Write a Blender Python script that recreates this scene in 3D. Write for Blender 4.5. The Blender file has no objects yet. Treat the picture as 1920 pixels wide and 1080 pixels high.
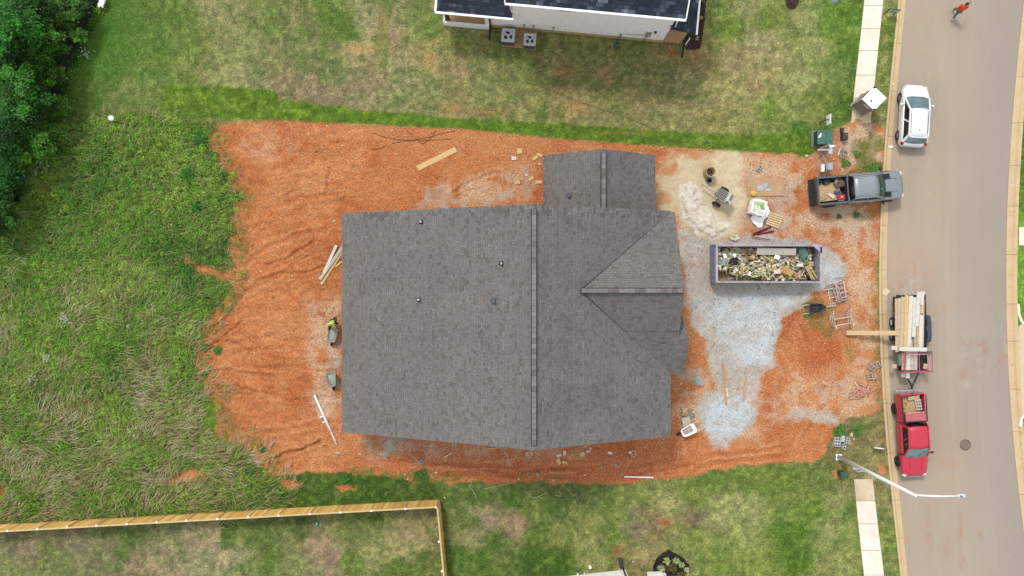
import bpy, bmesh, math, random
import numpy as np
from mathutils import Vector, Matrix, Euler

C = bpy.context.scene.collection
SC = bpy.context.scene
R = math.radians
random.seed(7)
RNG = np.random.default_rng(11)

# ------------------------------------------------------------------ camera
H = 53.0                       # drone height above the lot
cam_d = bpy.data.cameras.new('camera')
cam_d.sensor_width = 36.0
cam_d.lens = 28.0
cam_d.clip_start = 0.5
cam_d.clip_end = 3000.0
cam = bpy.data.objects.new('camera', cam_d)
cam.location = (0, 0, H)
cam.rotation_euler = (0, 0, 0)
C.objects.link(cam)
SC.camera = cam
# ------------------------------------------------------------------ world
SUN_EL = 55.0
SUN_DIR = Vector((-0.46, 0.89, 0)).normalized()      # horizontal direction towards the sun
w = bpy.data.worlds.new("World")
SC.world = w
w.use_nodes = True
nt = w.node_tree
sky = nt.nodes.new('ShaderNodeTexSky')
sky.sky_type = 'NISHITA'
sky.sun_disc = False
sky.sun_elevation = R(SUN_EL)
sky.sun_rotation = math.atan2(SUN_DIR.x, SUN_DIR.y)
sky.air_density = 1.0
sky.dust_density = 4.0
sky.ozone_density = 1.0
hs = nt.nodes.new('ShaderNodeHueSaturation')          # thin high cloud: a greyer sky
hs.inputs['Saturation'].default_value = 0.30
bgn = nt.nodes['Background']
bgn.inputs['Strength'].default_value = 0.105
nt.links.new(sky.outputs[0], hs.inputs['Color'])
cl = nt.nodes.new('ShaderNodeMix'); cl.data_type = 'RGBA'   # a veil of bright cloud evens the sky out
cl.inputs['Factor'].default_value = 0.6
cl.inputs[7].default_value = (8.0, 8.1, 8.3, 1)
nt.links.new(hs.outputs[0], cl.inputs[6])
nt.links.new(cl.outputs[2], bgn.inputs['Color'])
# ------------------------------------------------------------------ sun
sd = bpy.data.lights.new('sun', 'SUN')
sd.energy = 1.5
sd.angle = R(10)
sd.color = (1.0, 0.965, 0.91)
sun = bpy.data.objects.new('sun', sd)
v = Vector((SUN_DIR.x * math.cos(R(SUN_EL)), SUN_DIR.y * math.cos(R(SUN_EL)), math.sin(R(SUN_EL))))
sun.rotation_euler = v.to_track_quat('Z', 'Y').to_euler()
sun.location = v * 80
C.objects.link(sun)
SC.view_settings.view_transform = 'Standard'
SC.view_settings.look = 'None'
SC.view_settings.gamma = 1
SC.view_settings.exposure = 0.69

# ------------------------------------------------------------------ numbers
F = 1920 * 28.0 / 36.0
def at(px, py, z=0.0):
    """survey: photo pixel -> world point at height z (camera is straight above the origin)"""
    s = (H - z) / F
    return Vector(((px - 960) * s, (540 - py) * s, z))
K = 1.7
def srgb(r, g, b):
    """surface colour from how it looks in open light"""
    f = lambda c: ((c / 255.0) / 12.92 if c <= 10 else ((c / 255.0 + 0.055) / 1.055) ** 2.4)
    return (f(r) / K, f(g) / K, f(b) / K)

# lattice value noise, vectorised
def vnoise(x, y, scale, seed=0, octaves=3, rough=0.5):
    x = np.asarray(x, float); y = np.asarray(y, float)
    out = np.zeros_like(x); amp = 1.0; tot = 0.0
    for o in range(octaves):
        n = 256
        lat = np.random.default_rng(seed * 31 + o).random((n, n))
        fx = x / scale * (2 ** o) + 37.3 * o; fy = y / scale * (2 ** o) + 11.7 * o
        ix = np.floor(fx).astype(int); iy = np.floor(fy).astype(int)
        tx = fx - ix; ty = fy - iy
        tx = tx * tx * (3 - 2 * tx); ty = ty * ty * (3 - 2 * ty)
        a = lat[ix % n, iy % n]; b = lat[(ix + 1) % n, iy % n]
        c = lat[ix % n, (iy + 1) % n]; d = lat[(ix + 1) % n, (iy + 1) % n]
        out += amp * ((a * (1 - tx) + b * tx) * (1 - ty) + (c * (1 - tx) + d * tx) * ty)
        tot += amp; amp *= rough
    return out / tot
def sstep(a, b, x):
    t = np.clip((x - a) / (b - a), 0, 1)
    return t * t * (3 - 2 * t)
def poly_sd(x, y, pts):
    """signed distance to a polygon (negative inside), pts in metres"""
    x = np.asarray(x, float); y = np.asarray(y, float)
    d = np.full(x.shape, 1e18); inside = np.zeros(x.shape, bool)
    n = len(pts)
    for i in range(n):
        ax, ay = pts[i]; bx, by = pts[(i + 1) % n]
        ex, ey = bx - ax, by - ay
        t = np.clip(((x - ax) * ex + (y - ay) * ey) / (ex * ex + ey * ey + 1e-12), 0, 1)
        d = np.minimum(d, (x - ax - t * ex) ** 2 + (y - ay - t * ey) ** 2)
        cond = ((ay > y) != (by > y))
        with np.errstate(divide='ignore', invalid='ignore'):
            xi = ax + (y - ay) / (by - ay if by != ay else 1e-12) * ex
        inside ^= cond & (x < xi)
    d = np.sqrt(d)
    return np.where(inside, -d, d)
def line_d(x, y, pts):
    d = np.full(np.asarray(x).shape, 1e18)
    for i in range(len(pts) - 1):
        ax, ay = pts[i]; bx, by = pts[i + 1]
        ex, ey = bx - ax, by - ay
        t = np.clip(((x - ax) * ex + (y - ay) * ey) / (ex * ex + ey * ey + 1e-12), 0, 1)
        d = np.minimum(d, (x - ax - t * ex) ** 2 + (y - ay - t * ey) ** 2)
    return np.sqrt(d)
def W(pts):
    return [(at(a, b).x, at(a, b).y) for a, b in pts]

# ------------------------------------------------------------------ objects
def tag(o, label=None, cat=None, group=None, kind=None):
    if label: o['label'] = label
    if cat: o['category'] = cat
    if group: o['group'] = group
    if kind: o['kind'] = kind
    return o
def thing(name, label, cat, loc=(0, 0, 0), rz=0.0, group=None):
    o = bpy.data.objects.new(name, None)
    o.empty_display_size = 0.2
    C.objects.link(o)
    o.location = loc; o.rotation_euler = (0, 0, rz)
    return tag(o, label, cat, group)
def copy_tree(o, parent=None):
    c = o.copy(); C.objects.link(c)
    if parent: c.parent = parent
    for ch in list(o.children): copy_tree(ch, c)
    return c

class MB:
    """collects shapes; build() links them as ONE mesh object"""
    def __init__(s): s.v = []; s.f = []; s.m = []; s.sm = []
    def add(s, verts, faces, mi=0, smooth=False):
        b = len(s.v); s.v += [tuple(v) for v in verts]
        for f in faces:
            s.f.append([i + b for i in f]); s.m.append(mi); s.sm.append(smooth)
        return s
    def box(s, c, size, rz=0.0, mi=0, M=None, taper=1.0):
        hx, hy, hz = size[0] / 2, size[1] / 2, size[2] / 2
        V = []
        for z, t in ((-hz, 1.0), (hz, taper)):
            for x, y in ((-hx, -hy), (hx, -hy), (hx, hy), (-hx, hy)):
                V.append(Vector((x * t, y * t, z)))
        m = M if M is not None else Matrix.Rotation(rz, 3, 'Z')
        V = [m @ p + Vector(c) for p in V]
        return s.add(V, [(3, 2, 1, 0), (4, 5, 6, 7), (0, 1, 5, 4), (1, 2, 6, 5), (2, 3, 7, 6), (3, 0, 4, 7)], mi)
    def bar(s, p0, p1, wd, ht, mi=0, roll=0.0):
        p0 = Vector(p0); p1 = Vector(p1); d = p1 - p0; L = d.length
        if L < 1e-6: return s
        x = d / L; up = Vector((0, 0, 1))
        if abs(x.z) > 0.95: up = Vector((0, 1, 0))
        y = up.cross(x).normalized(); z = x.cross(y)
        if roll:
            q = Matrix.Rotation(roll, 3, x); y = q @ y; z = q @ z
        m = Matrix((x, y, z)).transposed()
        return s.box((p0 + p1) / 2, (L, wd, ht), M=m, mi=mi)
    def tube(s, pts, r, n=8, mi=0, caps=True, r1=None):
        pts = [Vector(p) for p in pts]; N = len(pts)
        rs = r if isinstance(r, (list, tuple)) else [r + ((r1 - r) * i / (N - 1) if r1 is not None else 0) for i in range(N)]
        V = []; prev = None
        for i, p in enumerate(pts):
            t = (pts[min(i + 1, N - 1)] - pts[max(i - 1, 0)]).normalized()
            if prev is None:
                a = Vector((0, 0, 1)) if abs(t.z) < 0.9 else Vector((1, 0, 0))
                u = t.cross(a).normalized()
            else:
                u = (prev - t * prev.dot(t)).normalized()
            prev = u; wv = t.cross(u)
            for k in range(n):
                an = 2 * math.pi * k / n
                V.append(p + (u * math.cos(an) + wv * math.sin(an)) * rs[i])
        Fs = []
        for i in range(N - 1):
            for k in range(n):
                Fs.append((i * n + k, i * n + (k + 1) % n, (i + 1) * n + (k + 1) % n, (i + 1) * n + k))
        b = len(s.v)
        s.add(V, Fs, mi, True)
        if caps:
            s.f.append([b + k for k in range(n)][::-1]); s.m.append(mi); s.sm.append(False)
            s.f.append([b + (N - 1) * n + k for k in range(n)]); s.m.append(mi); s.sm.append(False)
        return s
    def lathe(s, prof, c=(0, 0, 0), n=20, mi=0, M=None, smooth=True):
        V = []; c = Vector(c)
        for r, z in prof:
            for k in range(n):
                a = 2 * math.pi * k / n
                p = Vector((r * math.cos(a), r * math.sin(a), z))
                V.append((M @ p if M is not None else p) + c)
        Fs = []
        for i in range(len(prof) - 1):
            for k in range(n):
                Fs.append((i * n + k, i * n + (k + 1) % n, (i + 1) * n + (k + 1) % n, (i + 1) * n + k))
        return s.add(V, Fs, mi, smooth)
    def prism(s, poly, z0, z1, mi=0):
        a = sum(poly[i][0] * poly[(i + 1) % len(poly)][1] - poly[(i + 1) % len(poly)][0] * poly[i][1] for i in range(len(poly)))
        if a < 0: poly = poly[::-1]
        n = len(poly)
        V = [(p[0], p[1], z0) for p in poly] + [(p[0], p[1], z1) for p in poly]
        Fs = [tuple(range(n))[::-1], tuple(range(n, 2 * n))] + [(i, (i + 1) % n, n + (i + 1) % n, n + i) for i in range(n)]
        return s.add(V, Fs, mi)
    def slab(s, quad, t, mi=0):
        """thin plate of thickness t below the given (ccw from above) polygon of 3-D points"""
        q = [Vector(p) for p in quad]; n = len(q)
        V = q + [p - Vector((0, 0, t)) for p in q]
        Fs = [tuple(range(n)), tuple(range(n, 2 * n))[::-1]] + [(i, n + i, n + (i + 1) % n, (i + 1) % n) for i in range(n)]
        return s.add(V, Fs, mi)
    def blob(s, c, size, seed=0, rough=0.25, sub=2, mi=0, smooth=False, flat=0.0):
        bm = bmesh.new(); bmesh.ops.create_icosphere(bm, subdivisions=sub, radius=1.0)
        rn = random.Random(seed); off = [rn.uniform(-5, 5) for _ in range(3)]
        from mathutils import noise as mn
        V = []
        for v_ in bm.verts:
            p = v_.co.copy()
            k = 1 + rough * mn.noise(p * 1.6 + Vector(off)) * 1.6
            p = Vector((p.x * k * size[0], p.y * k * size[1], p.z * k * size[2]))
            V.append(p + Vector(c))
        Fs = [[v_.index for v_ in f.verts] for f in bm.faces]
        bm.free()
        return s.add(V, Fs, mi, smooth)
    def build(s, name, mat, parent=None, bevel=0.0, seg=2, smooth=None, loc=None):
        me = bpy.data.meshes.new(name)
        me.from_pydata(s.v, [], s.f)
        mats = mat if isinstance(mat, (list, tuple)) else [mat]
        for m_ in mats: me.materials.append(m_)
        me.polygons.foreach_set('material_index', s.m)
        me.polygons.foreach_set('use_smooth', [bool(x) if smooth is None else smooth for x in s.sm])
        me.update()
        o = bpy.data.objects.new(name, me); C.objects.link(o)
        if parent: o.parent = parent
        if loc is not None: o.location = loc
        if bevel > 0:
            b = o.modifiers.new('bevel', 'BEVEL'); b.width = bevel; b.segments = seg
            b.limit_method = 'ANGLE'; b.angle_limit = R(35)
        return o

def np_mesh(name, V, Q, mat, cols=None, parent=None, smooth=False, loc=None):
    """big mesh from arrays: V (n,3), Q (m,4 or 3), cols (n,3) -> point colour attribute 'tint'"""
    me = bpy.data.meshes.new(name)
    k = Q.shape[1]
    me.vertices.add(len(V)); me.vertices.foreach_set('co', np.ascontiguousarray(V, np.float32).ravel())
    me.loops.add(Q.size); me.loops.foreach_set('vertex_index', np.ascontiguousarray(Q, np.int32).ravel())
    me.polygons.add(len(Q)); me.polygons.foreach_set('loop_start', np.arange(len(Q), dtype=np.int32) * k)
    me.polygons.foreach_set('loop_total', np.full(len(Q), k, np.int32))
    if smooth: me.polygons.foreach_set('use_smooth', np.ones(len(Q), bool))
    me.materials.append(mat)
    me.update(calc_edges=True)
    if cols is not None:
        a = me.attributes.new('tint', 'FLOAT_COLOR', 'POINT')
        c4 = np.ones((len(V), 4), np.float32); c4[:, :3] = cols
        a.data.foreach_set('color', c4.ravel())
    o = bpy.data.objects.new(name, me); C.objects.link(o)
    if parent: o.parent = parent
    if loc is not None: o.location = loc
    return o

# ------------------------------------------------------------------ materials
def new_mat(name):
    m = bpy.data.materials.new(name); m.use_nodes = True
    n = m.node_tree.nodes; l = m.node_tree.links
    return m, n, l, n['Principled BSDF']
def ramp(n, l, src, stops, interp='LINEAR'):
    r = n.new('ShaderNodeValToRGB'); r.color_ramp.interpolation = interp
    e = r.color_ramp.elements
    while len(e) < len(stops): e.new(0.5)
    for i, (p, c) in enumerate(stops):
        e[i].position = p; e[i].color = (*c, 1) if len(c) == 3 else c
    l.new(src, r.inputs['Fac'])
    return r.outputs['Color']
def noise_tex(n, l, vec, scale, detail=4, rough=0.55):
    t = n.new('ShaderNodeTexNoise'); t.inputs['Scale'].default_value = scale
    t.inputs['Detail'].default_value = detail; t.inputs['Roughness'].default_value = rough
    if vec is not None: l.new(vec, t.inputs['Vector'])
    return t.outputs['Fac']
def mixc(n, l, fac, a, b, mode='MIX'):
    m = n.new('ShaderNodeMix'); m.data_type = 'RGBA'; m.blend_type = mode
    for sock, val in ((m.inputs['Factor'], fac), (m.inputs[6], a), (m.inputs[7], b)):
        if isinstance(val, (int, float)): sock.default_value = val
        elif isinstance(val, (tuple, list)): sock.default_value = (*val, 1) if len(val) == 3 else val
        else: l.new(val, sock)
    return m.outputs[2]
def math_n(n, l, op, a, b=None, clamp=False):
    m = n.new('ShaderNodeMath'); m.operation = op; m.use_clamp = clamp
    for i, val in enumerate((a, b)):
        if val is None: continue
        if isinstance(val, (int, float)): m.inputs[i].default_value = val
        else: l.new(val, m.inputs[i])
    return m.outputs[0]
def bump(n, l, b, h, strength=0.3, dist=0.02):
    bn = n.new('ShaderNodeBump'); bn.inputs['Strength'].default_value = strength
    bn.inputs['Distance'].default_value = dist
    l.new(h, bn.inputs['Height']); l.new(bn.outputs[0], b.inputs['Normal'])
_mats = {}
def M(name, col, rough=0.6, var=0.12, scale=6.0, metal=0.0, bmp=0.0, spec=0.4, col2=None, coat=0.0):
    """plain procedural material: colour with noise wear"""
    if name in _mats: return _mats[name]
    m, n, l, b = new_mat(name)
    tc = n.new('ShaderNodeTexCoord')
    f = noise_tex(n, l, tc.outputs['Object'], scale, 5, 0.6)
    if col2 is None:
        lo = tuple(c * (1 - var * 1.6) for c in col); hi = tuple(min(1, c * (1 + var * 1.6)) for c in col)
    else:
        lo, hi = col, col2
    c = ramp(n, l, f, [(0.3, lo), (0.7, hi)])
    l.new(c, b.inputs['Base Color'])
    b.inputs['Roughness'].default_value = rough
    b.inputs['Metallic'].default_value = metal
    b.inputs['Specular IOR Level'].default_value = spec
    if coat: b.inputs['Coat Weight'].default_value = coat; b.inputs['Coat Roughness'].default_value = 0.05
    if bmp: bump(n, l, b, f, bmp, 0.01)
    _mats[name] = m
    return m
def leaf_mat(name, trans=0.25):
    m, n, l, b = new_mat(name)
    a = n.new('ShaderNodeAttribute'); a.attribute_name = 'tint'
    l.new(a.outputs['Color'], b.inputs['Base Color'])
    b.inputs['Roughness'].default_value = 0.6; b.inputs['Specular IOR Level'].default_value = 0.25
    t = n.new('ShaderNodeBsdfTranslucent'); l.new(a.outputs['Color'], t.inputs['Color'])
    mx = n.new('ShaderNodeMixShader'); mx.inputs[0].default_value = trans
    l.new(b.outputs[0], mx.inputs[1]); l.new(t.outputs[0], mx.inputs[2])
    l.new(mx.outputs[0], n['Material Output'].inputs['Surface'])
    return m
LEAF = leaf_mat('leaf')
# ================================================================== ground
LIN = lambda c: np.array(srgb(*c))
def poly_curve(pts):
    ys = [p[1] for p in pts]; xs = [p[0] for p in pts]
    co = np.polyfit((np.array(ys) - 540) / 540.0, xs, 4)
    dco = np.polyder(co)
    def fn(py):
        t = (np.asarray(py, float) - 540) / 540.0
        tc = np.clip(t, -1.0, 1.0)
        return np.polyval(co, tc) + np.polyval(dco, tc) * (t - tc)
    return fn
road_l = poly_curve([(1700, 0), (1692, 80), (1686, 150), (1675, 270), (1670, 325), (1666.5, 385), (1664.5, 450), (1664, 540), (1665, 600), (1669, 675), (1672.5, 740), (1677, 810), (1684, 890), (1688, 940), (1695, 1000), (1704, 1080)])
kerb_l = poly_curve([(1684, 0), (1676, 80), (1669, 150), (1659, 270), (1655, 325), (1651, 385), (1648, 450), (1647.5, 540), (1649, 600), (1652, 675), (1655.5, 740), (1660, 810), (1667, 890), (1672, 940), (1679, 1000), (1688, 1080)])
road_r = poly_curve([(1922, 0), (1915, 80), (1907, 145), (1901, 200), (1897, 270), (1894, 340), (1891, 400), (1889, 480), (1889, 540), (1890, 640), (1894, 700), (1896, 750), (1901, 810), (1905, 850), (1911, 900), (1916, 950), (1920, 990), (1934, 1080)])
def kerb_r(py): return road_r(py) + 18.5

P_DIRT = W([(445, 228), (520, 226), (640, 232), (760, 238), (870, 243), (960, 252), (1010, 258), (1120, 266), (1250, 276), (1380, 284), (1480, 291), (1522, 294), (1540, 272), (1572, 240), (1604, 226), (1640, 236), (1662, 240), (1654, 330), (1646, 450), (1645, 560), (1648, 640), (1652, 700), (1655, 760), (1640, 775), (1600, 782), (1572, 800), (1552, 835), (1545, 856), (1530, 862), (1440, 869), (1380, 876), (1300, 888), (1200, 905), (1100, 908), (1000, 906), (900, 902), (860, 904), (800, 906), (720, 896), (650, 884), (560, 888), (508, 892), (480, 868), (470, 845), (440, 830), (410, 814), (406, 752), (385, 735), (375, 705), (366, 672), (372, 640), (392, 596), (425, 556), (436, 520), (428, 470), (432, 420), (436, 370), (420, 335), (406, 305), (390, 285), (386, 258), (400, 236)])
P_DIRT2 = [W(p) for p in (
    [(340, 470), (358, 482), (410, 505), (440, 505), (440, 530), (380, 515), (352, 500)],
    [(526, 904), (548, 900), (566, 910), (540, 918)], [(626, 910), (650, 906), (670, 913), (640, 919)],
    [(330, 890), (370, 875), (395, 888), (365, 910), (300, 905)], 
    
    
    [(0, 915), (12, 912), (14, 932), (0, 936)],
    [(1648, 872), (1662, 870), (1664, 886), (1654, 890)], [(1562, 882), (1570, 878), (1574, 886), (1566, 892)],
    )]
P_GRAVEL = [(W(p), s) for p, s in (
    ([(1268, 432), (1320, 445), (1400, 445), (1460, 440), (1520, 452), (1572, 474), (1588, 505), (1575, 540), (1540, 548), (1490, 566), (1462, 598), (1450, 640), (1452, 692), (1420, 700), (1350, 694), (1320, 650), (1300, 610), (1288, 560), (1282, 500)], 1.0),
    ([(1335, 680), (1430, 690), (1425, 760), (1340, 750)], .75),
    ([(1300, 760), (1340, 735), (1400, 742), (1418, 770), (1402, 806), (1352, 834), (1318, 815)], 1.0),
    ([(1400, 330), (1490, 340), (1480, 430), (1400, 450), (1385, 400)], 0.45),
    ([(725, 825), (752, 822), (745, 845), (722, 866), (714, 855)], 0.9),
    ([(600, 640), (634, 636), (634, 660), (600, 662)], 0.35), ([(585, 676), (636, 672), (637, 730), (590, 720)], 0.35),
    ([(796, 352), (830, 345), (838, 384), (780, 386)], 0.5), ([(845, 375), (960, 366), (960, 384), (845, 386)], 0.45),
    ([(984, 310), (998, 306), (1000, 372), (984, 370)], 0.4), ([(1532, 340), (1660, 420), (1650, 470), (1560, 420)], 0.3),
    ([(1560, 710), (1592, 700), (1592, 742), (1566, 738)], 0.6), ([(1470, 785), (1545, 768), (1585, 780), (1575, 792), (1490, 792)], 0.75),
    ([(1520, 720), (1552, 726), (1545, 750), (1530, 745)], 0.6), ([(1500, 300), (1560, 262), (1650, 265), (1640, 300), (1560, 330)], 0.3),
    ([(1255, 702), (1320, 690), (1345, 706), (1290, 735)], 0.5), ([(670, 832), (720, 818), (870, 828), (860, 850), (700, 862)], 0.35),
    ([(1262, 830), (1290, 830), (1285, 845), (1262, 842)], 0.6))]
P_SAND = W([(1232, 300), (1270, 286), (1330, 280), (1392, 284), (1400, 330), (1396, 390), (1386, 430), (1350, 446), (1310, 444), (1276, 428), (1264, 402), (1236, 390), (1234, 340)])
P_PALE = [(W(p), s) for p, s in (
    ([(1440, 320), (1490, 330), (1500, 380), (1470, 400), (1440, 380)], 0.5), ([(1470, 400), (1520, 410), (1530, 450), (1480, 450)], 0.6),
    ([(1455, 300), (1500, 300), (1500, 330), (1455, 330)], 0.7), ([(1480, 690), (1570, 690), (1600, 740), (1500, 780)], 0.45),
    ([(1270, 700), (1340, 730), (1300, 780), (1262, 790)], 0.5), ([(1232, 288), (1300, 296), (1290, 330), (1240, 340)], 0.45),
    ([(572, 560), (638, 560), (638, 800), (580, 790)], 0.6), ([(790, 340), (1000, 300), (1010, 384), (780, 388)], 0.55), ([(660, 826), (1100, 838), (1090, 866), (690, 862)], 0.45), ([(450, 250), (620, 240), (560, 290), (460, 300)], 0.3), ([(1580, 600), (1650, 600), (1650, 780), (1600, 760)], 0.35),
    ([(1575, 235), (1662, 232), (1660, 335), (1570, 335)], 1.0), ([(1590, 560), (1650, 560), (1650, 790), (1600, 780)], .5),
    ([(1390, 285), (1520, 296), (1650, 420), (1650, 600), (1590, 560), (1590, 470), (1500, 440), (1400, 450)], .62), ([(1236, 286), (1400, 284), (1400, 460), (1236, 460)], .5), ([(1470, 690), (1640, 690), (1640, 790), (1420, 800)], .5), ([(1262, 690), (1430, 690), (1430, 840), (1262, 800)], .55),
    ([(1000, 270), (1120, 268), (1040, 282), (1005, 285)], 0.4), ([(1560, 470), (1650, 470), (1650, 620), (1600, 600)], 0.3))]
GULLY = [(W(p), wd, dp) for p, wd, dp in (
    ([(503, 880), (507, 862), (530, 852), (560, 846), (585, 836), (602, 828)], .10, .16), ([(362, 664), (395, 652), (420, 630), (442, 612), (455, 600)], .08, .10),
    ([(452, 556), (436, 575), (420, 600), (385, 620)], .10, .10), ([(370, 590), (400, 566), (430, 556)], .07, .08),
    ([(378, 628), (400, 640), (430, 638), (470, 660)], .08, .09), ([(380, 700), (430, 692), (470, 700), (520, 706)], .08, .08), ([(390, 732), (440, 722), (480, 735), (560, 752)], .08, .07),
    ([(480, 528), (520, 512), (560, 510), (612, 500)], .08, .09), ([(498, 496), (530, 486), (560, 470), (590, 452)], .07, .09), ([(520, 370), (560, 356), (600, 364), (640, 352)], .05, .04),
    ([(500, 330), (540, 334), (570, 326), (650, 340)], .05, .03), ([(560, 420), (590, 440), (600, 470), (570, 486)], .05, .05), ([(470, 470), (480, 440), (500, 420), (512, 398)], .06, .05),
    ([(610, 368), (612, 340), (616, 315)], .07, .05), ([(650, 372), (700, 370), (724, 352)], .05, .03), ([(845, 360), (890, 345), (920, 340)], .07, .05), ([(860, 352), (905, 334), (935, 322)], .09, .06),
    ([(1180, 895), (1215, 885), (1250, 880), (1300, 872)], .12, .06), ([(830, 890), (900, 880), (980, 884), (1060, 878)], .09, .05), ([(660, 860), (720, 858), (780, 866)], .06, .05))]
TR2 = [W(p) for p in ([(378, 702), (470, 688), (560, 690), (634, 680)], [(392, 652), (450, 640), (540, 622), (630, 606)], [(432, 566), (480, 534), (545, 505), (615, 482)], [(436, 604), (520, 572), (580, 548), (632, 540)], [(408, 772), (500, 762), (575, 748), (634, 744)], [(455, 822), (540, 804), (600, 790), (634, 786)], [(478, 430), (505, 392), (560, 372), (636, 362)], [(450, 500), (500, 462), (560, 440), (610, 430)], [(700, 880), (830, 890), (980, 892), (1160, 896), (1320, 872), (1500, 850)], [(720, 862), (860, 872), (1010, 876), (1160, 880), (1300, 858), (1480, 838)], [(520, 880), (600, 872), (680, 874)], [(1020, 262), (1120, 272), (1200, 280), (1270, 296)], [(1440, 640), (1480, 700), (1490, 780), (1440, 830)], [(1500, 600), (1530, 680), (1545, 760), (1500, 830)], [(1400, 460), (1500, 420), (1600, 440), (1645, 470)], [(1590, 470), (1580, 520), (1600, 600), (1640, 640)])]
TRACKS = [W(p) for p in ([(430, 648), (500, 640), (560, 640), (632, 632)], [(440, 662), (520, 652), (632, 644)], [(430, 690), (500, 690), (560, 688), (634, 678)], [(440, 704), (540, 700), (632, 694)], [(1480, 560), (1460, 620), (1470, 700), (1440, 790)])]

P_LUSH = W([(305, 160), (420, 162), (516, 170), (524, 186), (600, 196), (680, 206), (760, 212), (860, 222), (1000, 228), (1100, 236), (1260, 246), (1420, 252), (1530, 255), (1533, 296), (1480, 291), (1380, 284), (1250, 276), (1120, 266), (1010, 256), (960, 252), (870, 243), (760, 238), (640, 232), (520, 226), (445, 226), (300, 214)])
P_MEADOW = W([(-900, 245), (60, 238), (200, 215), (300, 214), (400, 226), (398, 232), (394, 284), (410, 304), (428, 330), (434, 352), (446, 368), (432, 402), (434, 440), (428, 470), (436, 505), (424, 550), (386, 598), (372, 640), (366, 672), (375, 705), (385, 735), (406, 752), (410, 814), (470, 845), (508, 892), (520, 915), (410, 935), (405, 958), (0, 983), (-900, 1030)])
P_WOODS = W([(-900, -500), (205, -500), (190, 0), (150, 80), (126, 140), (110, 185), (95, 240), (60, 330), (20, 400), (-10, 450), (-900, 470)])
P_STRIP2 = W([(372, 752), (408, 750), (409, 812), (480, 868), (440, 845), (380, 810)])
FENCE_BASE = [(-700, 1022), (0, 982.5), (480, 955), (825, 937), (841, 1100), (860, 1300)]
P_YARD = W([(-700, 1022), (0, 982.5), (480, 955), (825, 937), (841, 1100), (870, 1400), (-700, 1400)])

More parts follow.
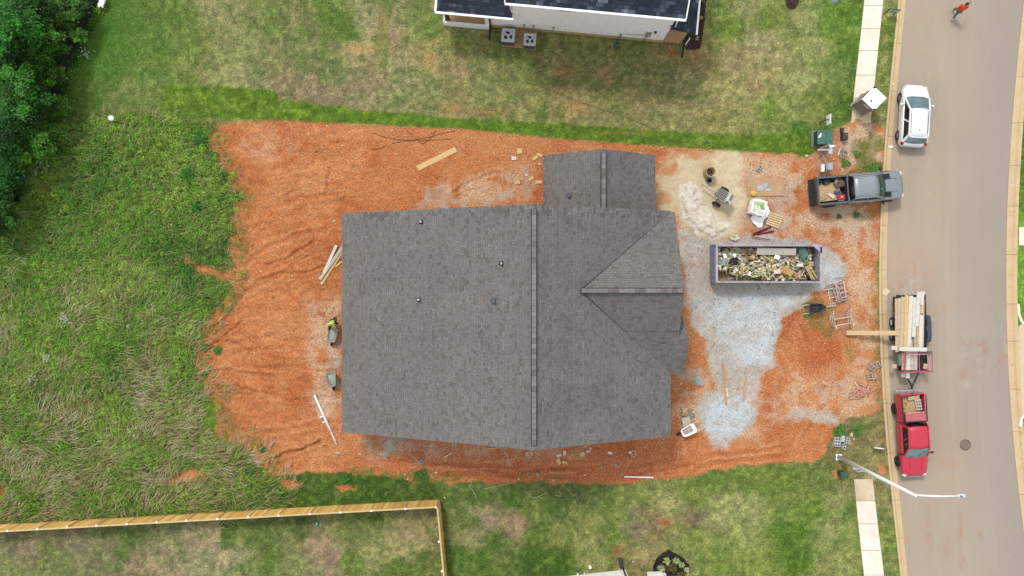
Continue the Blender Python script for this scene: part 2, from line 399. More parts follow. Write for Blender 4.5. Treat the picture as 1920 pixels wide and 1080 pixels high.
LAWN = {
 'A': [(200,20,75,115,45),(250,60,80,125,50),(300,30,95,125,60),(300,100,90,130,55),(180,120,75,125,50),(150,180,75,115,45),(235,170,130,140,80),(350,60,105,130,60),(420,20,150,145,95),(440,70,150,150,95),(400,130,140,140,85),(350,130,115,135,65),(450,150,155,150,100),
  (520,40,110,130,65),(560,30,135,130,85),(600,20,85,125,50),(640,50,70,115,45),(655,70,65,115,40),(680,30,150,150,105),(700,40,160,150,110),(720,60,172,145,110),(740,30,150,140,100),(770,30,130,140,80),(800,40,115,135,65),(560,100,125,130,80),(660,92,172,155,108),(690,90,172,155,108),(620,130,110,125,70),(500,120,140,140,90),(540,160,145,130,95),(600,170,150,130,100),(680,160,155,140,105),(760,130,150,145,100),(805,110,165,148,98),(850,80,140,140,80),(870,60,150,150,90),(860,120,160,140,100),(900,130,135,132,82),(900,170,140,140,85),(850,200,158,142,92),(800,170,130,135,85),
  (1000,130,128,130,72),(1100,120,126,128,74),(1060,135,146,132,82),(1130,140,146,132,84),(1200,130,130,130,78),(1250,130,132,130,80),(1000,170,150,145,90),(1080,200,160,146,94),(1150,190,148,142,86),(1200,180,152,140,92),(1300,170,155,145,98),(1260,105,150,135,85),(1310,108,150,135,85),(960,95,120,128,68),(1180,95,118,124,68),
  (1340,30,130,145,75),(1370,50,120,145,60),(1400,20,150,150,95),(1420,80,165,155,110),(1380,110,165,150,105),(1440,40,125,145,65),(1450,100,165,155,105),(1420,150,165,150,100),(1380,200,170,160,105),(1440,210,115,140,60),(1330,220,155,145,90),(1500,30,150,155,95),(1480,60,130,140,75),(1530,90,160,160,100),(1560,50,95,140,55),(1590,30,85,135,45),(1595,100,80,125,45),(1600,150,80,115,45),(1550,130,125,145,75),(1500,150,160,160,105),(1480,200,150,155,90),(1540,200,130,140,70),(1580,200,75,115,40),(1500,240,70,120,40),(1560,230,90,130,55),
  (1670,20,150,150,90),(1675,60,110,135,55),(1660,120,130,140,75),(1650,170,140,145,80),(1655,210,150,145,90),(1660,300,90,125,50),(1600,310,105,125,60)],
 'B': [(50,1030,145,130,100),(100,1060,120,130,75),(150,1010,135,125,92),(200,1030,140,130,95),(250,1060,150,130,100),(250,1010,85,112,55),(200,990,110,118,70),(320,1000,125,128,82),(380,1000,165,150,115),(400,1040,165,150,115),(300,1060,165,145,115),(380,1070,150,145,105),(20,1070,125,135,80),(10,1010,120,115,85),(230,1040,90,115,60)],
 'C': [(430,1000,78,112,46),(470,1020,95,120,55),(500,1000,88,115,52),(530,1010,115,120,70),(450,1060,110,130,70),(500,1050,95,125,55),(560,1060,140,140,85),(600,1020,165,140,110),(620,1050,160,135,110),(590,1060,150,140,100),(650,1000,115,125,65),(700,1000,130,135,75),(700,1040,155,150,95),(740,1020,165,155,105),(780,1010,175,155,115),(800,1000,150,140,90),(660,1060,100,125,55),(750,1060,90,120,50),(790,1040,80,110,45),(700,980,95,112,52),(560,985,88,108,52),(800,1060,110,125,60),(430,1040,165,155,115),(445,1045,150,145,105)],
 'D': [(450,940,75,105,45),(550,935,65,100,35),(700,930,60,98,32),(800,925,62,102,36),(840,930,90,115,55),(900,930,80,115,50),(870,980,115,130,70),(880,1000,150,145,100),(915,970,160,140,110),(930,1010,75,115,45),(960,940,70,105,40),(970,985,170,140,110),(1000,960,115,130,65),(1000,1000,90,120,50),(1040,950,85,110,55),(1100,930,100,120,65),(1100,980,140,145,80),(1050,1000,135,140,75),(1150,960,125,140,70),(1150,1010,90,125,50),(1000,1040,60,105,35),(1050,1060,55,105,30),(1100,1030,150,150,90),(1200,930,130,140,75),(1250,950,165,160,105),(1300,920,120,140,65),(1350,900,100,130,55),(1400,880,110,135,60),(1350,950,160,160,100),(1400,960,165,165,105),(1230,980,140,120,85),(1250,980,150,140,85),(1200,985,140,130,95),(1300,975,140,120,95),(1200,1040,165,150,100),(1160,1030,150,140,85),(1300,1010,135,150,75),(1350,1050,120,145,65),(1400,1000,150,155,90),(1420,1060,130,150,70),(1480,930,115,140,65),(1470,900,105,130,55),(1540,900,115,130,65),(1530,950,95,135,50),(1480,1000,70,120,35),(1500,1050,65,115,30),(1560,1000,150,155,95),(1570,950,150,150,95),(1590,1000,135,150,75),(1560,1060,145,150,85),(1600,960,110,130,60),(1640,920,150,140,90),(1660,960,140,135,85),(1665,1020,120,140,65),(1680,1060,130,140,75),(1600,840,140,128,84),(1650,810,152,134,90),(1620,800,128,128,72),(1640,850,146,134,88),(1590,820,140,124,84),(1655,835,156,138,94),(1585,870,130,120,70),(900,1060,80,118,45),(860,1050,85,120,50)],
 'E': [(1915,300,60,125,35),(1915,550,90,160,50),(1915,100,90,140,50),(1918,480,110,170,60)]}
def idw(x, y, pts):
    num = np.zeros((len(x), 3)); den = np.zeros(len(x))
    for (px, py, r, g, b) in pts:
        p = at(px, py)
        d2 = (x - p.x) ** 2 + (y - p.y) ** 2 + 0.02
        wgt = 1.0 / d2 ** 1.7
        num += wgt[:, None] * LIN((r + .36 * max(0, g - r - 8), g + 4, b + 5))[None]; den += wgt
    return num / den[:, None]
def lawn_color(x, y):
    wx = x + 1.3 * (vnoise(x, y, 1.6, 3, 4, .65) - .5); wy = y + 1.3 * (vnoise(x, y, 1.6, 4, 4, .65) - .5)
    px = 960 + x * F / H; py = 540 - y * F / H
    out = idw(wx, wy, LAWN['A'])
    inyard = poly_sd(x, y, P_YARD) < 0
    mD = (py > 760) & ~inyard
    edge = 413 + 6 * (vnoise(x, y, .5, 8, 2) - .5)
    mB = inyard & (px < edge + (py - 1000) * .04); mC = inyard & ~mB; mE = (px > 1880)
    for k_, m_ in (('B', mB), ('C', mC), ('D', mD), ('E', mE)):
        if m_.any(): out[m_] = idw(wx[m_], wy[m_], LAWN[k_])
    # mown lush strip along the lot
    sl = poly_sd(x + .15 * (vnoise(x, y, .4, 5) - .5), y + .25 * (vnoise(x, y, .5, 6) - .5), P_LUSH)
    sl = np.minimum(sl, poly_sd(x, y, P_STRIP2) - .15)
    k = (1 - sstep(-.12, .12, sl))[:, None]
    lush = LIN((98, 132, 42))[None] * (1 - .35 * (vnoise(x * .5, y * 2, .8, 9, 3)[:, None] - .5)) + np.array([.02, .02, .0])[None] * sstep(.5, .75, vnoise(x, y, 1.2, 10))[:, None]
    out = out * (1 - k) + lush * k
    # patchy thatch
    n1 = vnoise(x, y, .55, 12, 4, .7); n2 = vnoise(x, y, 2.2, 13, 3)
    tan = LIN((182, 172, 120)); grn = LIN((88, 122, 48))
    t = (sstep(.53, .75, n1) * .24 * (1 - .8 * k[:, 0]))[:, None]; g = (sstep(.53, .25, n1) * .5)[:, None]
    g = (sstep(.47, .27, n1) * .5)[:, None]
    t = t * (.25 + .75 * sstep(.5, .95, out[:, 0] / out[:, 1]))[:, None]
    out = out * (1 - t) + tan * t; out = out * (1 - g) + grn * g
    n4 = vnoise(x, y, .28, 16, 3, .65)[:, None]
    out = out * (1 + 1.1 * (n4 - .5)) + np.array([.03, .022, .008])[None] * sstep(.58, .75, n4)
    pxg = 960 + x * F / H; pyg = 540 - y * F / H
    gk_ = sstep(350, 200, pxg + .4 * (pyg - 100)) * sstep(215, 190, pyg) * (.35 + .65 * sstep(.35, .6, vnoise(x, y, 1.1, 18, 4)))
    out = out + (LIN((84, 128, 44)) - out) * (gk_ * .75)[:, None]
    # mowing streaks in the upper lawn
    st = sstep(.55, .7, vnoise(x * .6, y * 4, .9, 15, 2)) * (poly_sd(x, y, W([(780, 140), (1300, 150), (1400, 240), (700, 205)])) < 0) * .25
    out = out * (1 - st[:, None]) + LIN((96, 118, 52)) * st[:, None]
    sv = sstep(.48, .62, vnoise(x * 3.2, y * .22, 1.6, 17, 2)) * np.exp(-((x + 9) / 7.5) ** 4) * sstep(14.2, 15.6, y) * .5
    out = out + (LIN((104, 132, 56)) - out) * sv[:, None]
    return out
def warp(x, y, a=.5, s=.9, seed=20):
    return x + a * 2 * (vnoise(x, y, s, seed, 4, .6) - .5), y + a * 2 * (vnoise(x, y, s, seed + 1, 4, .6) - .5)
def road_sd(x, y):
    """>0 inside the street corridor"""
    px = 960 + x * F / H; py = 540 - y * F / H
    return np.minimum(px - kerb_l(py), kerb_r(py) - px) * H / F
def zones(x, y):
    wx, wy = warp(x, y, .35, .8)
    px = 960 + x * F / H
    sd = poly_sd(wx, wy, P_DIRT)
    sdn = poly_sd(x + .1 * (vnoise(x, y, .3, 30) - .5), y + .1 * (vnoise(x, y, .3, 31) - .5), P_DIRT)
    top = (y > 9.0) & (px > 440) & (px < 1530)
    sd = np.where(top, sdn, sd)
    for p in P_DIRT2: sd = np.minimum(sd, poly_sd(wx, wy, p))
    dirt = 1 - sstep(np.where(px < 520, -.35, -.08), np.where(px < 520, .3, .12), sd)
    ww = warp(x, y, .8, 1.2, 40)
    grav = np.zeros_like(x)
    for p, s in P_GRAVEL: grav = np.maximum(grav, s * (1 - sstep(-.3, .35, poly_sd(ww[0], ww[1], p))))
    pale = np.zeros_like(x)
    for p, s in P_PALE: pale = np.maximum(pale, s * (1 - sstep(-.8, .5, poly_sd(ww[0], ww[1], p))))
    sand = 1 - sstep(-.5, .35, poly_sd(ww[0], ww[1], P_SAND))
    mead = 1 - sstep(-.5, .45, poly_sd(*warp(x, y, .55, .55, 50), P_MEADOW))
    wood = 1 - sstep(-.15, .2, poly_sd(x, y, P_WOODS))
    mead = np.minimum(mead, sstep(-.12, .12, poly_sd(*warp(x, y, .1, .4, 51), P_STRIP2)))
    return dirt, grav, sand, pale, mead, wood
PILES = [(at(1300, 362), .75, .55), (at(1309, 395), .9, .5), (at(1322, 425), 1.0, .62), (at(1342, 436), .8, .42), (at(1286, 376), .5, .25)]
def gz(x, y, zn=None):
    x = np.atleast_1d(np.asarray(x, float)); y = np.atleast_1d(np.asarray(y, float))
    dirt, grav, sand = (zn or zones(x, y))[:3]
    z = .05 * (vnoise(x, y, 3.0, 60, 3) - .5)
    z += dirt * (.13 * (vnoise(x, y, 1.1, 61, 5, .62) - .5) * (1 - .75 * grav))
    lft = dirt * sstep(-8, -12, x) * (1 - grav)
    ax = x + .5 * vnoise(x, y, 2.0, 66); 
    z += lft * .16 * (np.abs(vnoise(ax * .35 + y * .12, y, .55, 62, 3) - .5) * 2 - .5)
    wx, wy = warp(x, y, .22, .7, 63)
    for p, wd, dp in GULLY:
        d = line_d(wx, wy, p); z -= 1.2 * dirt * dp * np.exp(-(d / wd) ** 2); z += dirt * dp * .6 * np.exp(-((d - wd * 2.2) / (wd * 1.3)) ** 2)
    twx, twy = warp(x, y, .16, .9, 99)
    for p in TR2:
        d = line_d(twx, twy, p); z += dirt * sstep(.36, .62, vnoise(x, y, 1.6, 143, 3)) * (-.05 * np.exp(-(d / .13) ** 2) + .03 * np.exp(-((d - .30) / .13) ** 2))
    for p in TRACKS:
        d = line_d(x, y, p); z -= dirt * .035 * np.exp(-(d / .16) ** 4)
    z += .22 * dirt * np.exp(-(line_d(wx, wy, W([(1455, 640), (1462, 600), (1475, 575), (1515, 557)])) / .55) ** 2)
    z += sand * .07 * (vnoise(x * 1.0, y * 1.8, .5, 64, 4, .6) - .4)
    rs = road_sd(x, y)
    z = np.where(rs > .04, -.34, z * sstep(-.02, -.7, rs) - 0.0)
    return z
def gz1(x, y): return float(gz(x, y)[0])
def gp(px, py, dz=0.0):
    p = at(px, py); p.z = gz1(p.x, p.y) + dz
    return p

fx = np.arange(-36.0, 37.01, .085); fy = np.arange(-20.6, 20.61, .085)
gx = np.concatenate(([-1200, -500, -200, -100, -60], np.arange(-46, -36.2, .8), fx, np.arange(37.6, 48, .8), [60, 100, 200, 500, 1200]))
gy = np.concatenate(([-1200, -500, -200, -100, -50], np.arange(-32, -20.9, .6), fy, np.arange(21.1, 32, .6), [50, 100, 200, 500, 1200]))
s0_ = H / F
GX, GY = np.meshgrid(gx, gy, indexing='ij')
X = GX.ravel(); Y = GY.ravel()
zn = zones(X, Y)
dirt, grav, sand, pale, mead, wood = zn
Z = gz(X, Y, zn)
far = sstep(38, 60, np.maximum(np.abs(X), np.abs(Y) * 1.6))
Z = Z * (1 - far)
col = lawn_color(X, Y)
col = col + (LIN((122, 142, 72)) - col) * (sstep(36, 44, np.maximum(np.abs(X) - 1, np.abs(Y) * 1.75))[:, None])
soil = LIN((84, 100, 44))[None] * (1 + .9 * (vnoise(X, Y, .7, 70, 4)[:, None] - .5))
straw = LIN((128, 112, 70))[None] * np.ones((len(X), 1))
s_k = (sstep(.45, .7, vnoise(X, Y, 1.3, 71, 3)) * sstep(2, -9, Y))[:, None]
soil = soil * (1 - .7 * s_k) + straw * .7 * s_k
red = .45 * (sstep(.64, .78, vnoise(X, Y, 1.0, 72, 4)) * sstep(-30, -22, X + .2 * Y))[:, None]
soil = soil * (1 - red) + LIN((176, 106, 66))[None] * red
k = mead[:, None]; col = col * (1 - k) + soil * k
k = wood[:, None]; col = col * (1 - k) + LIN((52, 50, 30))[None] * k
for bx, by, rx_, ry_, cc_, ss_ in ((1262, 98, 14, 7, (176, 96, 60), .9), (1306, 108, 10, 7, (168, 112, 78), .7), (1248, 980, 11, 6, (188, 84, 50), 1.0), (1158, 1032, 12, 12, (166, 104, 70), .8), (1236, 972, 16, 20, (176, 128, 84), .4), (672, 92, 34, 9, (196, 158, 110), .8), (805, 110, 14, 12, (196, 152, 104), .8), (1058, 133, 18, 10, (176, 132, 88), .7), (1135, 138, 22, 10, (166, 136, 96), .7), (1078, 200, 26, 16, (190, 148, 100), .8), (850, 204, 18, 10, (186, 140, 92), .7), (915, 210, 40, 6, (186, 136, 92), .6), (720, 40, 8, 40, (186, 150, 110), .5), (1300, 978, 14, 7, (130, 100, 80), .6), (1192, 985, 20, 6, (150, 132, 100), .6), (1020, 110, 10, 6, (176, 140, 100), .4), (975, 985, 8, 14, (182, 146, 116), .7), (888, 1000, 24, 10, (170, 158, 112), .6), (918, 970, 8, 14, (170, 146, 120), .7), (605, 1030, 24, 26, (172, 146, 116), .5), (1180, 250, 90, 4, (176, 136, 92), .5)):
    q_ = at(bx, by); dd_ = ((X - q_.x) / (rx_ * s0_)) ** 2 + ((Y - q_.y) / (ry_ * s0_)) ** 2
    kk_ = np.clip(ss_ * 1.3 * np.exp(-dd_ * .8) - .5 * vnoise(X, Y, .4, 95, 4, .7) * (dd_ > .05), 0, 1)[:, None]
    col = col + (LIN(cc_) - col) * kk_
# clay
n1 = vnoise(X, Y, 1.8, 80, 5, .6)[:, None]; n2 = vnoise(X, Y, .45, 81, 4, .65)[:, None]; n3 = vnoise(X * .5, Y * 1.4, 3.5, 82, 3)[:, None]
clay = LIN((203, 129, 82))[None] * np.ones((len(X), 1))
clay = clay + (LIN((184, 102, 58)) - clay) * sstep(.5, .72, n1) * .6
clay = clay + (LIN((220, 166, 116)) - clay) * sstep(.50, .74, n2) * .28
clay = clay + (LIN((212, 152, 104)) - clay) * sstep(.48, .68, n3) * .5
redk = (sstep(-9.5, -11.5, Y) * sstep(-14, -9, X) * sstep(16, 8, X))[:, None]
clay = clay + (LIN((192, 114, 78)) - clay) * redk * .5  # darker red band of clay south of the house
dk = np.zeros_like(X)
for p in (W([(1440, 600), (1475, 560), (1500, 590), (1480, 640), (1455, 640)]), W([(1425, 760), (1455, 730), (1465, 800), (1430, 810)]), W([(1632, 440), (1642, 440), (1642, 515), (1632, 515)]), W([(588, 545), (598, 545), (600, 585), (588, 590)]), W([(1490, 600), (1560, 610), (1580, 680), (1500, 690)]), W([(1540, 380), (1580, 395), (1570, 415), (1540, 410)])):
    dk = np.maximum(dk, 1 - sstep(-.3, .3, poly_sd(*warp(X, Y, .3, .8, 83), p)))
clay = clay + (LIN((186, 100, 60)) - clay) * (dk * .75)[:, None]
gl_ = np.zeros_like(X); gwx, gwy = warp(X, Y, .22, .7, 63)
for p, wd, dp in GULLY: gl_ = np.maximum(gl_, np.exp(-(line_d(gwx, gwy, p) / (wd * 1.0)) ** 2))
clay = clay + (LIN((166, 90, 52)) - clay) * (gl_ * .5 * sstep(.3, .6, vnoise(X, Y, .5, 98, 3)))[:, None]  # gully floors darkened: weak relief shade strengthened in the colour
swl = (sstep(.50, .62, vnoise(X * .38 + Y * .10, Y * 1.25 + .25 * X * sstep(-12, -20, X), 1.25, 96, 4, .6)) * sstep(-9.5, -12.5, X))[:, None]
clay = clay + (LIN((178, 102, 62)) - clay) * swl * .4
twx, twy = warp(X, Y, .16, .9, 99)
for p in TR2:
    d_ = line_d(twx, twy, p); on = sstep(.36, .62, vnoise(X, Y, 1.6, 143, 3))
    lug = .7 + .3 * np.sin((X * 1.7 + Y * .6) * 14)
    clay = clay + (LIN((172, 94, 56)) - clay) * (.42 * np.exp(-(d_ / .13) ** 2) * on * lug)[:, None]  # shade of the track floors put into the clay colour
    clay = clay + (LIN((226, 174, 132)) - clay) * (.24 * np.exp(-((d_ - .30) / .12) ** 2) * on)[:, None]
k = pale[:, None] * sstep(.32, .6, vnoise(X, Y, .9, 84, 4, .65))[:, None]
clay = clay + (LIN((220, 196, 166)) - clay) * np.clip(k * 1.1, 0, .8)
gk = np.clip(grav * 1.35 - .75 * (vnoise(X, Y, .35, 97, 4, .75) - .35) - .55 * sstep(.45, .7, vnoise(X, Y, .8, 85, 4, .65)) * (1.15 - grav), 0, 1)[:, None]
bl_ = np.zeros_like(X)
for p_ in ([(1305, 580), (1345, 560), (1440, 545), (1486, 560), (1458, 604), (1448, 640), (1446, 690), (1400, 690), (1352, 640)], [(1312, 770), (1345, 745), (1400, 745), (1415, 770), (1396, 806), (1350, 828), (1325, 812)], [(1400, 545), (1560, 540), (1580, 510), (1540, 480), (1545, 530)]):
    bl_ = np.maximum(bl_, 1 - sstep(-.6, .7, poly_sd(*warp(X, Y, .9, 1.1, 140), W(p_))))
bl_ = np.clip(bl_ - .75 * sstep(.46, .70, vnoise(X, Y, .6, 141, 4)), 0, 1)[:, None]
gcol = LIN((198, 191, 180))[None] * (1 + .3 * (vnoise(X, Y, .9, 142, 4)[:, None] - .5)); gcol = gcol + (LIN((207, 215, 218)) - gcol) * bl_
gcol = gcol + (LIN((186, 156, 128)) - gcol) * (sstep(.50, .72, vnoise(X, Y, .7, 87, 4)) * sstep(17, 11.5, X + .5 * np.abs(Y - 2)))[:, None] * .8
clay = clay + (gcol - clay) * gk
scol = LIN((224, 206, 172))[None] * (1 + .25 * (vnoise(X, Y, .8, 88, 4)[:, None] - .5))
so = (sstep(.5, .7, vnoise(X, Y, 1.0, 89, 4)) * sstep(14.6, 11.5, X) * sstep(4, 6.5, Y))[:, None]
scol = scol + (LIN((206, 150, 104)) - scol) * so
sk = sand[:, None]; clay = clay + (scol - clay) * sk
# sparse weeds greening the clay edge by the kerb and cinder blocks
gr = np.zeros_like(X)
for p, s in (([(1565, 785), (1655, 790), (1660, 860), (1555, 860)], .95), ([(1590, 262), (1656, 250), (1655, 330), (1590, 330)], .8), ([(1600, 395), (1650, 390), (1648, 420), (1605, 415)], .6), ([(1638, 500), (1649, 500), (1652, 760), (1640, 760)], .8), ([(1515, 560), (1540, 550), (1580, 600), (1560, 640), (1520, 620)], .6), ([(1580, 640), (1600, 620), (1610, 680), (1590, 690)], .6), ([(960, 880), (1100, 890), (1100, 910), (960, 910)], .5), ([(650, 880), (860, 890), (860, 905), (650, 905)], .9)):
    gr = np.maximum(gr, s * (1 - sstep(-.4, .4, poly_sd(*warp(X, Y, .7, .8, 90), W(p)))))
gr = np.clip(gr * 1.6 - 1.0 * vnoise(X, Y, .6, 91, 4), 0, 1)[:, None]
clay = clay + (LIN((120, 124, 64)) - clay) * gr
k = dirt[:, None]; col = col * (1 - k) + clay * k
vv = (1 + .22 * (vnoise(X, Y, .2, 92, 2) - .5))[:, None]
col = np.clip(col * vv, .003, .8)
nx, ny = len(gx), len(gy)
I = np.arange(nx * ny).reshape(nx, ny)
Q = np.stack([I[:-1, :-1].ravel(), I[1:, :-1].ravel(), I[1:, 1:].ravel(), I[:-1, 1:].ravel()], 1)

m, n, l, b = new_mat('ground')
tc = n.new('ShaderNodeTexCoord'); ob = tc.outputs['Object']
at_ = n.new('ShaderNodeAttribute'); at_.attribute_name = 'tint'
aw = n.new('ShaderNodeAttribute'); aw.attribute_name = 'zone'
sp = n.new('ShaderNodeSeparateColor'); l.new(aw.outputs['Color'], sp.inputs[0])
wd_, wg_, ws_ = sp.outputs[0], sp.outputs[1], sp.outputs[2]
f1 = noise_tex(n, l, ob, 9.0, 4, .7); f2 = noise_tex(n, l, ob, 26.0, 3, .65); f3 = noise_tex(n, l, ob, 3.2, 4, .6)
c0 = mixc(n, l, 1.0, at_.outputs['Color'], ramp(n, l, f1, [(.28, (.44, .43, .40)), (.5, (1, 1, 1)), (.72, (1.6, 1.55, 1.48))]), 'MULTIPLY')
c0 = mixc(n, l, .75, c0, ramp(n, l, f2, [(.3, (.62, .62, .6)), (.5, (1, 1, 1)), (.72, (1.4, 1.38, 1.34))]), 'MULTIPLY')
# clay: pebbles and clods
vo = n.new('ShaderNodeTexVoronoi'); vo.inputs['Scale'].default_value = 9.0; l.new(ob, vo.inputs['Vector'])
pb = ramp(n, l, vo.outputs['Distance'], [(.13, (1, 1, 1)), (.24, (0, 0, 0))])
pk = ramp(n, l, vo.outputs['Color'], [(.42, (0, 0, 0)), (.48, (1, 1, 1))])
pm = math_n(n, l, 'MULTIPLY', pb, pk)
vo2 = n.new('ShaderNodeTexVoronoi'); vo2.inputs['Scale'].default_value = 3.0; l.new(ob, vo2.inputs['Vector'])
pb2 = ramp(n, l, vo2.outputs['Distance'], [(.10, (1, 1, 1)), (.17, (0, 0, 0))])
pk2 = ramp(n, l, vo2.outputs['Color'], [(.66, (0, 0, 0)), (.7, (1, 1, 1))])
pm = math_n(n, l, 'MAXIMUM', pm, math_n(n, l, 'MULTIPLY', pb2, pk2))
dens = ramp(n, l, f3, [(.42, (.1, .1, .1)), (.6, (1, 1, 1))])
pmd = math_n(n, l, 'MULTIPLY', math_n(n, l, 'MULTIPLY', pm, dens), wd_)
pmd = math_n(n, l, 'MULTIPLY', pmd, math_n(n, l, 'SUBTRACT', 1.0, ws_, True))
pmd = math_n(n, l, 'MULTIPLY', pmd, .8)
c1 = mixc(n, l, pmd, c0, srgb(244, 202, 152))
c1 = mixc(n, l, math_n(n, l, 'MULTIPLY', ws_, .7), c1, at_.outputs['Color'])
# gravel speckle
c1 = mixc(n, l, math_n(n, l, 'MULTIPLY', wg_, .6), c1, at_.outputs['Color'])
vg = n.new('ShaderNodeTexVoronoi'); vg.inputs['Scale'].default_value = 17.0; l.new(ob, vg.inputs['Vector'])
sg = n.new('ShaderNodeSeparateColor'); l.new(vg.outputs['Color'], sg.inputs[0])
gs = ramp(n, l, sg.outputs[0], [(0, (.70, .71, .72)), (.3, (.98, .98, .98)), (1, (1.14, 1.14, 1.14))])
c2 = mixc(n, l, wg_, c1, mixc(n, l, .9, c1, gs, 'MULTIPLY'))
l.new(c2, b.inputs['Base Color'])
b.inputs['Roughness'].default_value = .95; b.inputs['Specular IOR Level'].default_value = .1
hh = math_n(n, l, 'ADD', math_n(n, l, 'MULTIPLY', f1, .6), math_n(n, l, 'MULTIPLY', f2, .4))
hh = math_n(n, l, 'ADD', hh, math_n(n, l, 'MULTIPLY', pmd, .6))
bump(n, l, b, hh, .75, .05)
M_GROUND = m
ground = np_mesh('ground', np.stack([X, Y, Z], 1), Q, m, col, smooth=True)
za = ground.data.attributes.new('zone', 'FLOAT_COLOR', 'POINT')
zc = np.ones((len(X), 4), np.float32); zc[:, 0] = dirt * (1 - .9 * gk[:, 0]); zc[:, 1] = dirt * gk[:, 0]; zc[:, 2] = dirt * sand
za.data.foreach_set('color', zc.ravel())
tag(ground, kind='structure')

# ------------------------------------------------------------------ road
py_ = np.arange(-600, 1700, 3.2)
NX = 84
xl = road_l(py_) - 1; xr = road_r(py_) + 1
T = np.linspace(0, 1, NX)
PX = xl[:, None] * (1 - T) + xr[:, None] * T; PY = np.repeat(py_[:, None], NX, 1)
s_ = H / F
RX = ((PX - 960) * s_).ravel(); RY = ((540 - PY) * s_).ravel(); Tr = np.repeat(T[None], len(py_), 0).ravel()
RZ = -.135 + .09 * (1 - (2 * Tr - 1) ** 2) - .02
rc = LIN((187, 172, 155))[None] * np.ones((len(RX), 1))
rc = rc * (1 + .10 * (vnoise(RX * 3, RY * .25, 2.0, 100, 3)[:, None] - .5)) * (1 + .10 * (vnoise(RX, RY, 2.5, 101, 4)[:, None] - .5))
rc = rc + (LIN((168, 158, 152)) - rc) * sstep(.35, .95, Tr)[:, None] * .5
lines = np.zeros_like(RX)
for t0, s0 in ((.26, .4), (.5, .3), (.43, .15), (.74, .2)):
    lines = np.maximum(lines, s0 * np.exp(-(((Tr - t0) * 7.6 + .05 * (vnoise(RY, RX, 1.5, 102) - .5)) / .05) ** 2) * sstep(.35, .6, vnoise(RX, RY * .4, 2.0, 103)))
rc = rc + (LIN((206, 192, 170)) - rc) * lines[:, None]
def blot(px, py, rx, ry, colr, s, seed):
    global rc
    p = at(px, py); dx = (RX - p.x) / (rx * s_); dy = (RY - p.y) / (ry * s_)
    kk = .5 * s * np.exp(-(dx ** 2 + dy ** 2)) * sstep(.3, .65, vnoise(RX, RY, .35, seed, 4, .7))
    rc = rc + (LIN(colr) - rc) * np.clip(kk, 0, 1)[:, None]
for i, (a, b2, rx, ry, cl, s0) in enumerate([(1682, 300, 12, 60, (206, 180, 150), .8), (1676, 480, 12, 90, (210, 176, 142), .9), (1690, 580, 16, 60, (206, 172, 138), .7), (1690, 960, 14, 60, (204, 174, 146), .7), (1720, 505, 35, 40, (200, 160, 125), .7), (1700, 470, 20, 60, (196, 176, 150), .6), (1705, 555, 25, 40, (225, 215, 205), .8), (1770, 582, 10, 14, (205, 155, 120), .8),
     (1832, 645, 16, 8, (176, 96, 62), 1.0), (1846, 655, 8, 8, (170, 90, 60), 1.0), (1813, 702, 16, 9, (190, 120, 85), 1.0), (1812, 720, 8, 8, (220, 205, 195), .9), (1880, 676, 10, 16, (190, 130, 100), .7), (1800, 640, 30, 6, (190, 130, 100), .5),
     (1742, 985, 7, 45, (190, 130, 100), .8), (1803, 995, 5, 45, (190, 120, 90), .8), (1806, 1056, 6, 10, (176, 84, 50), 1.0), (1775, 1025, 8, 20, (186, 128, 100), .7), (1704, 1010, 12, 12, (205, 165, 135), .8), (1838, 1004, 5, 5, (184, 110, 80), .9), (1780, 860, 30, 40, (194, 158, 128), .5), (1760, 800, 14, 40, (194, 158, 128), .4), (1815, 655, 60, 60, (200, 190, 178), .3), (1715, 10, 25, 60, (196, 170, 145), .5), (1860, 930, 10, 90, (172, 164, 162), .5), (1745, 300, 6, 300, (196, 182, 160), .5), (1890, 660, 5, 30, (205, 198, 190), .8), (1845, 350, 5, 5, (214, 130, 110), .5), (1780, 318, 6, 6, (206, 140, 120), .5)]):
    blot(a, b2, rx, ry, cl, min(1, s0 * 1.8) if cl[0] > 192 else s0, 110 + i)
nr = len(py_); I = np.arange(nr * NX).reshape(nr, NX)
Q = np.stack([I[:-1, :-1].ravel(), I[1:, :-1].ravel(), I[1:, 1:].ravel(), I[:-1, 1:].ravel()], 1)
m, n, l, b = new_mat('asphalt')
tc = n.new('ShaderNodeTexCoord'); ob = tc.outputs['Object']
a_ = n.new('ShaderNodeAttribute'); a_.attribute_name = 'tint'
f1 = noise_tex(n, l, ob, 60, 3, .7); f2 = noise_tex(n, l, ob, 14, 4, .6)
c = mixc(n, l, .8, a_.outputs['Color'], ramp(n, l, f1, [(.3, (.78, .78, .78)), (.7, (1.2, 1.2, 1.2))]), 'MULTIPLY')
c = mixc(n, l, .5, c, ramp(n, l, f2, [(.3, (.85, .85, .85)), (.7, (1.12, 1.12, 1.12))]), 'MULTIPLY')
vo = n.new('ShaderNodeTexVoronoi'); vo.inputs['Scale'].default_value = 5; l.new(ob, vo.inputs['Vector'])
c = mixc(n, l, math_n(n, l, 'MULTIPLY', ramp(n, l, vo.outputs['Distance'], [(.07, (1, 1, 1)), (.11, (0, 0, 0))]), ramp(n, l, vo.outputs['Color'], [(.72, (0, 0, 0)), (.78, (.5, .5, .5))])), c, srgb(222, 212, 198))
l.new(c, b.inputs['Base Color']); b.inputs['Roughness'].default_value = .9; b.inputs['Specular IOR Level'].default_value = .25
bump(n, l, b, f1, .35, .01)
road = np_mesh('road', np.stack([RX, RY, RZ], 1), Q, m, np.clip(rc, .01, .8), smooth=True); tag(road, kind='structure')
def road_z(px, py):
    t = (px - road_l(py)) / (road_r(py) - road_l(py)); return float(-.155 + .09 * (1 - (2 * t - 1) ** 2))

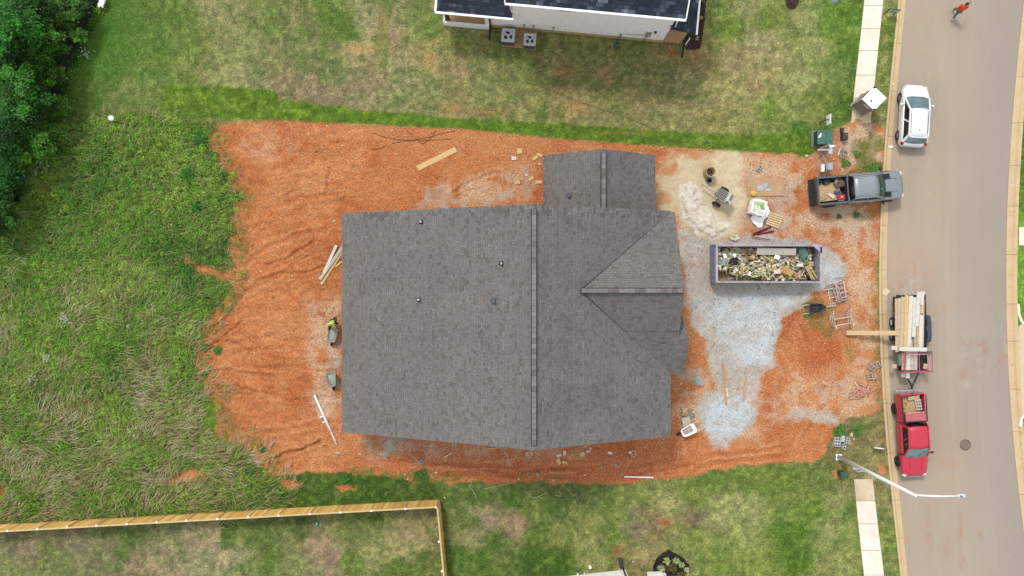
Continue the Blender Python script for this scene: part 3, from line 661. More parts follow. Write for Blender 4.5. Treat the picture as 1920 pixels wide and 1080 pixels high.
# ------------------------------------------------------------------ kerbs
def concrete(name, c1, c2, stain, sc=1.2):
    m, n, l, b = new_mat(name)
    tc = n.new('ShaderNodeTexCoord'); ob = tc.outputs['Object']
    f = noise_tex(n, l, ob, sc, 5, .6); g = noise_tex(n, l, ob, 22, 4, .65); h = noise_tex(n, l, ob, 4.0, 5, .7)
    c = ramp(n, l, f, [(.3, c1), (.7, c2)])
    c = mixc(n, l, ramp(n, l, h, [(.58, (0, 0, 0)), (.72, (.65, .65, .65))]), c, stain)
    c = mixc(n, l, .5, c, ramp(n, l, g, [(.3, (.82, .82, .82)), (.7, (1.15, 1.15, 1.15))]), 'MULTIPLY')
    l.new(c, b.inputs['Base Color']); b.inputs['Roughness'].default_value = .9; b.inputs['Specular IOR Level'].default_value = .2
    bump(n, l, b, g, .2, .01)
    return m
M_KERB = concrete('kerb_concrete', srgb(222, 192, 146), srgb(232, 208, 168), srgb(176, 140, 100))
M_WALK = concrete('pavement_concrete', tuple(1.12*c for c in srgb(240, 226, 206)), tuple(1.2*c for c in srgb(248, 240, 228)), srgb(230, 206, 176))
M_WALK2 = concrete('pavement_concrete_dirty', srgb(226, 200, 164), srgb(240, 222, 194), srgb(186, 150, 112))
def kerb(name, outer, inner, joints, sign):
    mb = MB()
    prof = [(0, -.30), (0, .02), (.02, .045), (.24, .045), (.34, .0), (.42, -.075), (.46, -.10), (1.0, -.125), (1.0, -.30)]
    ys = list(np.arange(-600, 1700, 14.0)); jj = sorted(joints)
    segs = []; cur = []
    bounds = [-600] + jj + [1700]
    for a, b_ in zip(bounds[:-1], bounds[1:]):
        pts = [a + .28] + [y for y in ys if a + 2 < y < b_ - 2] + [b_ - .28]
        V = []
        for y in pts:
            xo, xi = float(outer(y)), float(inner(y))
            for t, z in prof:
                V.append((((xo + (xi - xo) * t) - 960) * s_, (540 - y) * s_, z))
        k = len(prof); Fs = []
        for i in range(len(pts) - 1):
            for j in range(k - 1):
                f = (i * k + j, i * k + j + 1, (i + 1) * k + j + 1, (i + 1) * k + j)
                Fs.append(f[::-1] if sign > 0 else f)
        Fs.append(tuple(range(k))); Fs.append(tuple(range((len(pts) - 1) * k, len(pts) * k))[::-1])
        mb.add(V, Fs)
    o = mb.build(name, M_KERB); tag(o, kind='structure')
kerb('kerb', kerb_l, road_l, [-300, -90, 81, 170, 255, 343, 422, 506, 590, 672, 756, 850, 938, 1010, 1094, 1300], 1)
kerb('kerb', lambda y: kerb_r(y), road_r, [-300, -60, 40, 143, 230, 310, 386, 477, 570, 640, 730, 810, 928, 1000, 1100, 1300], -1)
# ------------------------------------------------------------------ pavements
def walk(name, L, Rr, ys, mat, z=.03, mats=None):
    mb = MB()
    for i, (a, b_) in enumerate(zip(ys[:-1], ys[1:])):
        a2, b2 = a + .35, b_ - .35
        xl = np.interp([a2, b2], [p[1] for p in L], [p[0] for p in L]); xr = np.interp([a2, b2], [p[1] for p in Rr], [p[0] for p in Rr])
        q = [at(xl[0], a2, 0), at(xl[1], b2, 0), at(xr[1], b2, 0), at(xr[0], a2, 0)]
        for p in q: p.z = z
        mb.slab(q, .1, mi=(mats[i] if mats else 0))
    o = mb.build(name, mat, bevel=.012); return tag(o, kind='structure')
walk('pavement', [(1648, -260), (1620.5, 0), (1611, 90), (1602.5, 160), (1595.5, 231)], [(1684, -260), (1656, 0), (1646, 95), (1639, 160), (1632, 232)], [-260, -215, -170, -122, -78, -34, 11, 54, 95, 141, 184, 231], [M_WALK, M_WALK2], mats=[0] * 10 + [1])
walk('pavement', [(1601, 898), (1609, 982), (1620, 1080), (1650, 1350)], [(1636, 897), (1645.5, 982), (1657.5, 1080), (1690, 1350)], [898, 939, 982, 1032, 1078, 1125, 1170, 1215, 1260, 1300], [M_WALK, M_WALK2], mats=[1] + [0] * 8)
dw = MB()
dq = [at(a, b_) for a, b_ in ((1909.5, 612), (1908.5, 700), (1912, 782), (1960, 782), (2200, 770), (2200, 640), (1960, 612), (1925, 600))]
dw.slab([Vector((p.x, p.y, .02)) for p in dq], .2)
tag(dw.build('driveway', M_WALK2), kind='structure')
wk = MB(); wk.slab([Vector((p.x, p.y, .03)) for p in (at(1910.5, 426), at(1910.5, 460), at(2100, 462), at(2100, 424))], .1)
tag(wk.build('path', M_WALK), kind='structure')
# pale returns of the drop kerb at the driveway
for pts in ([(1909, 570), (1911, 590), (1916, 603), (1926, 612)], [(1913, 800), (1915, 786), (1921, 776), (1930, 770)]):
    mb = MB(); P = [at(a, b_, .045) for a, b_ in pts]
    for a, b_ in zip(P[:-1], P[1:]): mb.bar(a - Vector((0, 0, .1)), b_ - Vector((0, 0, .1)), .17, .24)
    tag(mb.build('kerb', M_WALK), kind='structure')
# ================================================================== materials for buildings
def shingle(name, along, cols, row=.14, wid=.22, rough=.92):
    """architectural shingles: courses run along the given object axis ('x' or 'y')"""
    m, n, l, b = new_mat(name)
    tc = n.new('ShaderNodeTexCoord'); sp = n.new('ShaderNodeSeparateXYZ'); l.new(tc.outputs['Object'], sp.inputs[0])
    cb = n.new('ShaderNodeCombineXYZ')
    l.new(sp.outputs[1 if along == 'y' else 0], cb.inputs[0]); l.new(sp.outputs[0 if along == 'y' else 1], cb.inputs[1])
    def brick(w_, seed):
        t = n.new('ShaderNodeTexBrick'); t.offset = .37; t.offset_frequency = 2; t.squash = .72; t.squash_frequency = 3
        mp = n.new('ShaderNodeMapping'); mp.inputs['Location'].default_value = (seed, 0, 0); l.new(cb.outputs[0], mp.inputs[0])
        l.new(mp.outputs[0], t.inputs['Vector'])
        t.inputs['Scale'].default_value = 1.0; t.inputs['Brick Width'].default_value = w_; t.inputs['Row Height'].default_value = row
        t.inputs['Mortar Size'].default_value = .010; t.inputs['Mortar Smooth'].default_value = .3; t.inputs['Bias'].default_value = 0
        t.inputs['Color1'].default_value = (0, 0, 0, 1); t.inputs['Color2'].default_value = (1, 1, 1, 1); t.inputs['Mortar'].default_value = (.5, .5, .5, 1)
        return t
    t = brick(wid, 0); t2 = brick(wid * 1.7, 3.1)
    bw = n.new('ShaderNodeRGBToBW'); l.new(t.outputs['Color'], bw.inputs[0])
    bw2 = n.new('ShaderNodeRGBToBW'); l.new(t2.outputs['Color'], bw2.inputs[0])
    f = math_n(n, l, 'ADD', math_n(n, l, 'MULTIPLY', bw.outputs[0], .6), math_n(n, l, 'MULTIPLY', bw2.outputs[0], .4))
    c = ramp(n, l, f, cols)
    g = noise_tex(n, l, tc.outputs['Object'], 60, 3, .7); g2 = noise_tex(n, l, tc.outputs['Object'], .5, 3, .5)
    c = mixc(n, l, .7, c, ramp(n, l, g, [(.3, (.75, .75, .75)), (.7, (1.22, 1.22, 1.22))]), 'MULTIPLY')
    c = mixc(n, l, .5, c, ramp(n, l, g2, [(.35, (.86, .86, .86)), (.65, (1.12, 1.11, 1.10))]), 'MULTIPLY')
    c = mixc(n, l, math_n(n, l, 'MULTIPLY', t.outputs['Fac'], .55), c, tuple(x * .45 for x in cols[0][1]))
    l.new(c, b.inputs['Base Color']); b.inputs['Roughness'].default_value = rough; b.inputs['Specular IOR Level'].default_value = .25
    h = math_n(n, l, 'SUBTRACT', math_n(n, l, 'ADD', math_n(n, l, 'MULTIPLY', f, .5), math_n(n, l, 'MULTIPLY', g, .3)), t.outputs['Fac'])
    bump(n, l, b, h, .45, .012)
    return m
def bricks(name, c1, c2, mort, ax=True):
    m, n, l, b = new_mat(name)
    tc = n.new('ShaderNodeTexCoord'); sp = n.new('ShaderNodeSeparateXYZ'); l.new(tc.outputs['Object'], sp.inputs[0])
    cb = n.new('ShaderNodeCombineXYZ'); l.new(math_n(n, l, 'ADD', sp.outputs[0], sp.outputs[1]), cb.inputs[0]); l.new(sp.outputs[2], cb.inputs[1])
    t = n.new('ShaderNodeTexBrick'); l.new(cb.outputs[0], t.inputs['Vector']); t.inputs['Scale'].default_value = 1
    t.inputs['Brick Width'].default_value = .21; t.inputs['Row Height'].default_value = .076; t.inputs['Mortar Size'].default_value = .009
    t.inputs['Color1'].default_value = (*c1, 1); t.inputs['Color2'].default_value = (*c2, 1); t.inputs['Mortar'].default_value = (*mort, 1)
    g = noise_tex(n, l, tc.outputs['Object'], 2.2, 5, .7)
    c = mixc(n, l, .6, t.outputs['Color'], ramp(n, l, g, [(.3, (.9, .9, .9)), (.7, (1.06, 1.06, 1.05))]), 'MULTIPLY')
    l.new(c, b.inputs['Base Color']); b.inputs['Roughness'].default_value = .85
    bump(n, l, b, math_n(n, l, 'SUBTRACT', 1.0, t.outputs['Fac']), .5, .008)
    return m
SHC = [(0, srgb(108, 102, 99)), (.25, srgb(122, 116, 113)), (.45, srgb(129, 126, 123)), (.75, srgb(133, 132, 130)), (1, srgb(144, 142, 139))]
M_SH_Y = shingle('shingle_courses_y', 'y', SHC); M_SH_X = shingle('shingle_courses_x', 'x', SHC)
DKC = [(0, srgb(38, 46, 58)), (.5, srgb(52, 62, 76)), (.75, srgb(70, 82, 96)), (.9, srgb(110, 124, 140)), (1, srgb(134, 146, 160))]
M_DK_X = shingle('dark_shingle_courses_x', 'x', DKC, .2, .42); M_DK_Y = shingle('dark_shingle_courses_y', 'y', DKC, .2, .42)
M_CAP = M('ridge_cap_shingle', srgb(126, 121, 118), .92, col2=srgb(140, 137, 134), scale=2.2)
M_DARK = M('dark_metal', srgb(38, 36, 36), .6, spec=.3)
M_BLACK = M('black_plastic', srgb(26, 27, 29), .5)
M_WBRICK = bricks('white_brick', (.90, .90, .89), (.82, .83, .83), (.62, .63, .63))
M_TBRICK = bricks('tan_brick', srgb(196, 176, 156), srgb(176, 150, 130), srgb(206, 198, 188))
M_WHITE = M('white_paint', (.80, .81, .82), .45, var=.03)
M_GLASS = M('window_glass', srgb(44, 52, 58), .08, spec=.8, var=.05)
M_PATIO = concrete('patio_concrete', srgb(190, 152, 108), srgb(206, 170, 128), srgb(160, 122, 84), 1.6)
M_FOUND = M('foundation', srgb(216, 186, 140), .9)
M_GALV = M('galvanised_steel', srgb(176, 180, 182), .35, metal=.7, scale=12)
M_GREY = M('grey_paint', srgb(150, 156, 160), .5)
M_GREY2 = M('dark_grey_paint', srgb(92, 100, 108), .5)

# ================================================================== the new house
house = thing('house', 'large new house with brown grey shingle roof standing on red clay', 'house', (0, 0, 0))
XE, ZE, XR, ZR, XF, ZF = -10.72, 2.80, 1.23, 8.30, 9.72, 4.24
YT, YB = 4.72, -9.10
t_ = .14
XC, ZC, YC = 3.90, 7.07, -.15            # front gable: where its ridge meets the main slope
YN, YS, XG = 4.64, -5.22, 9.95           # its eaves north and south, its rake
mb = MB().slab([(XE, YB, ZE), (XR, YB, ZR), (XR, YT, ZR), (XE, YT, ZE)], t_)
# right slope minus the front gable's valleys
mb.slab([(XR, YB, ZR), (XF, YB, ZF), (XF, YS, ZF), (XC, YC, ZC), (XF, YN, ZF), (XF, YT, ZF), (XR, YT, ZR)], t_)
wx0, wx1, wxr, wzr, wy1 = 1.98, 9.04, 5.5, 5.10, 8.37
mb2 = MB().slab([(wx0, 4.36, ZE), (wxr, 4.36, wzr), (wxr, wy1, wzr), (wx0, wy1, ZE)], t_).slab([(wxr, 4.36, wzr), (wx1, 4.36, ZE), (wx1, wy1, ZE), (wxr, wy1, wzr)], t_)
main_roof = mb.build('roof', M_SH_Y, house)
wing_roof = mb2.build('roof', M_SH_Y, house)
sl = (ZC - ZF) / (YC - YS)
EX = 10.56; ye = -3.02; ze = ZC - sl * (YC - ye)
mb = MB().slab([(XC, YC, ZC + .004), (XG, YC, ZC + .004), (XG, YN + .02, ZF + .004), (XF, YN, ZF + .004)], t_)
mb.slab([(XC, YC, ZC + .004), (XF, YS, ZF + .004), (EX, YS, ZF + .004), (EX, ye, ze), (XG, ye, ze), (XG, YC, ZC + .004)], t_)
mb.slab([(XG - .05, ye, ze - .002), (EX, ye, ze - .002), (EX, ye + .36, ze - .2), (XG + .02, ye + 2.3, ze - 1.1), (XG - .3, ye + 2.3, ze - 1.1), (XG - .3, ye + .3, ze - .15)], .08)
front_roof = mb.build('roof', M_SH_X, house)
# ridge vents with their caps
def ridge(p0, p1):
    p0 = Vector(p0); p1 = Vector(p1); d = (p1 - p0).normalized()
    v_ = MB().bar(p0 + Vector((0, 0, .045)), p1 + Vector((0, 0, .045)), .33, .12).build('ridge_vent', M_DARK, house)
    m_ = MB(); L = (p1 - p0).length; n_ = int(L / .3)
    rn = random.Random(int(L * 10))
    for i in range(n_):
        a = p0 + d * (L * i / n_); b_ = p0 + d * (L * (i + 1) / n_ - .012)
        m_.bar(a + Vector((0, 0, .112 + .003 * (i % 2))), b_ + Vector((0, 0, .12 + .003 * (i % 2))), .25, .03, mi=rn.choice((0, 0, 1, 2)))
    m_.build('ridge_cap', [M_CAP, M('ridge_cap_pale', srgb(142, 139, 136), .92), M('ridge_cap_dark', srgb(118, 111, 108), .92)], v_)
yv0, yv1 = (540 - 392) * (H - 8.4) / F, (540 - 835) * (H - 8.4) / F
ridge((XR, yv1, ZR), (XR, yv0, ZR))
ridge((wxr, 4.74, wzr), (wxr, 8.1, wzr))
ridge((XC + .1, YC, ZC), (XG - .1, YC, ZC))
# thin dark strips in the valleys where the front gable meets the main slope
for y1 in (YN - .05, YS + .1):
    MB().bar((XC + .05, YC, ZC + .012), (XF - .05, y1, ZF + .02), .07, .02).build('valley', M('valley_dark_shingle', srgb(74, 71, 70), .95), house)
# vents on the roof
def main_z(x): return ZE + (ZR - ZE) * (x - XE) / (XR - XE)
tilt = -math.atan((ZR - ZE) / (XR - XE))
for px, py, kind in ((789, 416, 0), (940, 494, 0), (785, 562, 0), (925, 564, 1), (1067, 366, 2)):
    if kind < 2:
        z = 5.0
        for _ in range(6):
            p = at(px, py, z); z = main_z(p.x) + .1
        p = at(px, py, z)
        zz = main_z(p.x); Mr = Matrix.Rotation(tilt, 3, 'Y')
    else:
        z = 3.6
        for _ in range(6):
            p = at(px, py, z); z = ZE + (wzr - ZE) * (p.x - wx0) / (wxr - wx0) + .1
        p = at(px, py, z); zz = z - .1; Mr = Matrix.Rotation(-math.atan((wzr - ZE) / (wxr - wx0)), 3, 'Y')
    if kind == 0:
        vb = MB().box((p.x, p.y, zz + .012), (.26, .24, .02), M=Mr).lathe([(.11, 0), (.085, .1), (.06, .14)], (p.x, p.y, zz), 12).build('vent_flashing', M_BLACK, house)
        MB().lathe([(.055, 0), (.055, .34), (.035, .34), (.035, .2)], (p.x, p.y, zz), 12).build('vent_pipe', M_WHITE, vb)
    else:
        vb = MB().box((p.x, p.y, zz + .012), (.32, .26, .02), M=Mr).box((p.x + .02, p.y, zz + .09), (.22, .2, .14), M=Mr).build('box_vent', M_BLACK, house)
        MB().box((p.x, p.y, zz + .175), (.27, .25, .025), M=Mr).build('vent_hood', M_GREY2, vb)
# walls under the roofs, with gable ends
wl = MB()
def wall_run(mb, pts, zt, t=.2):
    for (a, b_, z0, z1, z2) in pts: pass
def gable(mb, axis, c, lo, hi, zlo, zhi, peak=None, zp=None, t=.2):
    prof = [(lo, 0), (hi, 0), (hi, zhi)] + ([(peak, zp)] if peak is not None else []) + [(lo, zlo)]
    V = []
    for s in (-t / 2, t / 2):
        for u, z in prof: V.append((c + s, u, z) if axis == 'x' else (u, c + s, z))
    k = len(prof)
    F_ = [tuple(range(k)), tuple(range(k, 2 * k))[::-1]] + [(i, k + i, k + (i + 1) % k, (i + 1) % k) for i in range(k)]
    mb.add(V, F_)
gable(wl, 'y', YT - .42, XE + .4, XF - .4, ZE + .0, ZF - .0, XR, ZR - .2)
gable(wl, 'y', YB + .42, XE + .4, XF - .4, ZE + .0, ZF - .0, XR, ZR - .2)
gable(wl, 'x', XE + .45, YB + .55, YT - .55, ZE - .02, ZE - .02)
gable(wl, 'x', XG - .38, YS + .5, YN - .5, ZF - .1, ZF - .1, YC, ZC - .2)
gable(wl, 'x', XF - .5, YB + .55, YS + .3, ZF - .1, ZF - .1)
gable(wl, 'y', wy1 - .42, wx0 + .4, wx1 - .4, ZE, ZE, wxr, wzr - .2)
gable(wl, 'x', wx0 + .45, YT - .3, wy1 - .55, ZE - .02, ZE - .02); gable(wl, 'x', wx1 - .45, YT - .3, wy1 - .55, ZE - .02, ZE - .02)
wl.build('wall', M_TBRICK, house)
for y in (-6.5, -2.2, 1.9):
    wf = MB().box((XE + .33, y, 1.5), (.06, 1.3, 1.5)).build('window', M_WHITE, house)
    MB().box((XE + .29, y, 1.5), (.04, 1.14, 1.34)).build('pane', M_GLASS, wf)
gd = MB().box((XG - .25, 1.6, 1.15), (.06, 4.6, 2.3)).build('garage_door', M_WHITE, house)
dd = MB().box((XF - .37, -7.0, 1.05), (.06, 1.0, 2.1)).build('door', M('door_paint', srgb(90, 70, 60)), house)
MB().lathe([(.0, 0), (.04, 0), (.04, .08), (0, .08)], (XF - .34, -6.62, 1.0), 8, M=Matrix.Rotation(R(90), 3, 'Y')).build('handle', M_GALV, dd)
# fascia boards just under the shingle edge
MB().bar((XE + .03, YB + .04, ZE - .24), (XE + .03, YT - .04, ZE - .24), .03, .18).build('fascia', M('fascia_paint', srgb(214, 208, 198), .6), house)
MB().bar((XF - .03, YB + .04, ZF - .24), (XF - .03, YS - .05, ZF - .24), .03, .18).build('fascia', M('fascia_paint', srgb(214, 208, 198), .6), house)

# ================================================================== neighbour to the north
A0 = R(-5.2)
nb_o = at(1241, 79)
nb = thing('house', 'white painted brick house with black shingle roof along the top edge', 'house', (nb_o.x, nb_o.y, 0), A0)
L0 = -11.54
# ground floor and upper floor
wl = MB()
wl.box((-5.0, 5.0, 3.12), (10.0, 10.0, 5.4)); wl.box((-10.77, 4.0, 1.6), (1.54, 8.0, 2.4))
nwall = wl.build('wall', M_WBRICK, nb)
fo = MB().box((-5.0, 5.0, .2), (10.06, 10.06, .44)).box((-10.78, 4.0, .2), (1.52, 8.06, .44)).build('foundation', M_FOUND, nb)
mb = MB()
ze2 = 5.86
mb.slab([(-10.35, -.42, ze2), (.3, -.42, ze2), (.3, 5.0, ze2 + 3.0), (-10.35, 5.0, ze2 + 3.0)], .12)
mb.slab([(-10.35, 5.0, ze2 + 3.0), (.3, 5.0, ze2 + 3.0), (.3, 10.4, ze2), (-10.35, 10.4, ze2)], .12)
mb.build('roof', M_DK_X, nb)
mb = MB()
mb.slab([(-14.75, -.3, 2.92), (-9.98, -.3, 2.92), (-9.98, 3.7, 4.9), (-12.6, 3.7, 4.9)], .1)
mb.build('porch_roof', M_DK_X, nb)
mb = MB().slab([(-14.75, -.3, 2.92), (-12.6, 3.7, 4.9), (-12.6, 5, 4.9), (-14.75, 9.0, 2.92)], .1)
mb.build('porch_roof', M_DK_Y, nb)
mb = MB().slab([(-.08, -.24, 3.42), (1.6, -.24, 2.9), (1.6, 11.0, 2.9), (-.08, 11.0, 3.42)], .1)
mb.build('porch_roof', M_DK_Y, nb)
# gutters
def gutter(a, b_, wd=.13):
    return MB().bar(a, b_, wd, .13).build('gutter', M_WHITE, nb, bevel=.015)
gutter((-10.4, -.49, ze2 - .02), (.38, -.49, ze2 - .02)); gutter((-14.85, -.37, 2.90), (-9.9, -.37, 2.90)); gutter((-14.83, -.3, 2.9), (-14.83, 9.0, 2.9)); gutter((1.67, -.28, 2.88), (1.67, 11.0, 2.88), .12)
MB().bar((.36, -.42, ze2 + .0), (.36, 5.0, ze2 + 3.0), .06, .2).build('rake_board', M_WHITE, nb)
MB().bar((-10.41, -.42, ze2 + .0), (-10.41, 5.0, ze2 + 3.0), .06, .2).build('rake_board', M_WHITE, nb)
# downspouts: upper wall corners (short white elbows) and black drains on the lawn
for x, y in ((-10.12, -.1), (.1, -.1)):
    MB().tube([(x, y, ze2 - .15), (x + .02, y + .02, 4.4), (x + .1, y - .02, 3.5)], .05, 8).build('downspout', M_WHITE, nb)
for xs in (-11.45, 1.42):
    MB().tube([(xs, -.12, 2.8), (xs, -.1, .5), (xs + .02, -.3, .12), (xs + .0, -.9, .08)], .055, 8).build('downspout', M_BLACK, nb)
# porches
ps = MB().box((-13.0, 1.9, .24), (2.9, 4.0, .36)).build('porch_slab', M_PATIO, nb)
MB().box((-13.0, -.16, .3), (2.96, .12, .62)).box((-14.5, 1.8, .3), (.12, 4.0, .62)).build('porch_wall', M_WBRICK, nb)
for x in (-14.3,):
    cl = MB().box((x, .12, 1.6), (.24, .24, 2.6)).build('column', M('brown_post', srgb(70, 58, 52), .6), nb)
MB().box((-11.62, .05, 1.55), (.3, .3, 2.6)).build('column', M_WHITE, nb)
MB().box((.78, 5.0, .1), (1.56, 10.0, .24)).build('porch_slab', M_PATIO, nb)
MB().box((1.42, .1, 1.5), (.18, .18, 2.7)).build('column', M('brown_post', srgb(70, 58, 52)), nb)
MB().box((1.5, .02, .75), (.12, .3, 1.4)).build('column', M_WHITE, nb)
# upper window
wf = MB().box((-6.75, -.02, 4.7), (.9, .08, .78)).build('window', M_WHITE, nb)
MB().box((-6.75, -.075, 4.7), (.78, .03, .66)).build('pane', M_GLASS, wf)
MB().box((-6.75, -.06, 4.27), (1.0, .14, .07)).build('sill', M_WBRICK, wf)
# meter, conduits, tap
mt = MB().box((-1.15, -.08, 1.5), (.3, .14, .5)).lathe([(.1, 0), (.1, .08), (.06, .12)], (-1.15, -.14, 1.62), 12, M=Matrix.Rotation(R(90), 3, 'X')).build('meter_box', M_GALV, nb)
MB().tube([(-1.2, -.06, 1.25), (-1.2, -.05, .05)], .03, 8).tube([(-1.3, -.05, 1.2), (-2.6, -.05, 1.1)], .018, 6).build('conduit', M_GALV, mt)
MB().box((-.78, -.07, 2.0), (.14, .12, .16)).build('vent_cover', M_BLACK, nb)
for x in (-9.2, -8.6, -7.3):
    MB().tube([(x, -.02, .95), (x, -.12, .9), (x - .05, -.16, .4)], .025, 6).box((x, -.04, 1.05), (.14, .08, .14)).build('line_set', M_GREY, nb)
blue = MB().tube([(-3.05, -.5, .05), (-2.85, -.06, .95)], .05, 6).box((-3.02, -.44, .09), (.16, .3, .1), rz=.5).build('pipe', M('blue_plastic', srgb(70, 104, 150), .5))
blue.parent = None; blue.matrix_world = nb.matrix_basis
tag(blue, 'blue plastic pipe leaning on white brick wall of the top house', 'pipe')
# air conditioners on their pad
pad = MB().slab([at(a, b_, .09) for a, b_ in ((941, 86), (1004, 92.5), (1008, 58), (943, 52))], .12).build('concrete_pad', M_PATIO); tag(pad, 'tan concrete pad under the two air conditioners', 'concrete pad')
def ac_unit(px, py, sz, h, label):
    p = at(px, py, h)
    t = thing('air_conditioner', label, 'air conditioner', (p.x, p.y, .09), A0, 'air conditioners on the pad')
    h -= .09
    M_AC = M('ac_cabinet', srgb(196, 203, 208), .45); M_LOUV = M('ac_louvre', srgb(84, 92, 102), .5)
    r = sz / 2; b = MB()
    prof = []
    k = 5
    for q in range(4):
        cx, cy = ((r - .1) * (1, -1, -1, 1)[q], (r - .1) * (1, 1, -1, -1)[q])
        for i in range(k + 1):
            a = math.pi / 2 * (q + i / k); prof.append((cx + .1 * math.cos(a), cy + .1 * math.sin(a)))
    b.prism(prof, 0, h - .09); body = b.build('cabinet', M_LOUV, t)
    g = MB()
    for i in range(1, 9): g.prism([(x * 1.012, y * 1.012) for x, y in prof], h * .1 * i - .012, h * .1 * i + .006)
    g.build('louvre', M_GREY2, body)
    n_ = len(prof); ro = r * .76; V = []
    for z in (h - .09, h):
        for x, y in prof: V.append((x * 1.03, y * 1.03, z))
    for x, y in prof:
        a = math.atan2(y, x); V.append((ro * math.cos(a), ro * math.sin(a), h))
    for x, y in prof:
        a = math.atan2(y, x); V.append((ro * math.cos(a), ro * math.sin(a), h - .08))
    Fs = []
    for i in range(n_):
        j = (i + 1) % n_
        Fs += [(i, j, n_ + j, n_ + i), (n_ + i, n_ + j, 2 * n_ + j, 2 * n_ + i), (2 * n_ + i, 2 * n_ + j, 3 * n_ + j, 3 * n_ + i)]
    MB().add(V, Fs).build('top_panel', M_AC, t)
    MB().lathe([(0, h - .085), (ro, h - .085)], (0, 0, 0), 24).build('fan_well', M_BLACK, t)
    fb = MB()
    for q in range(3):
        a0 = q * 2.094 + 2.3; pts = []
        for s in (0, .33, .66, 1.0): pts.append((ro * .93 * math.cos(a0 + s * 1.0), ro * .93 * math.sin(a0 + s * 1.0), h - .055 + .02 * s))
        V = [(.05 * math.cos(a0), .05 * math.sin(a0), h - .05)] + pts
        fb.slab(V, .006)
    fb.lathe([(0, h - .03), (.09, h - .03), (.1, h - .07)], (0, 0, 0), 12)
    fb.build('fan', M('fan_metal', srgb(226, 230, 234), .35, metal=.3), t)
    gr = MB()
    for rr in (.35, .68): gr.lathe([(ro * rr - .004, h - .004), (ro * rr + .004, h - .004)], (0, 0, 0), 24)
    gr.build('grille', M_GREY2, t)
ac_unit(953, 66, .86, .9, 'larger grey air conditioner left on the concrete pad')
ac_unit(993.5, 74, .78, .8, 'smaller grey air conditioner right on the concrete pad')

# mulch beds
def bed(pts, colr, lab, seed, kind='structure', name='mulch_bed'):
    P = W(pts); rn = np.random.default_rng(seed)
    n_ = 60; ring = []
    per = [math.dist(P[i], P[(i + 1) % len(P)]) for i in range(len(P))]
    mb = MB(); pl = []
    for i in range(len(P)):
        a, b_ = P[i], P[(i + 1) % len(P)]; k = max(1, int(per[i] / .15))
        for j in range(k):
            t = j / k; pl.append((a[0] + (b_[0] - a[0]) * t + rn.uniform(-.04, .04), a[1] + (b_[1] - a[1]) * t + rn.uniform(-.04, .04)))
    mb.prism(pl, -.05, .05)
    xs = [p[0] for p in P]; ys = [p[1] for p in P]
    X_ = rn.uniform(min(xs), max(xs), 6000); Y_ = rn.uniform(min(ys), max(ys), 6000)
    ok = poly_sd(X_, Y_, pl) < 0
    for x, y in list(zip(X_[ok], Y_[ok]))[:2600]:
        mb.box((x, y, .06 + rn.uniform(0, .03)), (rn.uniform(.05, .12), .03, .015), M=Euler((rn.uniform(-.5, .5), rn.uniform(-.5, .5), rn.uniform(0, 6.3))).to_matrix(), mi=int(rn.integers(0, 3)))
    o = mb.build(name, [M(name + colr + str(i), srgb(*c), .95, scale=9) for i, c in enumerate({'black': ((46, 40, 42), (62, 54, 54), (34, 30, 33)), 'brown': ((78, 52, 56), (96, 68, 70), (60, 40, 44))}[colr])])
    tag(o, kind=kind)
bed([(1226, 1082), (1225, 1062), (1231, 1047), (1243, 1036), (1252, 1031), (1266, 1036), (1281, 1046), (1291, 1058), (1294, 1072), (1294, 1090), (1226, 1095)], 'black', '', 5)
bed([(1286, 93), (1312, 92), (1318, 60), (1324, 0), (1327, -60), (1306, -60), (1306, 60), (1284, 78)], 'brown', '', 6)
bed([(1474, 10), (1480, 16.5), (1489, 16), (1495, 8), (1496, -10), (1485, -20), (1474, -10)], 'brown', '', 7)

# ================================================================== neighbour to the south (only its north wall shows)
A1 = R(6.4)
so = at(1173, 1068)
sh = thing('house', 'white brick house corner with black drain pipe at the bottom edge', 'house', (so.x, so.y, 0), A1)
MB().box((-5, -5, 1.5), (10, 10, 3.0)).box((-3.2, .06, 1.2), (.16, .12, 2.4)).box((-2.75, .05, .9), (.1, .1, 1.8)).build('wall', M_WBRICK, sh)
pw = MB().box((1.85, -.62, .3), (.95, .6, .6)).box((2.45, -.55, 1.2), (.24, .24, 2.4)).build('porch_wall', M_WBRICK, sh)
MB().box((1.2, -5.2, .12), (3.2, 8.5, .24)).build('porch_slab', M_WALK, sh)
MB().slab([(-10.4, .38, 2.95), (3.0, .38, 2.95), (3.0, -5, 5.6), (-10.4, -5, 5.6)], .12).build('roof', M_DK_X, sh)
MB().slab([(-10.4, -5, 5.6), (3.0, -5, 5.6), (3.0, -10.4, 2.95), (-10.4, -10.4, 2.95)], .12).build('roof', M_DK_X, sh)
MB().tube([(-.16, .08, 2.8), (-.16, .08, .35), (-.18, .2, .12)], .055, 8).build('downspout', M_BLACK, sh)
bl = MB().slab([(-.1, -.35, .12), (.1, -.35, .12), (.15, .32, .05), (-.15, .32, .05)][::1], .05).box((-.12, 0, .12), (.03, .6, .08)).box((.12, 0, .12), (.03, .6, .08)).build('splash_block', M('splash_plastic', srgb(54, 62, 74), .6))
bl.location = at(1164, 1055, 0); bl.rotation_euler = (0, 0, R(8)); tag(bl, 'dark plastic splash block under drain pipe at the bottom house', 'splash block')

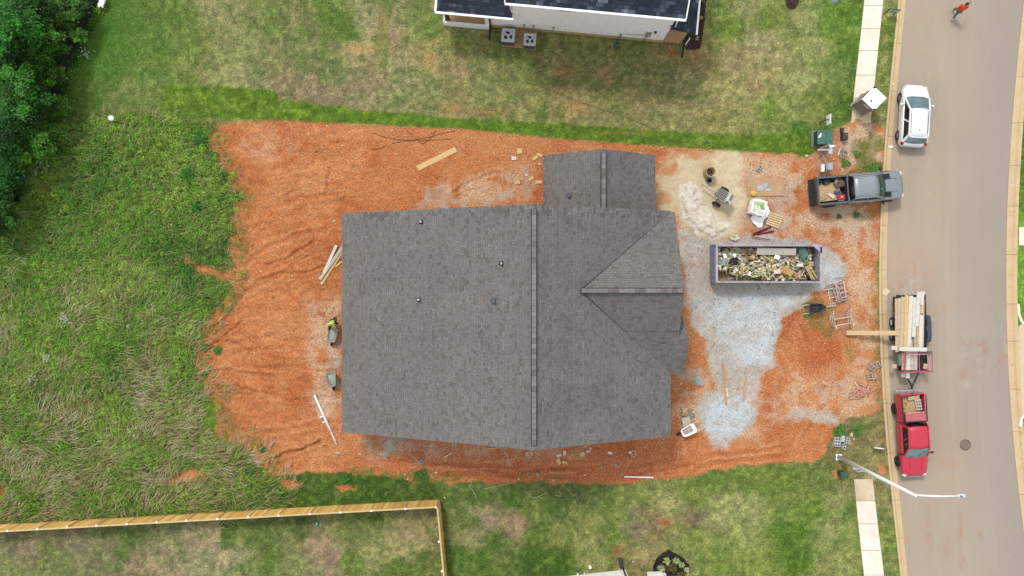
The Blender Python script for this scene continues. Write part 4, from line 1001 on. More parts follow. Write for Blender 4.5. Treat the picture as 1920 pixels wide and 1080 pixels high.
# ================================================================== timber fence
WOODC = M('fence_wood', srgb(206, 164, 92), .8)
def board_mat(name, a, b_, ax=0):
    """boards with their own tones: stripes across the run"""
    m, n, l, b = new_mat(name)
    tc = n.new('ShaderNodeTexCoord'); sp = n.new('ShaderNodeSeparateXYZ'); l.new(tc.outputs['Object'], sp.inputs[0])
    fl = math_n(n, l, 'FLOOR', math_n(n, l, 'DIVIDE', sp.outputs[ax], .145))
    wn = n.new('ShaderNodeTexWhiteNoise'); wn.noise_dimensions = '1D'; l.new(fl, wn.inputs['W'])
    cb = n.new('ShaderNodeCombineXYZ'); l.new(fl, cb.inputs[0]); l.new(math_n(n, l, 'MULTIPLY', sp.outputs[2], 1.5), cb.inputs[1])
    f = noise_tex(n, l, cb.outputs[0], 1.0, 4, .6)
    c = ramp(n, l, wn.outputs['Value'], [(0, a), (.8, b_), (1, tuple(min(.9, x * 1.2) for x in b_))])
    c = mixc(n, l, .6, c, ramp(n, l, f, [(.3, (.8, .78, .74)), (.7, (1.12, 1.12, 1.1))]), 'MULTIPLY')
    l.new(c, b.inputs['Base Color']); b.inputs['Roughness'].default_value = .8
    return m
M_FB = board_mat('fence_boards', tuple(1.55 * q for q in srgb(196, 152, 76)), tuple(1.55 * q for q in srgb(224, 184, 112)))
fence = thing('fence', 'new golden timber board fence with white post caps turning a corner', 'fence', at(825, 937, 0))
c0 = at(825, 937, 0)
FH = 1.62
def fence_run(pa, pb, side, npost, skip_first=False, offs=0.0):
    a = at(*pa) - c0; b_ = at(*pb) - c0; d = (b_ - a); L = d.length; u = d / L; nrm = Vector((-u.y, u.x, 0)) * side
    rz = math.atan2(u.y, u.x); rn = random.Random(3)
    n_ = int(L / .145); mb = MB()
    for i in range(n_):
        s = i * .145 + .0725
        mb.box((s, 0, FH / 2 + rn.uniform(-.012, .012) + .02), (.138, .02, FH + rn.uniform(-.02, .02)))
    bd = mb.build('board_panel', M_FB, fence, loc=a); bd.rotation_euler = (0, 0, rz)
    rl = MB()
    for z in (.35, .9, 1.42): rl.box((L / 2, side * .035, z), (L, .04, .09))
    rl.box((L / 2, side * .03, FH + .03), (L, .10, .03))
    r_ = rl.build('rail', M('fence_rail', srgb(226, 198, 144), .75), fence, loc=a); r_.rotation_euler = (0, 0, rz)
    return a, u, nrm, L
a, u, nrm, L = fence_run((-300, 1000), (825, 937), -1, 0)
def post_at(px, py):
    p = at(px, py, FH + .08) - c0; p.z = 0
    po = MB().box((0, 0, .82), (.095, .095, 1.64)).build('post', M('fence_post', srgb(206, 170, 110), .8), fence, loc=p)
    MB().box((0, 0, 1.665), (.13, .13, .05), taper=.7).build('post_cap', M_WHITE, po)
for px, py in ((13, 996), (69, 992), (125, 989), (180, 986), (237, 983), (293, 980), (349, 976.5), (407, 973.5), (465, 970), (522, 967.3), (580.5, 964.2), (638, 961.2), (696, 958.2), (760, 954.5), (817, 951.5), (-45, 999), (-102, 1002)): post_at(px, py)
fence_run((825, 936.6), (841, 1108), -1, 0)
for px, py in ((823, 1016), (828.5, 1072), (833, 1130)): post_at(px, py)
# ================================================================== vehicles (x forward, y left, z up)
def paint(name, c, rough=.3, coat=.6):
    return M(name, c, rough, var=.02, scale=3, spec=.5, coat=coat)
M_RUBBER = M('tyre_rubber', srgb(36, 36, 38), .85, scale=14)
M_RIM = M('alloy_rim', srgb(170, 174, 178), .3, metal=.6)
M_TRIM = M('black_trim', srgb(30, 31, 33), .6)
M_CHROME = M('chrome', srgb(214, 216, 218), .18, metal=.8)
M_TAIL = M('tail_lens', srgb(206, 30, 44), .25, var=.05)
M_HEAD = M('head_lens', srgb(226, 232, 236), .15, var=.04)
def glass(name, c):
    m, n, l, b = new_mat(name)
    tc = n.new('ShaderNodeTexCoord')
    f = noise_tex(n, l, tc.outputs['Object'], 2.2, 3, .5)
    l.new(ramp(n, l, f, [(.35, tuple(x * .75 for x in c)), (.65, tuple(x * 1.25 for x in c))]), b.inputs['Base Color'])
    b.inputs['Roughness'].default_value = .06; b.inputs['Specular IOR Level'].default_value = .9
    return m
G_BLUE = glass('tinted_windscreen', srgb(92, 122, 132)); G_GREEN = glass('green_tinted_windscreen', srgb(24, 66, 54)); G_DK = glass('dark_side_glass', srgb(26, 30, 33)); G_PALE = glass('pale_windscreen', srgb(118, 146, 150))
def shell(st, close=True):
    """st: (x, half width, bottom z, shoulder z, crown z)"""
    mb = MB(); V = []; prof_n = 0
    for (x, w_, zb, zs, zt) in st:
        h = [(w_ * .90, zb), (w_ * .99, zb + .16), (w_, zb + .55 * (zs - zb)), (w_ * .992, zs - .10), (w_ * .965, zs - .03), (w_ * .90, zs + .006), (w_ * .62, zs + (zt - zs) * .62), (w_ * .3, zs + (zt - zs) * .92)]
        row = [(x, -y, z) for y, z in h] + [(x, 0, zt)] + [(x, y, z) for y, z in h[::-1]]
        prof_n = len(row); V += row
    n_ = len(st); Fs = []
    for i in range(n_ - 1):
        for j in range(prof_n - 1):
            Fs.append((i * prof_n + j, (i + 1) * prof_n + j, (i + 1) * prof_n + j + 1, i * prof_n + j + 1))
        Fs.append((i * prof_n, i * prof_n + prof_n - 1, (i + 1) * prof_n + prof_n - 1, (i + 1) * prof_n))
    mb.add(V, Fs, 0, True)
    mb.add(V[:prof_n], [tuple(range(prof_n))[::-1]]); mb.add(V[-prof_n:], [tuple(range(prof_n))])
    return mb
def wheel(t, x, y, r=.38, wd=.27, rimc=None):
    s = 1 if y > 0 else -1
    Mx = Matrix.Rotation(R(90), 3, 'X')
    w_ = thing('wheel', None, None); w_.parent = t; w_.location = (x, y, r)
    h = wd / 2
    MB().lathe([(r * .60, -h), (r * .86, -h * 1.0), (r * .97, -h * .8), (r, -h * .4), (r, h * .4), (r * .97, h * .8), (r * .86, h), (r * .60, h)], (0, 0, 0), 24, M=Mx).build('tyre', M_RUBBER, w_)
    rm = MB().lathe([(0, 0), (r * .16, 0), (r * .2, -.02)], (0, s * h * .75, 0), 20, M=Mx)
    rm.lathe([(r * .54, -h * .85), (r * .60, -h * .92), (r * .61, h * .92), (r * .54, h * .85), (r * .5, 0)], (0, 0, 0), 20, M=Mx)
    for k in range(6):
        a = k * math.pi / 3
        rm.bar((0, s * h * .72, 0), (r * .56 * math.cos(a), s * h * .66, r * .56 * math.sin(a)), .06, .03)
    rm.lathe([(0, 0), (r * .52, 0)], (0, 0, 0), 16, M=Mx)
    rm.build('rim', rimc or M_RIM, w_)
def greenhouse(t, rear_b, rear_t, front_t, front_b, wb, wt, zb, zt, paintm, gl_f, gl_r, gl_s, split=.5, crown=.05, ovh=.03, side_x=None):
    # pillars + roof in body colour, glass panes set between
    rb = MB(); n_ = 7; V = []; nx_ = 6
    for i in range(nx_ + 1):
        x = rear_t - ovh + (front_t + ovh - rear_t + ovh) * i / nx_
        e = .0 if 0 < i < nx_ else -.015
        for j in range(n_):
            s = -1 + 2 * j / (n_ - 1)
            V.append((x + (.06 if i == nx_ else -.04 if i == 0 else 0) * (1 - s * s), wt * s, zt - .035 * (abs(s) ** 3) + crown * (1 - s * s) + e))
    Fs = [(i * n_ + j, (i + 1) * n_ + j, (i + 1) * n_ + j + 1, i * n_ + j + 1) for i in range(nx_) for j in range(n_ - 1)]
    k = len(V); V2 = V + [(x, y, z - .07) for x, y, z in V]
    F2 = Fs + [tuple(q + k for q in f)[::-1] for f in Fs]
    def edge(a, b_): F2.append((a, a + k, b_ + k, b_))
    for i in range(nx_): edge(i * n_, (i + 1) * n_); edge((i + 1) * n_ + n_ - 1, i * n_ + n_ - 1)
    for j in range(n_ - 1): edge(j + 1, j); edge(nx_ * n_ + j, nx_ * n_ + j + 1)
    rb.add(V2, F2, 0, True)
    roof = rb.build('roof', paintm, t)
    for s in (-1, 1):
        pl = MB()
        A = Vector((front_b, s * wb, zb)); B = Vector((front_t, s * wt, zt - .05)); Cc = Vector((rear_t, s * wt, zt - .05)); D = Vector((rear_b, s * wb, zb))
        pl.bar(A, B, .09, .07); pl.bar(D, Cc, .14, .06); pl.bar(B, Cc, .07, .06)
        mx_b = Vector((rear_b + (front_b - rear_b) * split, s * wb, zb)); mx_t = Vector((rear_t + (front_t - rear_t) * split, s * wt, zt - .05))
        pl.bar(mx_b, mx_t, .09, .05)
        pl.build('pillar', paintm, t)
    for nm, (x0, x1), gm in (('windscreen', (front_b, front_t), gl_f), ('rear_window', (rear_b, rear_t), gl_r)):
        g = MB(); sgn = 1 if nm == 'windscreen' else -1
        V = []
        for (x, w_, z, bow) in ((x0, wb * .95, zb, .10), ((x0 + x1) / 2, (wb + wt) / 2 * .955, (zb + zt) / 2 + .01, .09), (x1, wt * .95, zt - .05, .05)):
            for j in range(7):
                s = -1 + j / 3.0; V.append((x + sgn * bow * (1 - s * s), w_ * s, z))
        Fs = [(i * 7 + j, i * 7 + j + 1, (i + 1) * 7 + j + 1, (i + 1) * 7 + j) for i in range(2) for j in range(6)]
        if sgn < 0: Fs = [f[::-1] for f in Fs]
        g.add(V, Fs, 0, True); gg = g.build(nm, gm, t)
        if nm == 'windscreen':
            MB().tube([(x0 + .03, -wb * .6, zb + .03), (x0 + .02, -.1, zb + .05)], .012, 5).tube([(x0 + .03, .05, zb + .03), (x0 + .0, wb * .55, zb + .06)], .012, 5).build('wiper', M_TRIM, gg)
    for s in (-1, 1):
        for a0, a1 in ((0.06, split - .03), (split + .03, .94)):
            f = lambda t_, top: Vector(((rear_t if top else rear_b) + ((front_t - rear_t) if top else (front_b - rear_b)) * t_, s * (wt if top else wb) * .992, (zt - .09) if top else zb))
            q = [f(a0, 0), f(a1, 0), f(a1, 1), f(a0, 1)]
            if s > 0: q = q[::-1]
            MB().add(q, [(0, 1, 2, 3)]).build('side_window', gl_s, t)
    return roof
def mirror(t, x, y, z, m):
    s = 1 if y > 0 else -1
    MB().bar((x, y, z), (x + .02, y + s * .12, z + .02), .06, .04).blob((x - .02, y + s * .21, z + .05), (.07, .12, .10), 3, .05, 2, 0, True).build('mirror', m, t)

# ---------------------------------------------------------------- white hatchback
def place(pa, pb, za, zb):
    a = at(pa[0], pa[1], za); b_ = at(pb[0], pb[1], zb); a.z = b_.z = 0
    d = b_ - a
    return (a + b_) / 2, math.atan2(d.y, d.x), d.length
P_WHITE = M('white_car_paint', (.66, .68, .70), .3, var=.02, scale=3, metal=.25, coat=.6)
p, rz, L = place((1711, 275), (1718.5, 158), .6, .65)
t = thing('parked_car', 'white hatchback parked by the kerb, driver window open', 'car', (p.x, p.y, road_z(1712, 215)), rz)
Lh = L / 2; wv = .88
st = [(-Lh, wv * .74, .42, .66, .68), (-Lh + .06, wv * .88, .32, .80, .84), (-Lh + .25, wv * .96, .26, .92, .97), (-Lh + .7, wv, .22, .96, 1.02), (0, wv, .22, .94, 1.0), (Lh - 1.3, wv, .22, .92, .98), (Lh - .95, wv, .22, .90, .98), (Lh - .6, wv * .98, .24, .83, .92), (Lh - .3, wv * .92, .26, .74, .82), (Lh - .1, wv * .80, .3, .62, .68), (Lh, wv * .62, .36, .54, .56)]
shell(st).build('body', P_WHITE, t)
roof = greenhouse(t, -Lh + .24, -Lh + .60, Lh - 1.82, Lh - .93, wv * .90, wv * .72, .95, 1.47, P_WHITE, G_BLUE, G_PALE, G_DK, .50, .05)
MB().box((-Lh + .55, 0, 1.435), (.22, 1.12, .04)).build('spoiler', P_WHITE, t, bevel=.015)
MB().tube([(-Lh + .95, 0, 1.52), (-Lh + .85, 0, 1.62)], .012, 5).blob((-Lh + .96, 0, 1.52), (.05, .03, .02), 1, 0, 1).build('aerial', M_TRIM, t)
for s in (-1, 1):
    MB().bar((-Lh + .75, s * .54, 1.492), (Lh - 1.9, s * .56, 1.495), .03, .015).build('roof_strip', M_TRIM, t)
    MB().blob((-Lh + .2, s * wv * .86, .84), (.16, .10, .17), 2, .05, 2, 0, True).build('tail_light', M_TAIL, t)
    MB().blob((Lh - .28, s * wv * .76, .68), (.2, .1, .09), 2, .05, 2, 0, True).build('headlight', M_HEAD, t)
    mirror(t, Lh - 1.42, s * wv * .93, .98, P_WHITE)
    for x in (-.42, .5): MB().bar((x - .1, s * (wv + .015), .86), (x + .1, s * (wv + .015), .86), .035, .035).build('handle', P_WHITE, t, bevel=.01)
    for x in (-Lh + .78, Lh - .82): wheel(t, x, s * (wv - .10), .33, .22)
MB().box((-Lh - .01, 0, .72), (.03, .5, .11)).build('licence_plate', M('plate_white', srgb(222, 226, 230)), t)

# ---------------------------------------------------------------- pickups
def pickup(label, p, rz, L, z0, col, glf, wv, dark_bed=False, bedlen=1.95, hood_vents=False, fend=None, spare=0):
    t = thing('pickup_truck', label, 'pickup truck', (p.x, p.y, z0), rz)
    Lh = L / 2; xb = -Lh + .22; xbe = xb + bedlen; xc = xbe + .08     # bed end, cab start
    xw = Lh - 1.42                                                    # cowl
    zr = 1.32 if not dark_bed else 1.42; zrf = 1.74 if not dark_bed else 1.9; zh = 1.06 if not dark_bed else 1.2
    st = [(xc, wv, .42, zh + .08, zh + .1), (xc + .5, wv, .42, zh + .06, zh + .1), (xw - .4, wv, .42, zh + .02, zh + .08), (xw, wv, .42, zh - .02, zh + .08), (xw + .5, wv * .985, .44, zh - .07, zh + .03), (Lh - .45, wv * .95, .46, zh - .12, zh - .03), (Lh - .18, wv * .88, .48, zh - .18, zh - .1), (Lh - .05, wv * .76, .5, zh - .3, zh - .24), (Lh, wv * .6, .52, zh - .42, zh - .38)]
    shell(st).build('body', col, t)
    roof = greenhouse(t, xc + .08, xc + .2, xw - .68, xw + .02, wv * .90, wv * .74, zh + .06, zrf, col, glf, G_DK, G_DK, .5, .05)
    if dark_bed:
        rr = MB()
        for k in range(7): rr.bar((xc + .3, -.55 + .183 * k, zrf + .048 - .03 * abs(k - 3) / 3), (xc + .7, -.55 + .183 * k, zrf + .05 - .03 * abs(k - 3) / 3), .018, .014)
        rr.build('roof_rib', col, roof)
    # bed
    bm_ = fend or col
    for s in (-1, 1):
        bd = MB(); V = []
        for x, k in ((xb, .97), (xb + .15, 1.0), (xbe, 1.0)):
            V += [(x, s * wv * .9 * k, .45), (x, s * wv * k, .75), (x, s * wv * k, zr - .15), (x, s * wv * .97 * k, zr), (x, s * (wv - .16) * k, zr), (x, s * (wv - .16), .78)]
        Fs = []
        for i in range(2):
            for j in range(5):
                f = (i * 6 + j, (i + 1) * 6 + j, (i + 1) * 6 + j + 1, i * 6 + j + 1); Fs.append(f if s < 0 else f[::-1])
        for e in (0, 12):
            f = tuple(e + j for j in range(6)); Fs.append(f)
        bd.add(V, Fs)
        bd.build('bed_side', bm_, t, bevel=.015)
    MB().box(((xb + xbe) / 2, 0, .76), (xbe - xb, 2 * wv - .34, .05)).box((xbe - .02, 0, 1.05), (.05, 2 * wv - .34, .6)).build('bed_floor', M('bed_liner', srgb(54, 54, 56), .8), t)
    tg = MB().box((xb - .01, 0, 1.0), (.07, 2 * wv - .1, zr * .98 - .68)).build('tailgate', bm_, t, bevel=.02)
    MB().box((xb - .05, 0, zr - .22), (.03, .22, .06)).build('handle', M_TRIM, tg)
    MB().box((-Lh + .1, 0, .58), (.26, 2 * wv - .12, .22)).build('bumper', M_CHROME if not dark_bed else M_TRIM, t, bevel=.03)
    MB().box((Lh - .02, 0, .56), (.16, 2 * wv - .4, .2)).build('bumper', M_CHROME if not dark_bed else col, t, bevel=.04)
    if dark_bed:
        rl = MB()
        for s in (-1, 1): rl.bar((xb + .02, s * (wv - .09), zr + .03), (xbe, s * (wv - .09), zr + .03), .1, .05)
        rl.bar((xb + .04, -wv + .1, zr + .03), (xb + .04, wv - .1, zr + .03), .07, .05); rl.bar((xbe - .02, -wv + .1, zr + .04), (xbe - .02, wv - .1, zr + .04), .09, .06)
        rl.build('bed_rail', M('bed_rail_grey', srgb(96, 108, 112), .5), t, bevel=.01)
    else:
        for s in (-1, 1): MB().bar((xb + .04, s * (wv - .1), zr + .012), (xbe, s * (wv - .1), zr + .012), .12, .02).build('bed_rail', M('bed_rail_black', srgb(50, 44, 48), .6), t)
    for s in (-1, 1):
        MB().blob((xb + .02, s * (wv - .07), 1.02), (.07, .08, .2), 2, .03, 2).build('tail_light', M_TAIL, t)
        MB().blob((Lh - .16, s * wv * .74, zh - .26), (.12, .17, .11), 2, .03, 2, 0, True).build('headlight', M_HEAD, t)
        mirror(t, xw - .18, s * wv * .95, zh + .1, M_TRIM)
        for x in (xc + .55, xc + 1.45): MB().bar((x - .1, s * (wv + .012), zh - .02), (x + .1, s * (wv + .012), zh - .02), .03, .04).build('handle', M_CHROME if dark_bed else col, t)
        for x in (-Lh + 1.22, Lh - .95): wheel(t, x, s * (wv - .08), .39 if dark_bed else .36, .27, None if dark_bed else M('steel_wheel', srgb(52, 52, 55), .5))
        ar = MB()
        for x in (-Lh + 1.22,):
            pts = [(x + .46 * math.cos(a), s * (wv + .005), .39 + .46 * math.sin(a)) for a in np.linspace(.1, math.pi - .1, 9)]
            ar.tube(pts, .035, 6)
        ar.build('wheel_arch', M_TRIM if dark_bed else bm_, t)
    # bonnet seams as thin darker lines
    MB().bar((xw + .08, -.5 * wv, zh + .065), (Lh - .5, -.42 * wv, zh - .01), .014, .012).bar((xw + .08, .5 * wv, zh + .065), (Lh - .5, .42 * wv, zh - .01), .014, .012).build('bonnet_crease', M('grey_seam', srgb(80, 84, 88)) if dark_bed else M('red_seam', srgb(150, 26, 46)), t)
    if hood_vents:
        for s in (-1, 1): MB().box((xw + .26, s * wv * .62, zh + .055), (.34, .36, .05), M=Euler((-s * .06, .1, s * .06)).to_matrix()).build('hood_vent', M_TRIM, t, bevel=.01)
    return t, (xb, xbe, xc, xw, zr, zrf, zh, Lh)
# grey pickup on the verge
p, rz, L = place((1519.5, 362), (1692, 346), .7, .8)
P_GREY = M('blue_grey_paint', (.24, .275, .295), .40, var=.02, scale=3, metal=.75, coat=.5)
P_DKG = paint('dark_grey_paint_truck', srgb(62, 66, 70), .4)
gt, gi = pickup('grey four door pickup with loaded black bed, parked across the kerb', p, rz, L, .0, P_GREY, G_GREEN, .95, True, 1.95, True, P_DKG)
MB().box((gi[3] - .32, -.18, gi[6] + .42), (.2, .14, .012), M=Euler((0, .75, .4)).to_matrix()).build('sticker', M('turquoise_sticker', srgb(150, 232, 206), .5), gt)
def in_frame(root, pos, rz=0):
    M4 = Matrix.Translation(root.location) @ Matrix.Rotation(root.rotation_euler.z, 4, 'Z')
    q = M4 @ Vector(pos); return q, root.rotation_euler.z + rz
def loose(name, mb, mat, root, pos, rz, label, cat, group=None, bevel=0):
    q, a = in_frame(root, pos, rz)
    o = mb.build(name, mat, None, bevel); o.location = q; o.rotation_euler = (0, 0, a)
    return tag(o, label, cat, group)
def osb(name, a, b_):
    m, n, l, b = new_mat(name)
    tc = n.new('ShaderNodeTexCoord'); mp = n.new('ShaderNodeMapping'); mp.inputs['Scale'].default_value = (8, 30, 8); mp.inputs['Rotation'].default_value = (0, 0, .5); l.new(tc.outputs['Object'], mp.inputs[0])
    v_ = n.new('ShaderNodeTexVoronoi'); v_.inputs['Scale'].default_value = 1; l.new(mp.outputs[0], v_.inputs['Vector'])
    sp = n.new('ShaderNodeSeparateColor'); l.new(v_.outputs['Color'], sp.inputs[0])
    l.new(ramp(n, l, sp.outputs[0], [(0, a), (1, b_)]), b.inputs['Base Color']); b.inputs['Roughness'].default_value = .85
    return m
M_OSB = osb('osb', srgb(186, 154, 110), srgb(220, 192, 148))
xb, xbe, xc, xw, zr, zrf, zh, Lh = gi
loose('wood_panel', MB().box((0, 0, 0), (1.5, 1.16, .02), M=Euler((0, -.03, .03)).to_matrix()), M_OSB, gt, (xb + .78, -.06, .98), 0, 'tan chipboard sheet lying in the grey pickup bed', 'board')
loose('white_board', MB().box((0, 0, 0), (.46, .2, .07)), M('cream_foam', srgb(238, 228, 208)), gt, (xb + .98, -.32, 1.06), R(-38), 'cream white offcut on the chipboard in the grey pickup', 'offcut')
ck = thing('cool_box', 'red cool box with white lid stripe in the grey pickup bed', 'cool box'); q, a = in_frame(gt, (xbe - .36, -.5, .8), 0.05); ck.location = q; ck.rotation_euler = (0, 0, a)
MB().box((0, 0, .2), (.5, .34, .38)).build('box', M('red_plastic', srgb(214, 34, 62), .45), ck, bevel=.03)
MB().box((0, 0, .41), (.46, .3, .05)).build('lid', M('red_plastic', srgb(214, 34, 62)), ck, bevel=.02)
MB().box((.0, .03, .438), (.1, .08, .01)).build('badge', M_WHITE, ck); MB().box((0, -.19, .3), (.44, .05, .05)).build('handle', M_WHITE, ck, bevel=.01)
loose('tool_case', MB().box((0, 0, .1), (.26, .2, .2)).box((0, 0, .22), (.12, .03, .03)), M('blue_case', srgb(72, 92, 160)), gt, (xbe - .62, -.14, .98), -.5, 'small blue case beside the red cool box', 'tool case', bevel=.015)
sv = thing('shovel', 'shovel with pale handle leaning in the grey pickup bed', 'shovel'); q, a = in_frame(gt, (xbe - .55, .38, 1.15), R(-78)); sv.location = q; sv.rotation_euler = (0, 0, a)
MB().tube([(0, 0, 0), (.8, 0, .12)], .018, 8).build('handle', M('pale_wood', srgb(222, 176, 146)), sv); MB().slab([(-.28, -.1, .02), (0, -.11, .03), (0, .11, .03), (-.28, .1, .02)], .012).build('blade', M_GALV, sv)
loose('rubbish_bag', MB().blob((0, 0, .2), (.3, .22, .2), 4, .35, 3), M('black_bag', srgb(40, 42, 48), .35, scale=18, bmp=.6), gt, (xb + .75, .62, .82), .1, 'black bag stuffed along the side of the grey pickup bed', 'bag')
loose('debris_sack', MB().blob((0, 0, .22), (.32, .3, .26), 9, .4, 3), M('brown_sack', srgb(120, 92, 78), .9, scale=14, bmp=.6), gt, (xbe - .38, .42, .82), .2, 'brown rubble sack at the cab end of the grey pickup bed', 'sack')
loose('lath', MB().bar((0, 0, 0), (.6, 0, .05), .04, .025), M('pale_wood', srgb(222, 176, 146)), gt, (xb + .14, -.66, 1.05), R(28), 'thin wooden lath across the grey pickup bed', 'lath')
loose('rope_coil', MB().lathe([(.11, 0), (.15, .03), (.18, 0), (.15, -.03)], (0, 0, 0), 16).lathe([(.08, .02), (.11, .05), (.14, .02)], (.02, .03, .02), 16), M('grey_rope', srgb(110, 112, 114), .8), gt, (xb + .32, .58, 1.0), 0, 'grey cable coil at the tailgate end of the grey pickup bed', 'cable')
# red pickup on the street
p, rz, L = place((1705, 732), (1713.5, 893), .7, .6)
P_RED = paint('red_truck_paint', srgb(214, 36, 68), .4, .4)
rt, ri = pickup('red four door pickup hitched to the lumber trailer by the kerb', p, rz, L, road_z(1708, 810), P_RED, G_PALE, .87, False, 1.78)
xb, xbe, xc, xw, zr, zrf, zh, Lh = ri
loose('wood_panel', MB().box((0, 0, 0), (1.2, 1.3, .02)), M_OSB, rt, (xb + .62, 0, .82), 0, 'chipboard sheet lining the red pickup bed', 'board')
tb = thing('tool_chest', 'faded red tool chest across the red pickup bed', 'tool chest'); q, a = in_frame(rt, (xbe - .33, .06, 0.8), 0); tb.location = q; tb.rotation_euler = (0, 0, a)
MB().box((0, 0, .26), (.52, 1.3, .52)).build('chest', M('faded_red', srgb(196, 104, 108), .6), tb, bevel=.015)
MB().box((-.02, 0, .545), (.58, 1.34, .05)).build('lid', M('faded_red_lid', srgb(200, 112, 116), .6), tb, bevel=.015); MB().bar((-.3, -.66, .56), (-.3, .66, .56), .03, .03).build('lid_edge', M('pink_edge', srgb(240, 196, 190)), tb)
hc = MB()
for k in range(5):
    r_ = .2 - .02 * (k % 3); hc.tube([(r_ * math.cos(a) * 1.05, r_ * math.sin(a) * .95, .02 + .022 * k) for a in np.linspace(0, 6.28, 22)], .016, 5, caps=False)
loose('hose_coil', hc, M('yellow_hose', srgb(240, 206, 40), .5), rt, (xb + .72, -.42, .84), 0, 'yellow hose coil on the red pickup bed', 'hose')
loose('wood_panel', MB().box((0, 0, 0), (.3, .74, .03), M=Euler((0, .5, .1)).to_matrix()), M('cream_panel', srgb(232, 212, 170)), rt, (xb + .24, .14, 1.05), 0, 'cream wooden panel against the tailgate of the red pickup', 'board')
fr = MB()
for k in range(3): fr.bar((-.35, -.12 + .12 * k, .1 + .06 * k), (.4, -.1 + .12 * k, .1 + .05 * k), .05, .03)
for k in range(4): fr.bar((-.3 + .2 * k, -.16, .14), (-.28 + .2 * k, .2, .24), .05, .03)
loose('folding_ladder', fr, M('ladder_white', srgb(226, 226, 222), .5), rt, (xb + .7, .42, .86), R(6), 'white folded step ladder in the red pickup bed', 'ladder')
loose('pole', MB().tube([(0, 0, 0), (1.65, 0, .02)], .03, 8), M('red_white_pole', srgb(232, 150, 152), .6), rt, (xb - .45, .70, 1.42), R(-2), 'pink white pole sticking out past the red pickup tailgate', 'pole')

# ---------------------------------------------------------------- lumber trailer
p, rz, L = place((1709, 553), (1712, 696), .6, .6)
z0 = road_z(1708, 620)
tr = thing('utility_trailer', 'red railed utility trailer loaded with weathered planks', 'trailer', (p.x, p.y, z0), rz)
M_TRED = M('trailer_red', srgb(204, 96, 118), .55, scale=8); M_TBLK = M('trailer_black', srgb(44, 46, 50), .6)
Lh = L / 2; hw = .92
fr = MB().box((0, 0, .56), (L, 2 * hw, .1))
for s in (-1, 1): fr.bar((-Lh, s * hw, .64), (Lh, s * hw, .64), .06, .1)
fr.build('bed', M_TBLK, tr)
MB().bar((Lh, -.5, .52), (Lh + 1.1, 0, .5), .07, .08).bar((Lh, .5, .52), (Lh + 1.1, 0, .5), .07, .08).bar((Lh + .9, 0, .5), (Lh + 1.35, 0, .5), .09, .09).build('drawbar', M_TBLK, tr)
MB().tube([(Lh + .85, .08, .1), (Lh + .85, .08, .75)], .035, 8).build('jack', M_GALV, tr)
rk = MB()
xr0, xr1 = Lh - 1.28, Lh - .02; zt = 1.42
for x in (xr0, xr1): rk.bar((x, -hw + .02, zt), (x, hw - .02, zt), .045, .045)
for y in (-hw + .02, 0.05, hw - .02): rk.bar((xr0, y, zt), (xr1, y, zt), .045, .045)
for x in (xr0, xr1):
    for y in (-hw + .02, hw - .02): rk.bar((x, y, .66), (x, y, zt), .06, .06)
for k in range(3): rk.bar((xr0 + .3 + .3 * k, -hw + .02, zt - .05 - .2 * k), (xr0 + .3 + .3 * k, -hw + .3, zt - .05 - .2 * k), .04, .04)
for z in (.9, 1.15): rk.bar((xr1, -hw, z), (xr1, hw, z), .05, .05)
for y in (-hw + .02, hw - .02): rk.bar((xr0, y, 1.05), (xr1, y, 1.05), .05, .05)
rk.build('rack', M_TRED, tr)
MB().bar((xr0 + .25, -hw + .06, 1.3), (xr1 - .1, -hw + .06, 1.3), .04, .03).bar((xr0 + .25, hw - .25, 1.46), (xr1 - .1, hw - .25, 1.46), .04, .03).bar((xr0 + .1, -hw + .2, 1.46), (xr0 + .1, hw - .2, 1.46), .05, .03).build('rack_rail', M('rack_pale', srgb(222, 176, 182), .6), tr)
for s in (-1, 1):
    for x in (-.72, .2): wheel(tr, x, s * (hw + .18), .33, .22, M('white_rim', srgb(214, 214, 210), .5) if x < 0 else None)
fd = MB()
pts = [(-1.15, .42), (-1.05, .68), (-.75, .76), (.25, .76), (.55, .68), (.65, .42)]
for (x0, z0_), (x1, z1_) in zip(pts[:-1], pts[1:]): fd.bar((x0, -hw - .18, z0_), (x1, -hw - .18, z1_), .26, .015)
# only the road side keeps its mudguard; on the kerb side both wheels are bare
s_road = 1 if (Matrix.Rotation(rz, 3, 'Z') @ Vector((0, 1, 0))).x > 0 else -1
fd2 = MB()
for (x0, z0_), (x1, z1_) in zip(pts[:-1], pts[1:]): fd2.bar((x0, s_road * (hw + .18), z0_), (x1, s_road * (hw + .18), z1_), .28, .02)
fd2.build('mudguard', M('mudguard_blue_black', srgb(66, 78, 92), .4), tr)
fd3 = MB().box((-.26, -s_road * (hw + .05), .72), (.6, .12, .02)).build('mudguard', M_TRIM, tr)
MB().box((xr0 + .45, -s_road * (hw + .12), .95), (.8, .16, .3)).build('side_box', M('green_grey_box', srgb(120, 136, 132), .6), tr, bevel=.01)
for s in (-1, 1): MB().box((-Lh - .02, s * (hw - .1), .55), (.04, .14, .1)).build('tail_light', M_TAIL, tr)
MB().bar((-Lh + .1, -s_road * (hw + .12), .5), (-Lh + 1.1, -s_road * (hw + .12), .6), .12, .2).build('ramp_rail', M_TBLK, tr)
